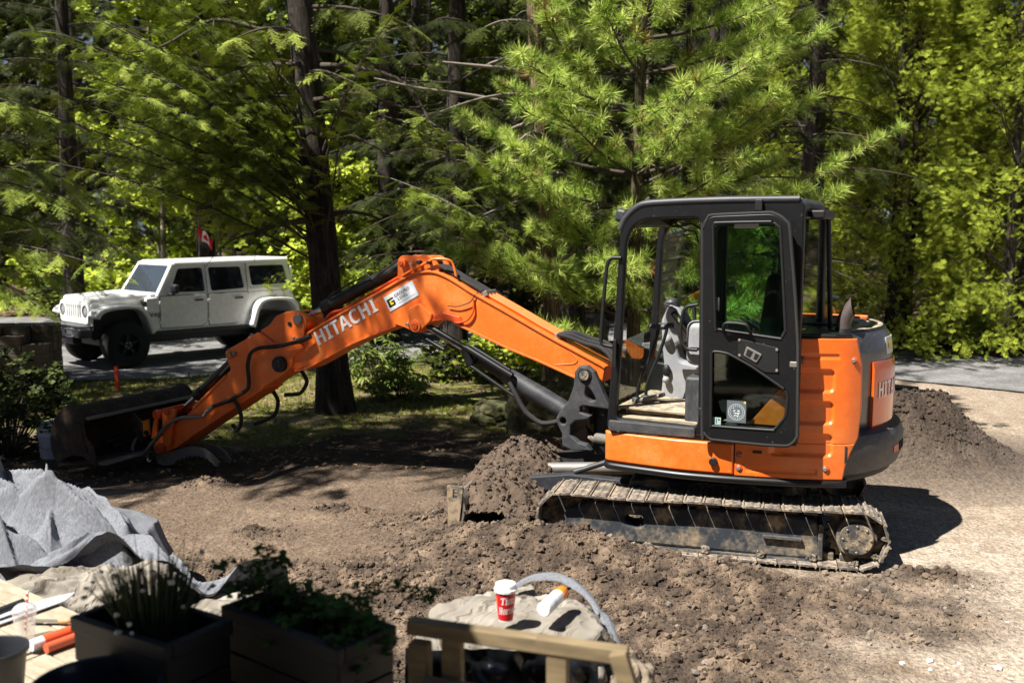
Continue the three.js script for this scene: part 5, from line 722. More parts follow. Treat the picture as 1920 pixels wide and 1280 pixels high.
// ---- the wood behind, every tree that can be told apart
{
  const r = rng(4242), words = ['behind the cedars', 'behind the cab', 'behind the pine', 'behind the boom', 'behind the big spruce', 'behind the aspens', 'at the far left'];
  const depth = ['in the first row of the wood', 'in the second row of the wood', 'in the third row of the wood']; let k = 0;
  for (let row = 0; row < 3; row++) { const d = [29, 35, 42][row], n = [13, 14, 15][row]; for (let i = 0; i < n; i++) { const u = (i + 0.5 * (row % 2) + 0.4 * (r() - 0.5)) / (n - 1) - 0.5, x = u * d * 1.3, z = -d - 2.5 * r(), w = words[Math.round((0.5 - clamp(u, -0.5, 0.5)) * 6)], side = ['slender', 'broad', 'shaggy', 'pointed'][i % 4];
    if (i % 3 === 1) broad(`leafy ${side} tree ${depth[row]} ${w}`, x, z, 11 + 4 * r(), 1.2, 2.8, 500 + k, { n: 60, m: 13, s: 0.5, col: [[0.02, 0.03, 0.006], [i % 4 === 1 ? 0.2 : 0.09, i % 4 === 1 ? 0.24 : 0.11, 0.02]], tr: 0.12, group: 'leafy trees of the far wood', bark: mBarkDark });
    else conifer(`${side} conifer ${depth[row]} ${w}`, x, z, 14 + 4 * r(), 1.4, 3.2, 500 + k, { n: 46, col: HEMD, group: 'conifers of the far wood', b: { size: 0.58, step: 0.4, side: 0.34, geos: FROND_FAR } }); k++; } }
  // beyond that it reads as one mass
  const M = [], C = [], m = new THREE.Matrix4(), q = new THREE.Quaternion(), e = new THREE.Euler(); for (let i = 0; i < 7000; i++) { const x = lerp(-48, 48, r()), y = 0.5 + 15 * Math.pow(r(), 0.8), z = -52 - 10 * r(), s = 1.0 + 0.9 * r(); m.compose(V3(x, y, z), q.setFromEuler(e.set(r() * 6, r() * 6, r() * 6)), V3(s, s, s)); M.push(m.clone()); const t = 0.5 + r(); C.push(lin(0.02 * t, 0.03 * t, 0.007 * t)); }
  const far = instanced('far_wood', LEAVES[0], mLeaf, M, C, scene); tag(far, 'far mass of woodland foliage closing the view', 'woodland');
}
// ---- shrubs and ground plants
function shrub(name, label, x, z, R, h, n, geos, size, cols, seed, group, mat = mLeaf) {
  const o = thing(name, label, 'shrub', [x, hGround(x, z), z], 0, group), r = rng(seed), M = new Map(), st = [], m = new THREE.Matrix4(), q = new THREE.Quaternion(), e = new THREE.Euler();
  for (let i = 0; i < n; i++) { const a = r() * 6.283, l = R * Math.sqrt(r()), y = h * (0.2 + 0.8 * r()) * (1 - 0.45 * (l / R) ** 2), p = [Math.cos(a) * l, y, Math.sin(a) * l], s = size * (0.7 + 0.6 * r()), g = geos[i % geos.length]; m.compose(V3(...p), q.setFromEuler(e.set((r() - 0.5) * 1.0, r() * 6.28, (r() - 0.5) * 1.0)), V3(s, s, s)); if (!M.has(g)) M.set(g, [[], []]); M.get(g)[0].push(m.clone()); const t = r(), v = 0.75 + 0.5 * r(); M.get(g)[1].push(lin(lerp(cols[0][0], cols[1][0], t) * v, lerp(cols[0][1], cols[1][1], t) * v, lerp(cols[0][2], cols[1][2], t) * v)); if (i % 3 === 0) st.push(taper([[p[0] * 0.2, 0, p[2] * 0.2], [p[0] * 0.6, y * 0.5, p[2] * 0.6], p], 0.012, 0.004, 4, 4)); }
  const b = mesh('stems', merge(st), mTwig, o); b.userData.kind = 'stuff'; for (const [g, [mm, c]] of M) instanced('foliage', g, mat, mm, c, o); return o;
}
const RH = [[0.11, 0.17, 0.03], [0.24, 0.28, 0.07]], sg = 'shrubs on the mossy ground';
shrub('rhododendron', 'rhododendron with long leaves right of the big spruce trunk', -1.95, -14.4, 0.5, 0.85, 60, WHORL, 0.19, RH, 1, sg); shrub('rhododendron', 'small rhododendron close against the big spruce trunk', -1.55, -13.4, 0.4, 0.55, 34, WHORL, 0.17, RH, 2, sg); shrub('shrub', 'leafy shrub below the long boom section', 0.0, -15.2, 0.8, 1.05, 90, LEAVES, 0.3, LEAFB, 3, sg); shrub('shrub', 'low shrub seen past the boom cylinder', -0.8, -15.3, 0.6, 0.6, 60, LEAVES, 0.26, LEAFM, 4, sg);
shrub('shrub', 'bright bush on the verge beneath the right cedars', 8.6, -19.2, 0.9, 0.9, 80, LEAVES, 0.3, LEAFB, 5, 'bushes on the verge'); shrub('shrub', 'low bush on the verge at the right frame edge', 10.0, -18.3, 0.7, 0.7, 60, LEAVES, 0.3, LEAFB, 6, 'bushes on the verge'); shrub('shrub', 'dark bush on the verge behind the exhaust stack', 6.3, -20.3, 0.9, 0.9, 70, LEAVES, 0.3, LEAFM, 7, 'bushes on the verge');
[[-13, -27.5], [-11, -25.5], [-9.2, -24.2], [-5.6, -26.4], [-3.0, -27.2], [0, -27.4], [2.6, -27.6]].forEach(([x, z], i) => shrub('shrub', ['leafy bush at the far left across the drive', 'leafy bush behind the brick stack across the drive', 'leafy bush low behind the vehicle bonnet', 'leafy bush behind the vehicle roof', 'leafy bush across the drive behind the boom lettering', 'leafy bush across the drive behind the long boom section', 'leafy bush across the drive behind the cab'][i], x, z, 1.3, 1.6, 110, LEAVES, 0.42, i % 2 ? LEAFM : LEAFB, 40 + i, 'bushes across the drive'));
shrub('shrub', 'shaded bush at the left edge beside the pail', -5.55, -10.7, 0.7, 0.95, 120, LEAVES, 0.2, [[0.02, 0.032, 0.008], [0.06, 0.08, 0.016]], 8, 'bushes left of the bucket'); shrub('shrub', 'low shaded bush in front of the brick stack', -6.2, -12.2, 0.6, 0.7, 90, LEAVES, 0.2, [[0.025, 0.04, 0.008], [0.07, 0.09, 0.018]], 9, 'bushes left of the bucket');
{ // grass on the moss and along the drive
  const P = [], rg = rng(8); for (let i = 0; i < 9; i++) { const a = rg() * 6.28, l = 0.6 + 0.5 * rg(), b = 0.35 * rg(), w = 0.035, x = (rg() - 0.5) * 0.5, z = (rg() - 0.5) * 0.5; tri(P, [x - w * Math.sin(a), 0, z + w * Math.cos(a)], [x + w * Math.sin(a), 0, z - w * Math.cos(a)], [x + Math.cos(a) * b, l, z + Math.sin(a) * b]); }
  const g = triGeo(P), M = [], C = [], m = new THREE.Matrix4(), q = new THREE.Quaternion(), e = new THREE.Euler(), r = rng(99);
  for (let i = 0; i < 26000; i++) { const x = lerp(-8, 2.2, r()), z = lerp(-18, -11, r()); if (roadness(x, z) > 0.3 || fbm(x * 0.8, 3, z * 0.8, 3) + 0.15 * r() < 0.0 || r() > smooth(-10.9, -12.6, z)) continue; const s = 0.03 + 0.06 * r() * r(); m.compose(V3(x, hGround(x, z), z), q.setFromEuler(e.set(0, r() * 6.3, 0)), V3(s, s, s)); M.push(m.clone()); const t = 0.6 + 0.8 * r(); C.push(lin(0.24 * t, 0.27 * t, 0.04 * t)); }
  tag(instanced('grass', g, mLeaf, M, C, scene), 'patchy yellow-green grass and moss under the trees', 'grass');
}
{ // leaf litter on the verge beyond the road
  const P = []; tri(P, [-0.5, 0, 0], [0, 0.12, 0.35], [0.5, 0, 0]); tri(P, [-0.5, 0, 0], [0.5, 0, 0], [0, 0.12, -0.35]); const g = triGeo(P), M = [], C = [], m = new THREE.Matrix4(), q = new THREE.Quaternion(), e = new THREE.Euler(), r = rng(98);
  for (let i = 0; i < 9000; i++) { const a = r() < 0.6, x = a ? lerp(3, 13, r()) : lerp(-6, 2.4, r()), z = a ? roadFar(x) - 2.6 * r() + 0.1 : lerp(-15, -9.4, r()), s = 0.03 + 0.04 * r(); m.compose(V3(x, hGround(x, z) + 0.012, z), q.setFromEuler(e.set((r() - 0.5) * 0.8, r() * 6.3, (r() - 0.5) * 0.8)), V3(s, s, s)); M.push(m.clone()); const t = 0.5 + r(); C.push(lin(0.22 * t, 0.14 * t, 0.08 * t)); }
  tag(instanced('leaf_litter', g, MAT({ color: 0xffffff, roughness: 1, side: THREE.DoubleSide }), M, C, scene), 'brown fallen leaves scattered on the verge and under the trees', 'leaf litter');
}
// ---------------------------------------------------------------- white off-road vehicle (local: x forward, z to its right)
{
  const mPaint = PHY({ map: paintTex([240, 240, 237], [200, 192, 178], 0.1, 61, 0.05), roughness: 0.4, clearcoat: 0.5, clearcoatRoughness: 0.1 }), mPl = MAT({ color: lin(0.02, 0.02, 0.022), roughness: 0.6 }), mGl = PHY({ color: lin(0.012, 0.014, 0.016), roughness: 0.04, clearcoat: 1 }), mTyre = MAT({ color: lin(0.018, 0.018, 0.018), roughness: 0.9 }), mGap = MAT({ color: lin(0.03, 0.03, 0.03), roughness: 0.9 }), mBump = MAT({ color: lin(0.07, 0.072, 0.075), roughness: 0.5 });
  const c = thing('parked_car', 'white four-door off-road vehicle parked on the drive behind the boom', 'car', [-6.0, 0.0, -18.05], THREE.MathUtils.degToRad(226)); c.scale.setScalar(0.955);
  const body = mesh('body', plate(roundPoly([[1.05, 0.58], [1.05, 1.2], [-1.95, 1.24], [-2.03, 1.1], [-2.03, 0.75], [-1.98, 0.95], [-1.75, 1.06], [-1.25, 1.06], [-1.02, 0.85], [-0.96, 0.56]], 0.03), -0.72, 0.72, 0.02), mPaint, c);
  mesh('front_body', plate(roundPoly([[2.0, 0.72], [2.02, 1.08], [1.95, 1.16], [1.0, 1.19], [1.0, 0.6], [1.1, 0.62], [1.18, 0.95], [1.82, 0.95], [1.9, 0.72]], 0.03), -0.6, 0.6, 0.03), mPaint, body);
  const hood = new RoundedBoxGeometry(1.12, 0.14, 1.3, 4, 0.06); { const p = hood.attributes.position; for (let i = 0; i < p.count; i++) { const x = p.getX(i), z = p.getZ(i); p.setY(i, p.getY(i) + (p.getY(i) > 0 ? 0.035 * (1 - (z / 0.65) ** 2) : 0) - 0.05 * smooth(-0.5, 0.56, x)); p.setZ(i, z * (1 - 0.1 * smooth(-0.5, 0.56, x))); } hood.computeVertexNormals(); } hood.translate(1.44, 1.22, 0); mesh('bonnet', hood, mPaint, c);
  mesh('cowl', rbox(0.26, 0.1, 1.4, 0.85, 1.22, 0, 0.03), mPaint, body);
  // grille in the y-z plane
  const slots = []; for (let i = 0; i < 7; i++) { const z = (i - 3) * 0.092; slots.push(roundPoly([[z - 0.025, 0.86], [z + 0.025, 0.86], [z + 0.025, 1.1], [z - 0.025, 1.1]], 0.02)); } for (const s of [-1, 1]) slots.push([...Array(20)].map((_, i) => [s * 0.47 + 0.098 * Math.cos(i * 0.314), 1.0 + 0.098 * Math.sin(i * 0.314)]));
  const gg = plate(roundPoly([[-0.62, 1.02], [-0.56, 1.16], [-0.36, 1.19], [0.36, 1.19], [0.56, 1.16], [0.62, 1.02], [0.56, 0.78], [-0.56, 0.78]], 0.06), 0, 0.05, 0.012, slots); gg.rotateY(Math.PI / 2); gg.scale(1, 1, -1); { const ix = gg.index; if (ix) for (let i = 0; i < ix.count; i += 3) { const a = ix.getX(i); ix.setX(i, ix.getX(i + 2)); ix.setX(i + 2, a); } } gg.computeVertexNormals(); gg.translate(2.0, 0, 0); const gr = mesh('grille', gg, mPaint, c); mesh('grille_backing', rbox(0.02, 0.34, 1.1, 2.005, 0.97, 0, 0.004), mPl, gr);
  for (const s of [-1, 1]) { const h = mesh('headlight', new THREE.SphereGeometry(0.095, 20, 12).scale(0.4, 1, 1).translate(2.02, 1.0, s * 0.47), PHY({ color: lin(0.5, 0.5, 0.5), roughness: 0.1, metalness: 0.5, clearcoat: 1 }), c); mesh('bezel', new THREE.TorusGeometry(0.098, 0.012, 8, 24).rotateY(Math.PI / 2).translate(2.045, 1.0, s * 0.47), mBump, h); }
  // bumper with fog lamp surrounds and number plate
  const bp = mesh('front_bumper', rbox(0.24, 0.17, 1.66, 2.2, 0.66, 0, 0.05), mBump, c); mesh('bumper_top', rbox(0.26, 0.03, 1.5, 2.16, 0.755, 0, 0.012), mBump, bp); mesh('skid_plate', rbox(0.16, 0.14, 0.9, 2.18, 0.51, 0, 0.04), mPl, bp); mesh('number_plate', rbox(0.01, 0.13, 0.28, 2.33, 0.69, 0.32, 0.004), mWhite, bp); for (const s of [-1, 1]) { mesh('fog_surround', tube([[2.325, 0.72, s * 0.3], [2.325, 0.73, s * 0.62], [2.3, 0.68, s * 0.68], [2.325, 0.61, s * 0.62], [2.325, 0.6, s * 0.36], [2.325, 0.66, s * 0.28]], 0.016, 8, 40, true), MAT({ color: lin(0.35, 0.36, 0.37), roughness: 0.35, metalness: 0.4 }), bp); mesh('fog_lamp', rbox(0.012, 0.08, 0.26, 2.322, 0.665, s * 0.48, 0.01), mGl, bp); mesh('tow_hook', tube([[2.28, 0.76, s * 0.22], [2.36, 0.77, s * 0.22], [2.36, 0.76, s * 0.16], [2.28, 0.76, s * 0.16]], 0.016, 6), mPl, bp); }
  for (const s of [-1, 1]) { // sides
    const zs = (a) => s * a, pl = (pts, a, b, bev) => plate(pts, zs(a), zs(b), bev);
    const arch = (xc, f) => { const o = spline(f, 40), i = o.map((p) => [xc + (p[0] - xc) * 0.86, p[1] - 0.055]); return [...o, ...i.reverse()]; };
    mesh('fender_flare', pl(arch(1.5, [[0.98, 0.62], [1.08, 0.88], [1.2, 1.04], [1.38, 1.09], [1.75, 1.085], [1.98, 1.03], [2.06, 0.94]]), 0.6, 0.93, 0.02), mPaint, c); mesh('fender_flare', pl(arch(-1.5, [[-2.04, 0.78], [-1.98, 0.98], [-1.85, 1.07], [-1.55, 1.1], [-1.25, 1.08], [-1.08, 0.96], [-0.94, 0.6]]), 0.7, 0.93, 0.02), mPaint, c);
    mesh('turn_signal', rbox(0.05, 0.07, 0.16, 2.02, 0.99, s * 0.78, 0.02), MAT({ color: lin(0.3, 0.3, 0.3), roughness: 0.2 }), c);
    mesh('wheel_well', pl(roundPoly([[2.0, 0.5], [1.95, 0.98], [1.2, 1.02], [1.02, 0.6]], 0.05), 0.5, 0.61, 0.01), mPl, c); mesh('rocker', rbox(1.95, 0.07, 0.1, 0.0, 0.56, s * 0.72, 0.02), mPl, c);
    const D = (x0, x1) => roundPoly([[x0, 1.215], [x1, 1.22], [x1, 0.72, 0.1], [x1 + (x0 - x1) * 0.12, 0.64, 0.1], [x0, 0.645]], 0.04);
    for (const [x0, x1, nm] of [[0.8, -0.12, 'front_door'], [-0.15, -0.95, 'rear_door']]) { const dd = D(x0, x1); if (x1 < -0.5) { dd.length = 0; dd.push(...roundPoly([[x0, 1.215], [x1 - 0.05, 1.22], [x1 - 0.02, 1.05, 0.1], [x1 + 0.16, 0.8, 0.1], [x1 + 0.2, 0.645], [x0, 0.645]], 0.04)); } mesh('door_gap', pl(dd.map((p) => [p[0] + (p[0] - (x0 + x1) / 2) * 0.02, p[1] + (p[1] - 0.95) * 0.035]), 0.715, 0.7235, 0), mGap, c); const d = mesh(nm, pl(dd, 0.715, 0.736, 0.006), mPaint, c); mesh('door_handle', rbox(0.17, 0.035, 0.03, x1 + 0.17, 1.12, s * 0.75, 0.012), mPl, d); for (const y of [1.1, 0.76]) mesh('hinge', rbox(0.05, 0.06, 0.03, x0 + 0.005, y, s * 0.742, 0.008), mPaint, d); }
    // greenhouse
    const w = [roundPoly([[0.6, 1.28], [0.4, 1.7], [-0.08, 1.71], [-0.1, 1.27]], 0.05), roundPoly([[-0.22, 1.27], [-0.2, 1.71], [-0.88, 1.71], [-0.92, 1.3]], 0.05), roundPoly([[-1.08, 1.34], [-1.06, 1.72], [-1.84, 1.72], [-1.9, 1.36]], 0.05)];
    const side = pl(roundPoly([[0.84, 1.22], [0.5, 1.78], [-1.93, 1.8], [-2.0, 1.24]], 0.04), 0, 0, 0);
    const sh = plate(roundPoly([[0.84, 1.22], [0.5, 1.78], [-1.93, 1.8], [-2.0, 1.24]], 0.04), Math.min(zs(0.66), zs(0.7)), Math.max(zs(0.66), zs(0.7)), 0.008, w); { const p = sh.attributes.position; for (let i = 0; i < p.count; i++) p.setZ(i, p.getZ(i) - s * 0.075 * smooth(1.22, 1.8, p.getY(i)) + s * 0.02); sh.computeVertexNormals(); }
    const gh = mesh('side_frame', sh, mPaint, c); for (const q of w) { const g = plate(q, Math.min(zs(0.66), zs(0.668)), Math.max(zs(0.66), zs(0.668)), 0); const p = g.attributes.position; for (let i = 0; i < p.count; i++) p.setZ(i, p.getZ(i) - s * 0.075 * smooth(1.22, 1.8, p.getY(i)) + s * 0.026); g.computeVertexNormals(); mesh('side_window', g, mGl, gh); }
    for (const x of [-0.135, -0.985]) mesh('seam', rod([x, 1.24, s * 0.722], [x, 1.77, s * 0.654], 0.006, 5), mGap, gh); mesh('seam', rod([-1.02, 1.3, s * 0.713], [-1.95, 1.315, s * 0.711], 0.005, 5), mGap, gh);
    const mi = mesh('door_mirror', rbox(0.12, 0.17, 0.2, 0.6, 1.35, s * 0.9, 0.05), mPl, c); mesh('mirror_arm', rbox(0.07, 0.05, 0.18, 0.62, 1.25, s * 0.8, 0.02), mPl, mi); mesh('cowl_vent', pl(roundPoly([[0.98, 1.14], [1.12, 1.14], [1.0, 0.94], [0.95, 1.0]], 0.02), 0.6, 0.732, 0.006), mPl, c);
    for (const xw of [1.5, -1.5]) {
      const prof = [[0.2, -0.13], [0.36, -0.135], [0.395, -0.11], [0.41, -0.06], [0.41, 0.06], [0.395, 0.11], [0.36, 0.135], [0.2, 0.13]].map((p) => new THREE.Vector2(...p)), tg = new THREE.LatheGeometry(prof, 40); tg.rotateX(Math.PI / 2); tg.translate(xw, 0.41, s * 0.79); const wh = mesh('wheel', tg, mTyre, c);
      for (let k = 0; k < 30; k++) { const a = k / 30 * 6.283; } mesh('rim', new THREE.TorusGeometry(0.215, 0.022, 10, 32).translate(xw, 0.41, s * 0.895), mPl, wh); mesh('hub', disc(xw, 0.41, s * 0.8, s * 0.9, 0.07), mPl, wh); for (let k = 0; k < 5; k++) { const a = k * 1.2566 + 0.3, g = rbox(0.17, 0.06, 0.05, 0.13, 0, 0, 0.015); g.rotateZ(a); g.translate(xw, 0.41, s * 0.87); mesh('spoke', g, mPl, wh); const n = disc(xw + 0.05 * Math.cos(a + 0.6), 0.41 + 0.05 * Math.sin(a + 0.6), s * 0.9, s * 0.915, 0.012, 8); mesh('wheel_nut', n, mChrome, wh); } mesh('rim_barrel', disc(xw, 0.41, s * 0.7, s * 0.8, 0.21, 28), mPl, wh);
    }
  }
  { const t = textGeo('Jeep', 0.085, 0.004), m = mesh('lettering', t, MAT({ color: lin(0.12, 0.12, 0.12), roughness: 0.4 }), c); m.position.set(1.04, 0.86, -0.7375); m.rotation.y = Math.PI; mesh('badge_plate', rbox(0.14, 0.1, 0.02, 0.93, 0.9, -0.726, 0.004), mPaint, c); mesh('cowl_side', plate(roundPoly([[1.06, 0.62], [1.06, 1.19], [0.83, 1.2], [0.83, 0.6]], 0.02), -0.735, -0.6, 0.01), mPaint, c); }
  mesh('roof', (() => { const g = new RoundedBoxGeometry(2.48, 0.13, 1.3, 4, 0.055), p = g.attributes.position; for (let i = 0; i < p.count; i++) { const x = p.getX(i), z = p.getZ(i); if (p.getY(i) > 0) p.setY(i, p.getY(i) + 0.03 * (1 - (z / 0.65) ** 2) - 0.03 * smooth(0.7, 1.24, x)); } g.computeVertexNormals(); g.translate(-0.74, 1.8, 0); return g; })(), mPaint, c);
  const slope = (x, z) => [x, 1.22 + (0.84 - x) / 0.34 * 0.56, z];
  const fr = mesh('windscreen_frame', merge([rod(slope(0.85, -0.7), slope(0.5, -0.62), 0.045, 8), rod(slope(0.85, 0.7), slope(0.5, 0.62), 0.045, 8), rod(slope(0.505, -0.62), slope(0.505, 0.62), 0.045, 8), rod([0.86, 1.24, -0.7], [0.86, 1.24, 0.7], 0.045, 8)]), mPaint, c);
  mesh('windscreen', grid(8, 6, (u, v) => { const x = lerp(0.84, 0.52, v), p = slope(x, lerp(-0.66, 0.66, u)); return [p[0] + 0.03, p[1], p[2] * (1 - 0.08 * v)]; }), PHY({ color: lin(0.04, 0.05, 0.06), roughness: 0.03, clearcoat: 1, specularIntensity: 1, ior: 1.7 }), c);
  for (const z of [-0.35, 0.25]) mesh('wiper', rod([0.89, 1.26, z], [0.83, 1.36, z + 0.35], 0.012, 6), mPl, c);
  mesh('cabin', rbox(2.2, 0.5, 1.2, -0.75, 1.45, 0, 0.05), mGl, c); mesh('tailgate', rbox(0.06, 0.9, 1.36, -2.0, 1.25, 0, 0.02), mPaint, c); mesh('rear_bumper', rbox(0.18, 0.18, 1.6, -2.12, 0.62, 0, 0.04), mBump, c); mesh('spare_wheel', (() => { const g = new THREE.TorusGeometry(0.29, 0.12, 12, 32); g.rotateY(Math.PI / 2); g.translate(-2.16, 1.1, 0); return g; })(), mTyre, c); mesh('chassis', rbox(3.6, 0.18, 0.9, 0, 0.46, 0, 0.04), mPl, c); for (const x of [1.5, -1.5]) mesh('axle', rod([x, 0.4, -0.7], [x, 0.4, 0.7], 0.06, 12), mPl, c);
}
// ---------------------------------------------------------------- things round the yard
{ // paving bricks stacked on a pallet
  const px = -7.25, pz = -14.55, y0 = hGround(px, pz) + 0.01, pal = thing('pallet', 'weathered wooden pallet under the brick stack', 'pallet', [px, y0, pz], 0.15), wood = MAT({ map: paintTex([120, 98, 72], [170, 148, 116], 0.8, 71, 0.3), roughness: 0.95 });
  for (let i = 0; i < 6; i++) mesh('slat', rbox(1.1, 0.02, 0.12, 0, 0.13, -0.42 + i * 0.168, 0.004), wood, pal); for (let i = 0; i < 3; i++) mesh('runner', rbox(0.1, 0.1, 0.96, -0.48 + i * 0.48, 0.07, 0, 0.006), wood, pal); for (let i = 0; i < 4; i++) mesh('slat', rbox(1.1, 0.018, 0.1, 0, 0.01, -0.42 + i * 0.28, 0.004), wood, pal);
  const st = thing('brick_stack', 'stack of grey-brown paving bricks on the pallet at the left edge', 'bricks', [px, y0 + 0.142, pz], 0.15), bg = rbox(0.31, 0.125, 0.2, 0, 0, 0, 0.008), bm = [[96, 84, 74], [112, 98, 84], [84, 74, 66]].map((c, i) => MAT({ map: paintTex(c, [150, 138, 120], 0.4, 73 + i, 0.2), roughness: 0.95 })), r = rng(31);
  for (let l = 0; l < 6; l++) for (let a = 0; a < 3; a++) for (let b = 0; b < 4; b++) { if (l > 3 && a === 2 && b > 1) continue; if (l === 5 && a === 1 && b === 3) continue; const m = mesh('brick', bg, bm[Math.floor(r() * 3)], st); m.position.set(-0.33 + a * 0.325 + (r() - 0.5) * 0.01, 0.063 + l * 0.128, -0.32 + b * 0.212 + (r() - 0.5) * 0.01); m.rotation.y = (r() - 0.5) * 0.04; }
  const lo = mesh('brick', bg, bm[1], st); lo.position.set(0.42, 0.063, 0.35); lo.rotation.y = 0.3;
}
{ // plastic pail
  const g = new THREE.LatheGeometry([[0, 0], [0.125, 0], [0.13, 0.01], [0.146, 0.24], [0.156, 0.245], [0.156, 0.265], [0.147, 0.27], [0.15, 0.3], [0.158, 0.305], [0.158, 0.32], [0.15, 0.325], [0.152, 0.355], [0.16, 0.36], [0.16, 0.375], [0.15, 0.378], [0.146, 0.36], [0.122, 0.02], [0, 0.02]].map((p) => new THREE.Vector2(...p)), 40), o = thing('pail', 'white ribbed plastic pail standing beside the excavator bucket', 'bucket', [-4.98, hGround(-4.98, -10.6), -10.6]); mesh('shell', toCreasedNormals(g, 0.5), MAT({ color: lin(0.62, 0.66, 0.72), roughness: 0.45 }), o); mesh('handle', tube([[-0.16, 0.3, 0], [-0.13, 0.18, 0.12], [0, 0.12, 0.17], [0.13, 0.18, 0.12], [0.16, 0.3, 0]], 0.004, 6), mSteel, o);
}
{ const s = thing('survey_stake', 'orange painted stake in the grass in front of the white vehicle', 'stake', [-5.72, hGround(-5.72, -14.24), -14.24]); const g = rbox(0.05, 0.42, 0.035, 0, 0.14, 0, 0.006); mesh('shaft', g, MAT({ map: paintTex([214, 60, 20], [180, 150, 120], 0.25, 77), roughness: 0.7 }), s); mesh('pointed_foot', new THREE.ConeGeometry(0.03, 0.12, 4).rotateX(Math.PI).translate(0, -0.12, 0), MAT({ color: lin(0.4, 0.3, 0.2), roughness: 0.9 }), s); }
{ // flag on a thin pole
  const f = thing('flag', 'small drooping red and white maple leaf flag on a thin pole', 'flag', [-6.5, 0, -20.7]); mesh('pole', rod([0, 0, 0], [0.02, 2.5, 0], 0.012, 8), mTwigPale, f);
  const cv = document.createElement('canvas'); cv.width = 256; cv.height = 128; const c = cv.getContext('2d'); c.fillStyle = '#e8e4e0'; c.fillRect(0, 0, 256, 128); c.fillStyle = '#c81820'; c.fillRect(0, 0, 64, 128); c.fillRect(192, 0, 64, 128); c.beginPath(); [[128, 20], [138, 40], [150, 34], [147, 58], [162, 46], [166, 56], [182, 54], [174, 72], [180, 78], [154, 96], [156, 104], [131, 100], [131, 118], [125, 118], [125, 100], [100, 104], [102, 96], [76, 78], [82, 72], [74, 54], [90, 56], [94, 46], [109, 58], [106, 34], [118, 40]].forEach((p, i) => i ? c.lineTo(...p) : c.moveTo(...p)); c.fill();
  const t = new THREE.CanvasTexture(cv); t.colorSpace = THREE.SRGBColorSpace; mesh('cloth', grid(24, 12, (u, v) => [0.02 + 0.28 * u, 2.36 - 0.22 * (1 - v) - 0.26 * u - 0.02 * Math.sin(u * 9), 0.05 * Math.sin(u * 8 + v * 2)]), MAT({ map: t, roughness: 0.85, side: THREE.DoubleSide }), f);
}
{ // yellow loader deep in the shade
  const mY = MAT({ map: paintTex([214, 140, 20], [120, 90, 50], 0.4, 81, 0.3), roughness: 0.5 }), o = thing('loader', 'yellow compact loader parked in deep shade behind the excavator cab', 'loader', [3.75, hGround(3.75, -13.3), -13.3], Math.PI - 0.15);
  const b = mesh('body', rbox(1.3, 0.5, 0.9, -0.1, 0.75, 0, 0.08), mY, o); mesh('engine_hood', rbox(0.6, 0.35, 0.8, -0.6, 1.05, 0, 0.08), mY, b); mesh('radiator_guard', rbox(0.06, 0.4, 0.6, -0.92, 1.0, 0, 0.02), mTrim, b);
  for (const s of [-1, 1]) { mesh('lift_arm', plate(roundPoly([[-0.5, 1.2], [-0.45, 1.34], [0.2, 1.3], [1.2, 1.46], [1.6, 1.2], [1.75, 0.9], [1.65, 0.85], [1.45, 1.12], [1.15, 1.32], [0.2, 1.16]], 0.04), s * 0.5 - 0.04, s * 0.5 + 0.04, 0.01), mY, o); mesh('lift_cylinder', rod([0.1, 0.8, s * 0.44], [0.9, 1.3, s * 0.44], 0.035), mChrome, o); mesh('tilt_cylinder', rod([-0.55, 1.42, s * 0.3], [0.0, 1.58, s * 0.3], 0.02), MAT({ color: lin(0.4, 0.45, 0.55), roughness: 0.3, metalness: 0.5 }), o); for (const x of [0.4, -0.55]) { const w = mesh('wheel', disc(x, 0.34, s * 0.45, s * 0.72, 0.34, 28, 0.05), MAT({ color: lin(0.02, 0.02, 0.02), roughness: 0.9 }), o); mesh('rim', disc(x, 0.34, s * 0.7, s * 0.73, 0.16, 20), mY, w); } mesh('roof_post', rod([0.25, 1.0, s * 0.4], [0.2, 1.95, s * 0.36], 0.03, 8), mTrim, o); }
  mesh('loader_bucket', plate([[1.6, 1.0], [2.0, 0.95], [2.1, 0.6], [1.75, 0.45], [1.7, 0.48], [2.02, 0.64], [1.95, 0.88], [1.62, 0.92]], -0.7, 0.7, 0.006), mTrim, o); mesh('seat', rbox(0.4, 0.5, 0.45, -0.1, 1.2, 0, 0.08), mTrim, o); mesh('canopy', rbox(0.5, 0.05, 0.8, 0.15, 1.97, 0, 0.02), mTrim, o);
}
{ // black corrugated pipe on the ground by the road
  for (const [pts, lb] of [[[[3.7, 0.06, -14.9], [4.4, 0.06, -14.7], [5.0, 0.06, -14.3], [5.7, 0.05, -13.8]], 'black corrugated drain pipe lying by the road behind the soil pile'], [[[4.2, 0.05, -14.4], [5.0, 0.05, -14.1], [5.9, 0.05, -13.3]], 'second black drain pipe closer to the soil pile']]) { const g = tube(pts, 0.06, 14, 220), p = g.attributes.position, c = new THREE.CatmullRomCurve3(pts.map((q) => V3(...q)), false, 'catmullrom', 0.4); for (let i = 0; i <= 220; i++) { const q = c.getPointAt(i / 220), k = 1 + 0.1 * (i % 2); for (let j = 0; j <= 14; j++) { const n = i * 15 + j; p.setXYZ(n, q.x + (p.getX(n) - q.x) * k, q.y + (p.getY(n) - q.y) * k, q.z + (p.getZ(n) - q.z) * k); } } g.computeVertexNormals(); single('drain_pipe', g, MAT({ color: lin(0.012, 0.012, 0.013), roughness: 0.45 }), lb, 'pipe', 'black drain pipes by the road'); }
}
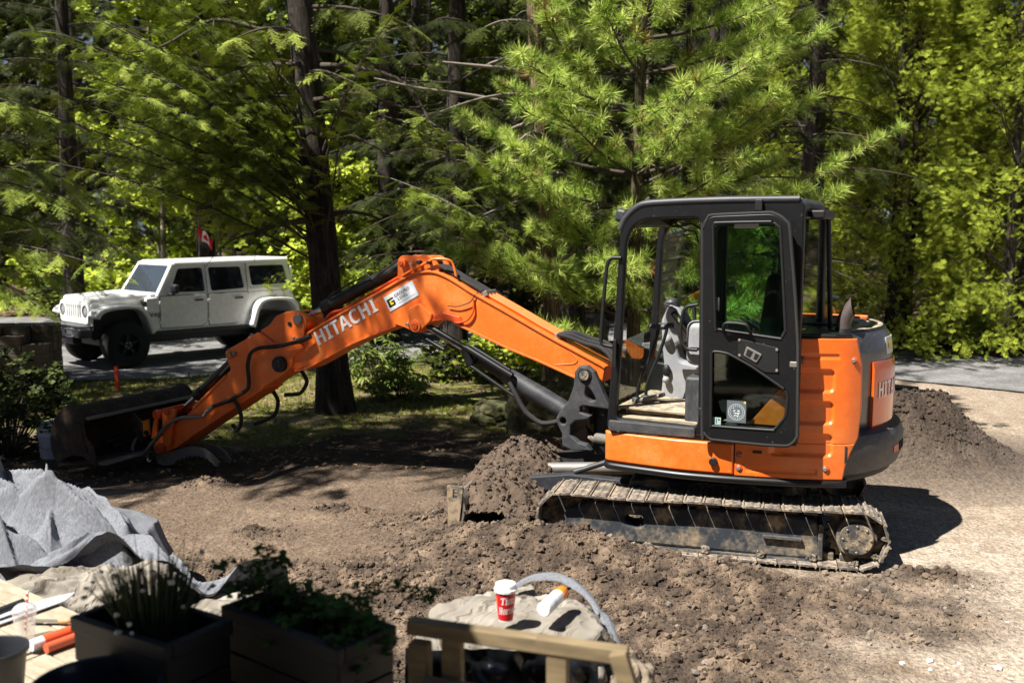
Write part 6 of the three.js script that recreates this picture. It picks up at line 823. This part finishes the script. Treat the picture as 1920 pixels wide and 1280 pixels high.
// ---------------------------------------------------------------- boulders
const rockTex = (a, b, d, s) => tex(512, (u, v) => { const q = clamp(0.5 + 1.3 * tn(u, v, 7, 5, s)), k = clamp((tn(u, v, 11, 5, s + 4) - 0.1) * 5), w = clamp((tn(u, v, 26, 4, s + 9) - 0.16) * 6); return mix3(mix3(mix3(a, b, q), d, k * 0.75), [86, 70, 52], w * 0.5); });
function rockGeo(seed, sx, sy, sz, flat = 1, det = 70) {
  const g = new THREE.SphereGeometry(1, det * 2, det), p = g.attributes.position, uv = g.attributes.uv;
  for (let i = 0; i < p.count; i++) { const x = p.getX(i), y = p.getY(i), z = p.getZ(i), m = Math.pow(Math.abs(x) ** 3.2 + Math.abs(y) ** 3.2 + Math.abs(z) ** 3.2, -1 / 3.2); let s = m * (1 + 0.34 * fbm(x * 1.1 + seed * 3, y * 1.1, z * 1.1, 3) - 0.2 * Math.abs(n3(x * 2.6 + seed, y * 2.6, z * 2.6)) - 0.1 * Math.abs(n3(x * 5.5 + seed, y * 5.5, z * 5.5)) + 0.1 * fbm(x * 7, y * 7 + seed, z * 7, 5)); const Y = y * s; p.setXYZ(i, x * s * sx, (Y > flat ? flat + (Y - flat) * 0.15 : Y) * sy, z * s * sz); uv.setXY(i, (x * sx + z * sz * 0.6) * 1.4, (y * sy + z * sz * 0.5) * 1.4); }
  g.computeVertexNormals(); return g;
}
const rT = rockTex([158, 151, 140], [112, 105, 94], [56, 48, 38], 3), rT2 = rockTex([150, 136, 116], [112, 100, 84], [66, 58, 46], 8), mossT = rockTex([96, 90, 70], [74, 78, 40], [44, 42, 26], 12);
const mRock = MAT({ map: rT, bumpMap: rT, bumpScale: 0.04, roughness: 0.95 }), mRock2 = MAT({ map: rT2, bumpMap: rT2, bumpScale: 0.02, roughness: 0.95 }), mMossRock = MAT({ map: mossT, bumpMap: mossT, bumpScale: 0.03, roughness: 1 });
const rocks = 'boulders edging the yard';
function rock(label, x, y, z, s, seed, mat, turn = 0, flat = 1) { const o = single('boulder', rockGeo(seed, ...s, flat), mat, label, 'boulder', rocks); o.position.set(x, y, z); o.rotation.y = turn; return o; }
rock('mossy boulder in the shade behind the boom cylinder', 0.32, 0.18, -11.2, [0.36, 0.42, 0.34], 2, mMossRock); rock('dark boulder behind the swing bracket', 0.85, 0.2, -12.0, [0.5, 0.55, 0.4], 5, mMossRock, 0.4); rock('low brown boulder in the shade under the boom', -0.15, 0.05, -11.7, [0.35, 0.22, 0.3], 9, mMossRock); rock('grey boulder seen beyond the tan trunk', 1.05, 0.4, -17.0, [0.6, 0.5, 0.5], 6, mRock2);
// ---------------------------------------------------------------- foreground: deck, boulders, fabric, planters
rock('pale limestone boulder with rusty pits beside the deck', -2.14, 0.27, -4.9, [0.48, 0.34, 0.26], 11, mRock, 0.25); rock('pale low boulder between the deck and the planters', -1.3, 0.2, -4.75, [0.42, 0.26, 0.3], 14, mRock, -0.2); rock('small boulder in the shade between the planters', -0.95, 0.2, -4.25, [0.25, 0.28, 0.22], 17, mRock2); rock('flat-topped boulder carrying the paper cup', 0.0, 0.34, -4.12, [0.42, 0.42, 0.38], 21, mRock, 0.1, 0.78); rock('large boulder under the grey fabric', -2.9, 0.12, -5.7, [0.5, 0.4, 0.45], 23, mRock2); rock('small boulder at the far left under the fabric edge', -3.1, 0.15, -5.15, [0.35, 0.3, 0.28], 25, mRock2);
rock('rough boulder below the right end of the rail', 0.42, 0.2, -4.0, [0.2, 0.32, 0.22], 27, mRock2);
{ // deck
  const dk = thing('deck', 'pale timber deck in the lower left corner', 'deck', [-1.87, 0.65, -4.15], -Math.atan2(0.61, 0.79)), wt = [0, 1, 2].map((s) => { const t = tex(256, (u, v) => { const q = clamp(0.5 + 1.2 * tn(u * 0.25, v, 18, 4, s * 5 + 2) + 0.5 * tn(u, v, 50, 2, s)); return mix3([186, 174, 152], [140, 126, 104], q); }); return MAT({ map: t, roughness: 0.85 }); });
  const bg = boxUV(rbox(6.2, 0.035, 0.14, 0, -0.0175, 0, 0.004), 1.5); for (let i = 0; i < 26; i++) { const b = mesh('board', bg, wt[i * 2 % 3], dk); b.position.set(0.9 + ((i * 37) % 5) * 0.02, 0, 0.075 + i * 0.146); }
  for (let i = 0; i < 5; i++) mesh('joist', boxUV(rbox(0.05, 0.18, 3.7, -1.6 + i * 1.2, -0.13, 1.9, 0.004)), wt[1], dk); for (const [x, z] of [[-1.8, 0.1], [0.6, 0.1], [3.2, 0.1], [-1.8, 3.5], [3.2, 3.5]]) mesh('post', boxUV(rbox(0.1, 0.75, 0.1, x, -0.4, z + 0.06, 0.006)), wt[1], dk);
}
{ // porch roof overhead, out of the picture, that shades the planters
  const o = thing('porch_roof', 'narrow timber porch roof over the deck above the planters', 'roof', [-2.0, 0.62, -1.2]), w = MAT({ color: lin(0.25, 0.2, 0.15), roughness: 0.8 }); for (let i = 0; i < 9; i++) mesh('plank', rbox(0.148, 0.03, 3.3, -0.54 + i * 0.15, 2.62, 0.05, 0.004), w, o); for (const z of [-1.4, 0, 1.5]) mesh('rafter', rbox(1.2, 0.1, 0.05, 0, 2.55, z, 0.004), w, o); for (const [x, z] of [[-0.5, 1.5], [0.5, 1.5]]) mesh('post', rbox(0.1, 2.5, 0.1, x, 1.28, z, 0.006), w, o);
}
{ // the house the deck belongs to, behind the camera
  const o = thing('house', 'dark timber-clad house standing behind the deck', 'house', [0, 0, 2.6]), w = MAT({ color: lin(0.09, 0.075, 0.06), roughness: 0.9 }), d = MAT({ color: lin(0.03, 0.03, 0.03), roughness: 0.4 });
  for (let i = 0; i < 26; i++) mesh('cladding_board', rbox(15, 0.2, 0.03, 0, 0.1 + i * 0.205, 0, 0.004), w, o); mesh('wall', rbox(15, 5.3, 0.2, 0, 2.65, 0.13, 0.01), w, o); mesh('door', rbox(1.6, 2.1, 0.06, -0.4, 1.72, -0.03, 0.01), d, o); mesh('roof', rbox(15.6, 0.12, 4, 0, 5.5, 1.5, 0.01, 0, 0, -0.35), d, o);
}
// grey non-woven fabric bundled over the boulders
{
  const fab = tex(256, (u, v) => { const q = 112 + 44 * tn(u, v, 60, 3, 3) + 30 * tn(u * 0.3, v, 60, 2, 6); return [q, q * 1.02, q * 1.07]; }), mFab = MAT({ map: fab, bumpMap: fab, bumpScale: 0.003, roughness: 0.95, side: THREE.DoubleSide });
  const fold = (x, z, a, f, s) => { const u = (x * Math.cos(a) + z * Math.sin(a)) * f + 0.5 * fbm(x * 1.5, s, z * 1.5, 2); return 1 - Math.abs(Math.sin(u * Math.PI)) * 1.0; };
  const o = thing('landscape_fabric', 'crumpled grey landscape fabric heaped over the boulders at the left', 'fabric', [0, 0, 0]);
  // sharp creases: distance to a few crease lines, plus soft sag between them
  const lines = [[-3.4, -6.1, -2.3, -5.35], [-3.2, -5.9, -2.2, -5.55], [-3.3, -5.6, -2.55, -5.0], [-2.8, -6.0, -2.45, -5.1], [-3.5, -5.7, -2.7, -5.5], [-2.95, -5.45, -2.1, -5.2], [-3.0, -5.2, -2.3, -5.05], [-3.6, -5.3, -2.9, -5.0], [-2.75, -5.75, -2.5, -5.25], [-2.6, -5.9, -2.15, -5.4], [-3.15, -6.15, -2.95, -5.3], [-2.7, -5.35, -2.35, -5.3]];
  const crease = (x, z) => { let s = 0; lines.forEach(([x0, z0, x1, z1], i) => { const dx = x1 - x0, dz = z1 - z0, t = clamp(((x - x0) * dx + (z - z0) * dz) / (dx * dx + dz * dz)), d = Math.hypot(x - x0 - dx * t, z - z0 - dz * t) + 0.05 * fbm(x * 4, i, z * 4, 2); s = Math.max(s * 0.97, (0.22 + 0.06 * (i % 3)) * Math.exp(-Math.abs(d) / 0.05) * (0.6 + 0.4 * Math.sin(t * 3.1))); }); return s; };
  const heap = grid(190, 170, (u, v) => {
    const e = 0.07 * fbm(u * 5, v * 5, 3, 3), x = lerp(-3.7, -1.98, u) + 0.25 * (v - 0.5) * (u - 0.2) + e, z = lerp(-6.3, -4.98, v) + 0.3 * u * (1 - v) + 0.06 * Math.sin(u * 7);
    const q = ((x + 3.05) / 0.85) ** 2 + ((z + 5.7) / 0.62) ** 2; let y = 0.28 + 0.42 * Math.exp(-0.5 * q) + 0.1 * Math.exp(-(((x + 2.4) / 0.3) ** 2) - (((z + 5.2) / 0.3) ** 2));
    y += crease(x, z) + 0.06 * fbm(x * 2.2, 3, z * 2.2, 3) + 0.012 * Math.abs(n3(x * 9, 2, z * 9)); if (v > 0.9) y -= (v - 0.9) * 1.6; if (u > 0.93) y -= (u - 0.93) * 2.5; return [x, y, z];
  }, 5, 4, true); mesh('heap', heap, mFab, o);
  const c = new THREE.CatmullRomCurve3([[-2.62, 0.54, -5.0], [-2.35, 0.58, -5.08], [-2.05, 0.62, -5.28], [-1.86, 0.56, -5.18], [-1.68, 0.44, -5.08], [-1.52, 0.42, -5.02], [-1.36, 0.5, -5.1], [-1.22, 0.47, -5.2]].map((p) => V3(...p)));
  mesh('tail', grid(160, 34, (u, v) => { const p = c.getPointAt(u), w = (0.34 - 0.22 * u) * (1 + 0.25 * Math.sin(u * 17)), s = v - 0.5; return [p.x + s * w * 0.35 + 0.03 * fbm(u * 9, v * 4, 1, 2), p.y - 0.5 * s * s * w + 0.075 * Math.sin(v * 9 + u * 22) * (1 - 0.5 * u) * (0.5 + 0.6 * fold(u, v, 0.8, 5, 2)) + 0.03 * fbm(u * 14, v * 7, 4, 3) - 0.16 * s, p.z - s * w]; }, 5, 1, true), mFab, o);
  const s2 = new THREE.CatmullRomCurve3([[-0.0, 0.7, -4.3], [0.1, 0.73, -4.36], [0.22, 0.73, -4.36], [0.34, 0.68, -4.26], [0.42, 0.56, -4.08], [0.45, 0.4, -3.94], [0.47, 0.25, -3.84]].map((p) => V3(...p)));
  single('fabric_strip', grid(90, 12, (u, v) => { const p = s2.getPointAt(u), s = (v - 0.5), w = 0.085; return [p.x + s * w * (u > 0.5 ? 0.9 : 0.25) + 0.006 * fbm(u * 12, v * 3, 1, 2), p.y + 0.018 * Math.cos(s * 3.1) + 0.012 * fbm(u * 9, v * 4, 5, 3), p.z - s * w * (u > 0.5 ? 0.3 : 0.9)]; }, 4, 0.4, true), mFab, 'narrow grey fabric strip arching over the cup boulder', 'fabric');
}
{ // black plastic sheet tucked below the cup boulder
  single('plastic_sheet', grid(60, 40, (u, v) => { const x = lerp(-0.42, 0.34, u), y = lerp(0.02, 0.66, v); return [x, y + 0.02 * fbm(u * 5, v * 5, 2, 3), -3.66 - 0.1 * v + 0.06 * fbm(u * 7, v * 7, 8, 3) + 0.03 * Math.abs(n3(u * 11, v * 9, 3))]; }), MAT({ color: lin(0.008, 0.009, 0.011), roughness: 0.28, side: THREE.DoubleSide }), 'crumpled black plastic sheet against the boulder behind the rail', 'plastic sheet');
}
{ // paper cup
  const o = thing('coffee_cup', 'red paper coffee cup with white lid standing on the boulder', 'cup', [-0.026, 0.722, -3.9], 0.1);
  const cv = document.createElement('canvas'); cv.width = 1024; cv.height = 512; const c = cv.getContext('2d'); c.fillStyle = '#c4161c'; c.fillRect(0, 0, 1024, 512); c.fillStyle = '#f0ece6'; c.font = 'italic bold 170px serif'; c.save(); c.translate(398, 225); c.rotate(-0.06); c.fillText('Tim', 0, 0, 260); c.fillText('Hortons', -60, 170, 430); c.restore(); c.fillStyle = '#e8641c'; c.beginPath(); c.ellipse(260, 200, 60, 110, 0.3, 0, 7); c.fill();
  const t = new THREE.CanvasTexture(cv); t.colorSpace = THREE.SRGBColorSpace; t.wrapS = THREE.RepeatWrapping; const g = new THREE.CylinderGeometry(0.043, 0.03, 0.125, 40, 1, true, Math.PI, Math.PI * 2); g.translate(0, 0.0675, 0); mesh('sleeve', g, MAT({ map: t, roughness: 0.5, side: THREE.DoubleSide }), o); mesh('base', new THREE.CylinderGeometry(0.03, 0.03, 0.008, 32).translate(0, 0.006, 0), mWhite, o);
  mesh('lid', toCreasedNormals(new THREE.LatheGeometry([[0, 0.15], [0.034, 0.15], [0.037, 0.154], [0.04, 0.154], [0.042, 0.147], [0.043, 0.136], [0.047, 0.134], [0.047, 0.124], [0.043, 0.122]].map((p) => new THREE.Vector2(...p)), 36), 0.6), mWhite, o);
}
{ // bottle lying beside it
  const o = thing('sealant_bottle', 'white squeeze bottle with orange cap lying beside the paper cup', 'bottle', [0.17, 0.775, -3.97], Math.atan2(0.27, 0.117)); const b = toCreasedNormals(new THREE.LatheGeometry([[0, -0.11], [0.026, -0.11], [0.03, -0.105], [0.03, 0.05], [0.026, 0.062], [0, 0.062]].map((p) => new THREE.Vector2(...p)), 28), 0.5); b.rotateZ(-Math.PI / 2); const bd = mesh('body', b, mWhite, o); mesh('print_band', new THREE.CylinderGeometry(0.0304, 0.0304, 0.03, 28, 1, true).rotateZ(-Math.PI / 2).translate(-0.04, 0, 0), MAT({ color: lin(0.55, 0.62, 0.72), roughness: 0.5 }), bd); const cp = toCreasedNormals(new THREE.LatheGeometry([[0, 0.062], [0.029, 0.062], [0.03, 0.07], [0.027, 0.11], [0.018, 0.125], [0, 0.127]].map((p) => new THREE.Vector2(...p)), 28), 0.5); cp.rotateZ(-Math.PI / 2); mesh('cap', cp, MAT({ color: lin(0.75, 0.22, 0.02), roughness: 0.45 }), o);
}
{ // low timber rail
  const t = tex(256, (u, v) => { const q = clamp(0.5 + 1.3 * tn(u * 0.2, v, 16, 4, 2)); return mix3([142, 124, 92], [98, 84, 62], q); }), w = MAT({ map: t, roughness: 0.85 }), o = thing('deck_rail', 'low weathered timber rail along the deck edge below the cup', 'railing', [-0.4, -0.035, -2.87], -Math.atan2(0.245, 0.715));
  const bx = (...a) => boxUV(rbox(...a), 2); mesh('top_rail', bx(0.66, 0.045, 0.045, 0.43, 1.17, 0, 0.006), w, o); mesh('bottom_rail', bx(0.72, 0.03, 0.06, 0.52, 1.02, 0.05, 0.006), w, o); mesh('bottom_rail', bx(0.72, 0.024, 0.04, 0.52, 0.984, 0.06, 0.006), w, o); for (const x of [0.24, 0.56]) mesh('baluster', bx(0.06, 0.16, 0.035, x, 1.07, 0, 0.004), w, o); mesh('post', bx(0.06, 0.5, 0.05, 0.14, 0.88, 0.012, 0.006), w, o); mesh('post', bx(0.05, 0.36, 0.04, 0.6, 0.8, 0.03, 0.006), w, o);  mesh('brace', boxUV(rbox(0.05, 0.3, 0.03, 0.79, 1.06, 0.06, 0.004, 0, 0.3), 2), w, o);
}
// ---- planters
const mPlanter = MAT({ map: paintTex([13, 13, 14], [44, 42, 41], 0.1, 85, 0.1), roughness: 0.6 }), mPot = MAT({ color: lin(0.02, 0.022, 0.026), roughness: 0.45 }), mCompost = MAT({ color: lin(0.02, 0.014, 0.01), roughness: 1 });
function planter(label, x, z, turn, sx, sz) {
  const o = thing('planter', label, 'planter', [x, 0.65, z], turn, 'dark rectangular planters on the deck'), h = 0.45; for (const s of [-1, 1]) { for (let k = 0; k < 4; k++) { const y = 0.055 + k * 0.1; mesh('slat', rbox(sx - 0.02, 0.094, 0.016, 0, y, s * (sz / 2 - 0.014), 0.004), mPlanter, o); mesh('slat', rbox(0.016, 0.094, sz - 0.02, s * (sx / 2 - 0.014), y, 0, 0.004), mPlanter, o); } mesh('rim', rbox(sx, 0.05, 0.03, 0, h - 0.025, s * (sz / 2 - 0.015), 0.006), mPlanter, o); mesh('rim', rbox(0.03, 0.05, sz - 0.06, s * (sx / 2 - 0.015), h - 0.025, 0, 0.006), mPlanter, o); } mesh('soil', rbox(sx - 0.05, 0.3, sz - 0.05, 0, 0.22, 0, 0.01), mCompost, o); return o;
}
planter('dark planter holding the chives', -1.125, -2.985, -0.56, 0.45, 0.26); planter('longer dark planter holding leafy herbs', -0.645, -3.005, -0.67, 0.56, 0.24);
function plant(name, label, x, y, z, build, cat = 'plant') { const o = thing(name, label, cat, [x, y, z]); build(o, rng(name.length * 17 + Math.round(x * -100))); return o; }
plant('chives', 'clump of chives with thin stems and pale flowers in the planter', -1.13, 0.99, -3.02, (o, r) => {
  const G = [], B = []; for (let i = 0; i < 420; i++) { const a = r() * 6.28, l = 0.1 * Math.sqrt(r()), lean = 0.01 + 0.12 * r() * r(), h = 0.14 + 0.12 * r() + 0.14 * r() * r() * r(); G.push(taper([[Math.cos(a) * l, 0, Math.sin(a) * l * 0.8], [Math.cos(a) * (l + lean * 0.4), h * 0.6, Math.sin(a) * (l + lean * 0.4)], [Math.cos(a) * (l + lean), h, Math.sin(a) * (l + lean)]], 0.0035, 0.001, 3, 4)); } mesh('leaves', merge(G), MAT({ color: lin(0.035, 0.06, 0.015), roughness: 0.7 }), o).userData.kind = 'stuff';
  for (let i = 0; i < 26; i++) { const a = r() * 6.28, l = 0.12 + 0.1 * r(); const f = mesh('flower', lump(i, 1), MAT({ color: lin(0.55, 0.53, 0.48), roughness: 0.9 }), o); f.scale.setScalar(0.006 + 0.004 * r()); f.position.set(Math.cos(a) * l, 0.1 + 0.16 * r(), Math.sin(a) * l); }
});
plant('herb', 'leafy herb plants crowding the longer planter', -0.65, 0.98, -3.02, (o, r) => {
  const M = [[], [], []], C = [[], [], []], m = new THREE.Matrix4(), q = new THREE.Quaternion(), e = new THREE.Euler(), st = []; for (let i = 0; i < 170; i++) { const u = (r() - 0.5) * 0.6, w = (r() - 0.5) * 0.2, x = u * 0.79 - w * 0.3, z = u * 0.55 + w * 0.6, y = 0.02 + 0.2 * r() * (u < -0.1 ? 1.2 : 0.75), s = 0.05 + 0.04 * r(), k = i % 3; m.compose(V3(x, y, z), q.setFromEuler(e.set((r() - 0.5) * 1.2, r() * 6.28, (r() - 0.5) * 1.2)), V3(s, s, s)); M[k].push(m.clone()); const t = 0.6 + 0.8 * r(); C[k].push(lin(0.05 * t, 0.1 * t, 0.018 * t)); if (i % 5 === 0) st.push(taper([[x * 0.8, 0, z * 0.8], [x, y * 0.6, z], [x, y, z]], 0.003, 0.0015, 3, 3)); }
  mesh('stems', merge(st), mTwig, o).userData.kind = 'stuff'; for (let k = 0; k < 3; k++) instanced('foliage', LEAVES[k], mLeaf, M[k], C[k], o);
});
plant('trailing_herb', 'trailing herb stems hanging over the planter end', -0.4, 1.06, -3.1, (o, r) => { const M = [], C = [], m = new THREE.Matrix4(), q = new THREE.Quaternion(), e = new THREE.Euler(); for (let i = 0; i < 26; i++) { const t = i / 26, s = 0.035 + 0.02 * r(); m.compose(V3(-0.14 + 0.3 * t + (r() - 0.5) * 0.05, 0.05 + 0.03 * Math.sin(t * 5) + (r() - 0.5) * 0.03, -0.12 * t + (r() - 0.5) * 0.04), q.setFromEuler(e.set((r() - 0.5), r() * 6.28, (r() - 0.5))), V3(s, s, s)); M.push(m.clone()); C.push(lin(0.06, 0.12, 0.02)); } instanced('foliage', LEAVES[1], mLeaf, M, C, o); mesh('stem', tube([[-0.16, 0, 0], [-0.05, 0.06, -0.03], [0.06, 0.05, -0.08], [0.16, 0.04, -0.12]], 0.002, 5), mTwig, o); });
single('garden_cane', rod([-1.14, 0.95, -2.93], [-1.142, 1.27, -2.95], 0.007, 8), mPot, 'thin black cane standing in the chives planter', 'cane');
function pot(label, x, z, R, h, y, mat) { const g = new THREE.LatheGeometry([[0, 0], [R * 0.7, 0], [R * 0.92, h * 0.93], [R, h * 0.94], [R, h], [R * 0.93, h], [R * 0.88, h * 0.92], [R * 0.82, h * 0.6], [0, h * 0.6]].map((p) => new THREE.Vector2(...p)), 48), o = thing('plant_pot', label, 'pot', [x, y, z], 0, 'round pots on the deck'); mesh('shell', toCreasedNormals(g, 0.5), mat, o); mesh('rim', new THREE.TorusGeometry(R * 0.97, R * 0.035, 10, 56).rotateX(Math.PI / 2).translate(0, h, 0), mat, o); return o; }
pot('large round dark pot with a glossy blue-black rim in front of the planters', -1.19, -2.72, 0.185, 0.36, 0.65, PHY({ color: lin(0.012, 0.02, 0.035), roughness: 0.3, clearcoat: 0.5 })); pot('black bucket with odds and ends at the lower left corner', -1.78, -3.28, 0.11, 0.22, 0.65, mPot);
{ // things lying on the deck
  const tr = thing('trowel', 'grey plastering trowel blade lying on the deck boards', 'trowel', [-2.1, 0.664, -4.16], 1.05); mesh('blade', plate(roundPoly([[-0.19, -0.05], [0.14, -0.055], [0.24, 0.0], [0.12, 0.045], [-0.19, 0.05]], 0.02), -0.002, 0.002, 0.0008).rotateX(-Math.PI / 2), MAT({ color: lin(0.6, 0.61, 0.63), roughness: 0.35, metalness: 0.3 }), tr); mesh('handle', rod([-0.16, 0.035, 0], [-0.02, 0.04, 0], 0.016, 12), mPot, tr);
  const cu = thing('plastic_cup', 'crumpled clear plastic cup with red and white straw on the deck', 'cup', [-1.97, 0.652, -3.87], 0); mesh('wall', new THREE.CylinderGeometry(0.046, 0.032, 0.12, 28, 6, true).translate(0, 0.06, 0), PHY({ color: lin(0.92, 0.92, 0.92), transmission: 0.75, thickness: 0, roughness: 0.25, ior: 1.3, side: THREE.DoubleSide }), cu); mesh('lid', new THREE.SphereGeometry(0.046, 24, 10, 0, 6.3, 0, 1.5).scale(1, 0.7, 1).translate(0, 0.12, 0), PHY({ color: lin(0.9, 0.9, 0.9), transmission: 0.7, thickness: 0, roughness: 0.3, ior: 1.3, side: THREE.DoubleSide }), cu); const st = mesh('straw', rod([0, 0.02, 0], [0.015, 0.2, -0.01], 0.004, 8), mWhite, cu); for (let i = 0; i < 7; i++) mesh('stripe', rod([0.0 + i * 0.0018, 0.04 + i * 0.023, -i * 0.0012], [0.0009 + i * 0.0018, 0.05 + i * 0.023, -0.0006 - i * 0.0012], 0.0044, 8), MAT({ color: lin(0.6, 0.03, 0.04), roughness: 0.5 }), st);
  const ct = thing('caulking_tube', 'orange caulking tube with white end lying in its thin gun', 'caulking tube', [-1.82, 0.685, -3.82], 0.98); const mO = MAT({ color: lin(0.72, 0.1, 0.03), roughness: 0.45 }); mesh('tube', rod([-0.06, 0, 0], [0.13, 0, 0], 0.024, 24), mO, ct); mesh('white_end', rod([-0.11, 0, 0], [-0.06, 0, 0], 0.0235, 24), mWhite, ct); mesh('nozzle', rod([0.13, 0, 0], [0.2, 0, 0], 0.01, 12, 0.003), MAT({ color: lin(0.75, 0.45, 0.04), roughness: 0.4 }), ct); mesh('gun_frame', rod([-0.2, -0.015, 0.03], [0.16, -0.02, 0.03], 0.005, 8), mPot, ct); mesh('gun_cradle', rod([-0.11, -0.022, 0], [0.15, -0.022, 0], 0.006, 8), mPot, ct); mesh('second_tube', rod([-0.08, -0.008, 0.055], [0.13, -0.008, 0.055], 0.02, 20), MAT({ color: lin(0.5, 0.1, 0.04), roughness: 0.5 }), ct);
  const hd = thing('tool_handle', 'small curved tan tool handle lying on the deck by the tube', 'handle', [-1.86, 0.668, -4.02]); mesh('grip', tube([[-0.04, 0, 0], [0, 0.006, 0.012], [0.035, 0.004, -0.004], [0.06, 0, -0.03]], 0.012, 10), MAT({ color: lin(0.5, 0.26, 0.14), roughness: 0.6 }), hd); mesh('blade', plate(roundPoly([[-0.17, -0.01], [-0.04, -0.012], [-0.04, 0.012], [-0.17, 0.02]], 0.006), -0.002, 0.002, 0).rotateX(-Math.PI / 2), mSteel, hd);
}
renderer.render(scene, camera);
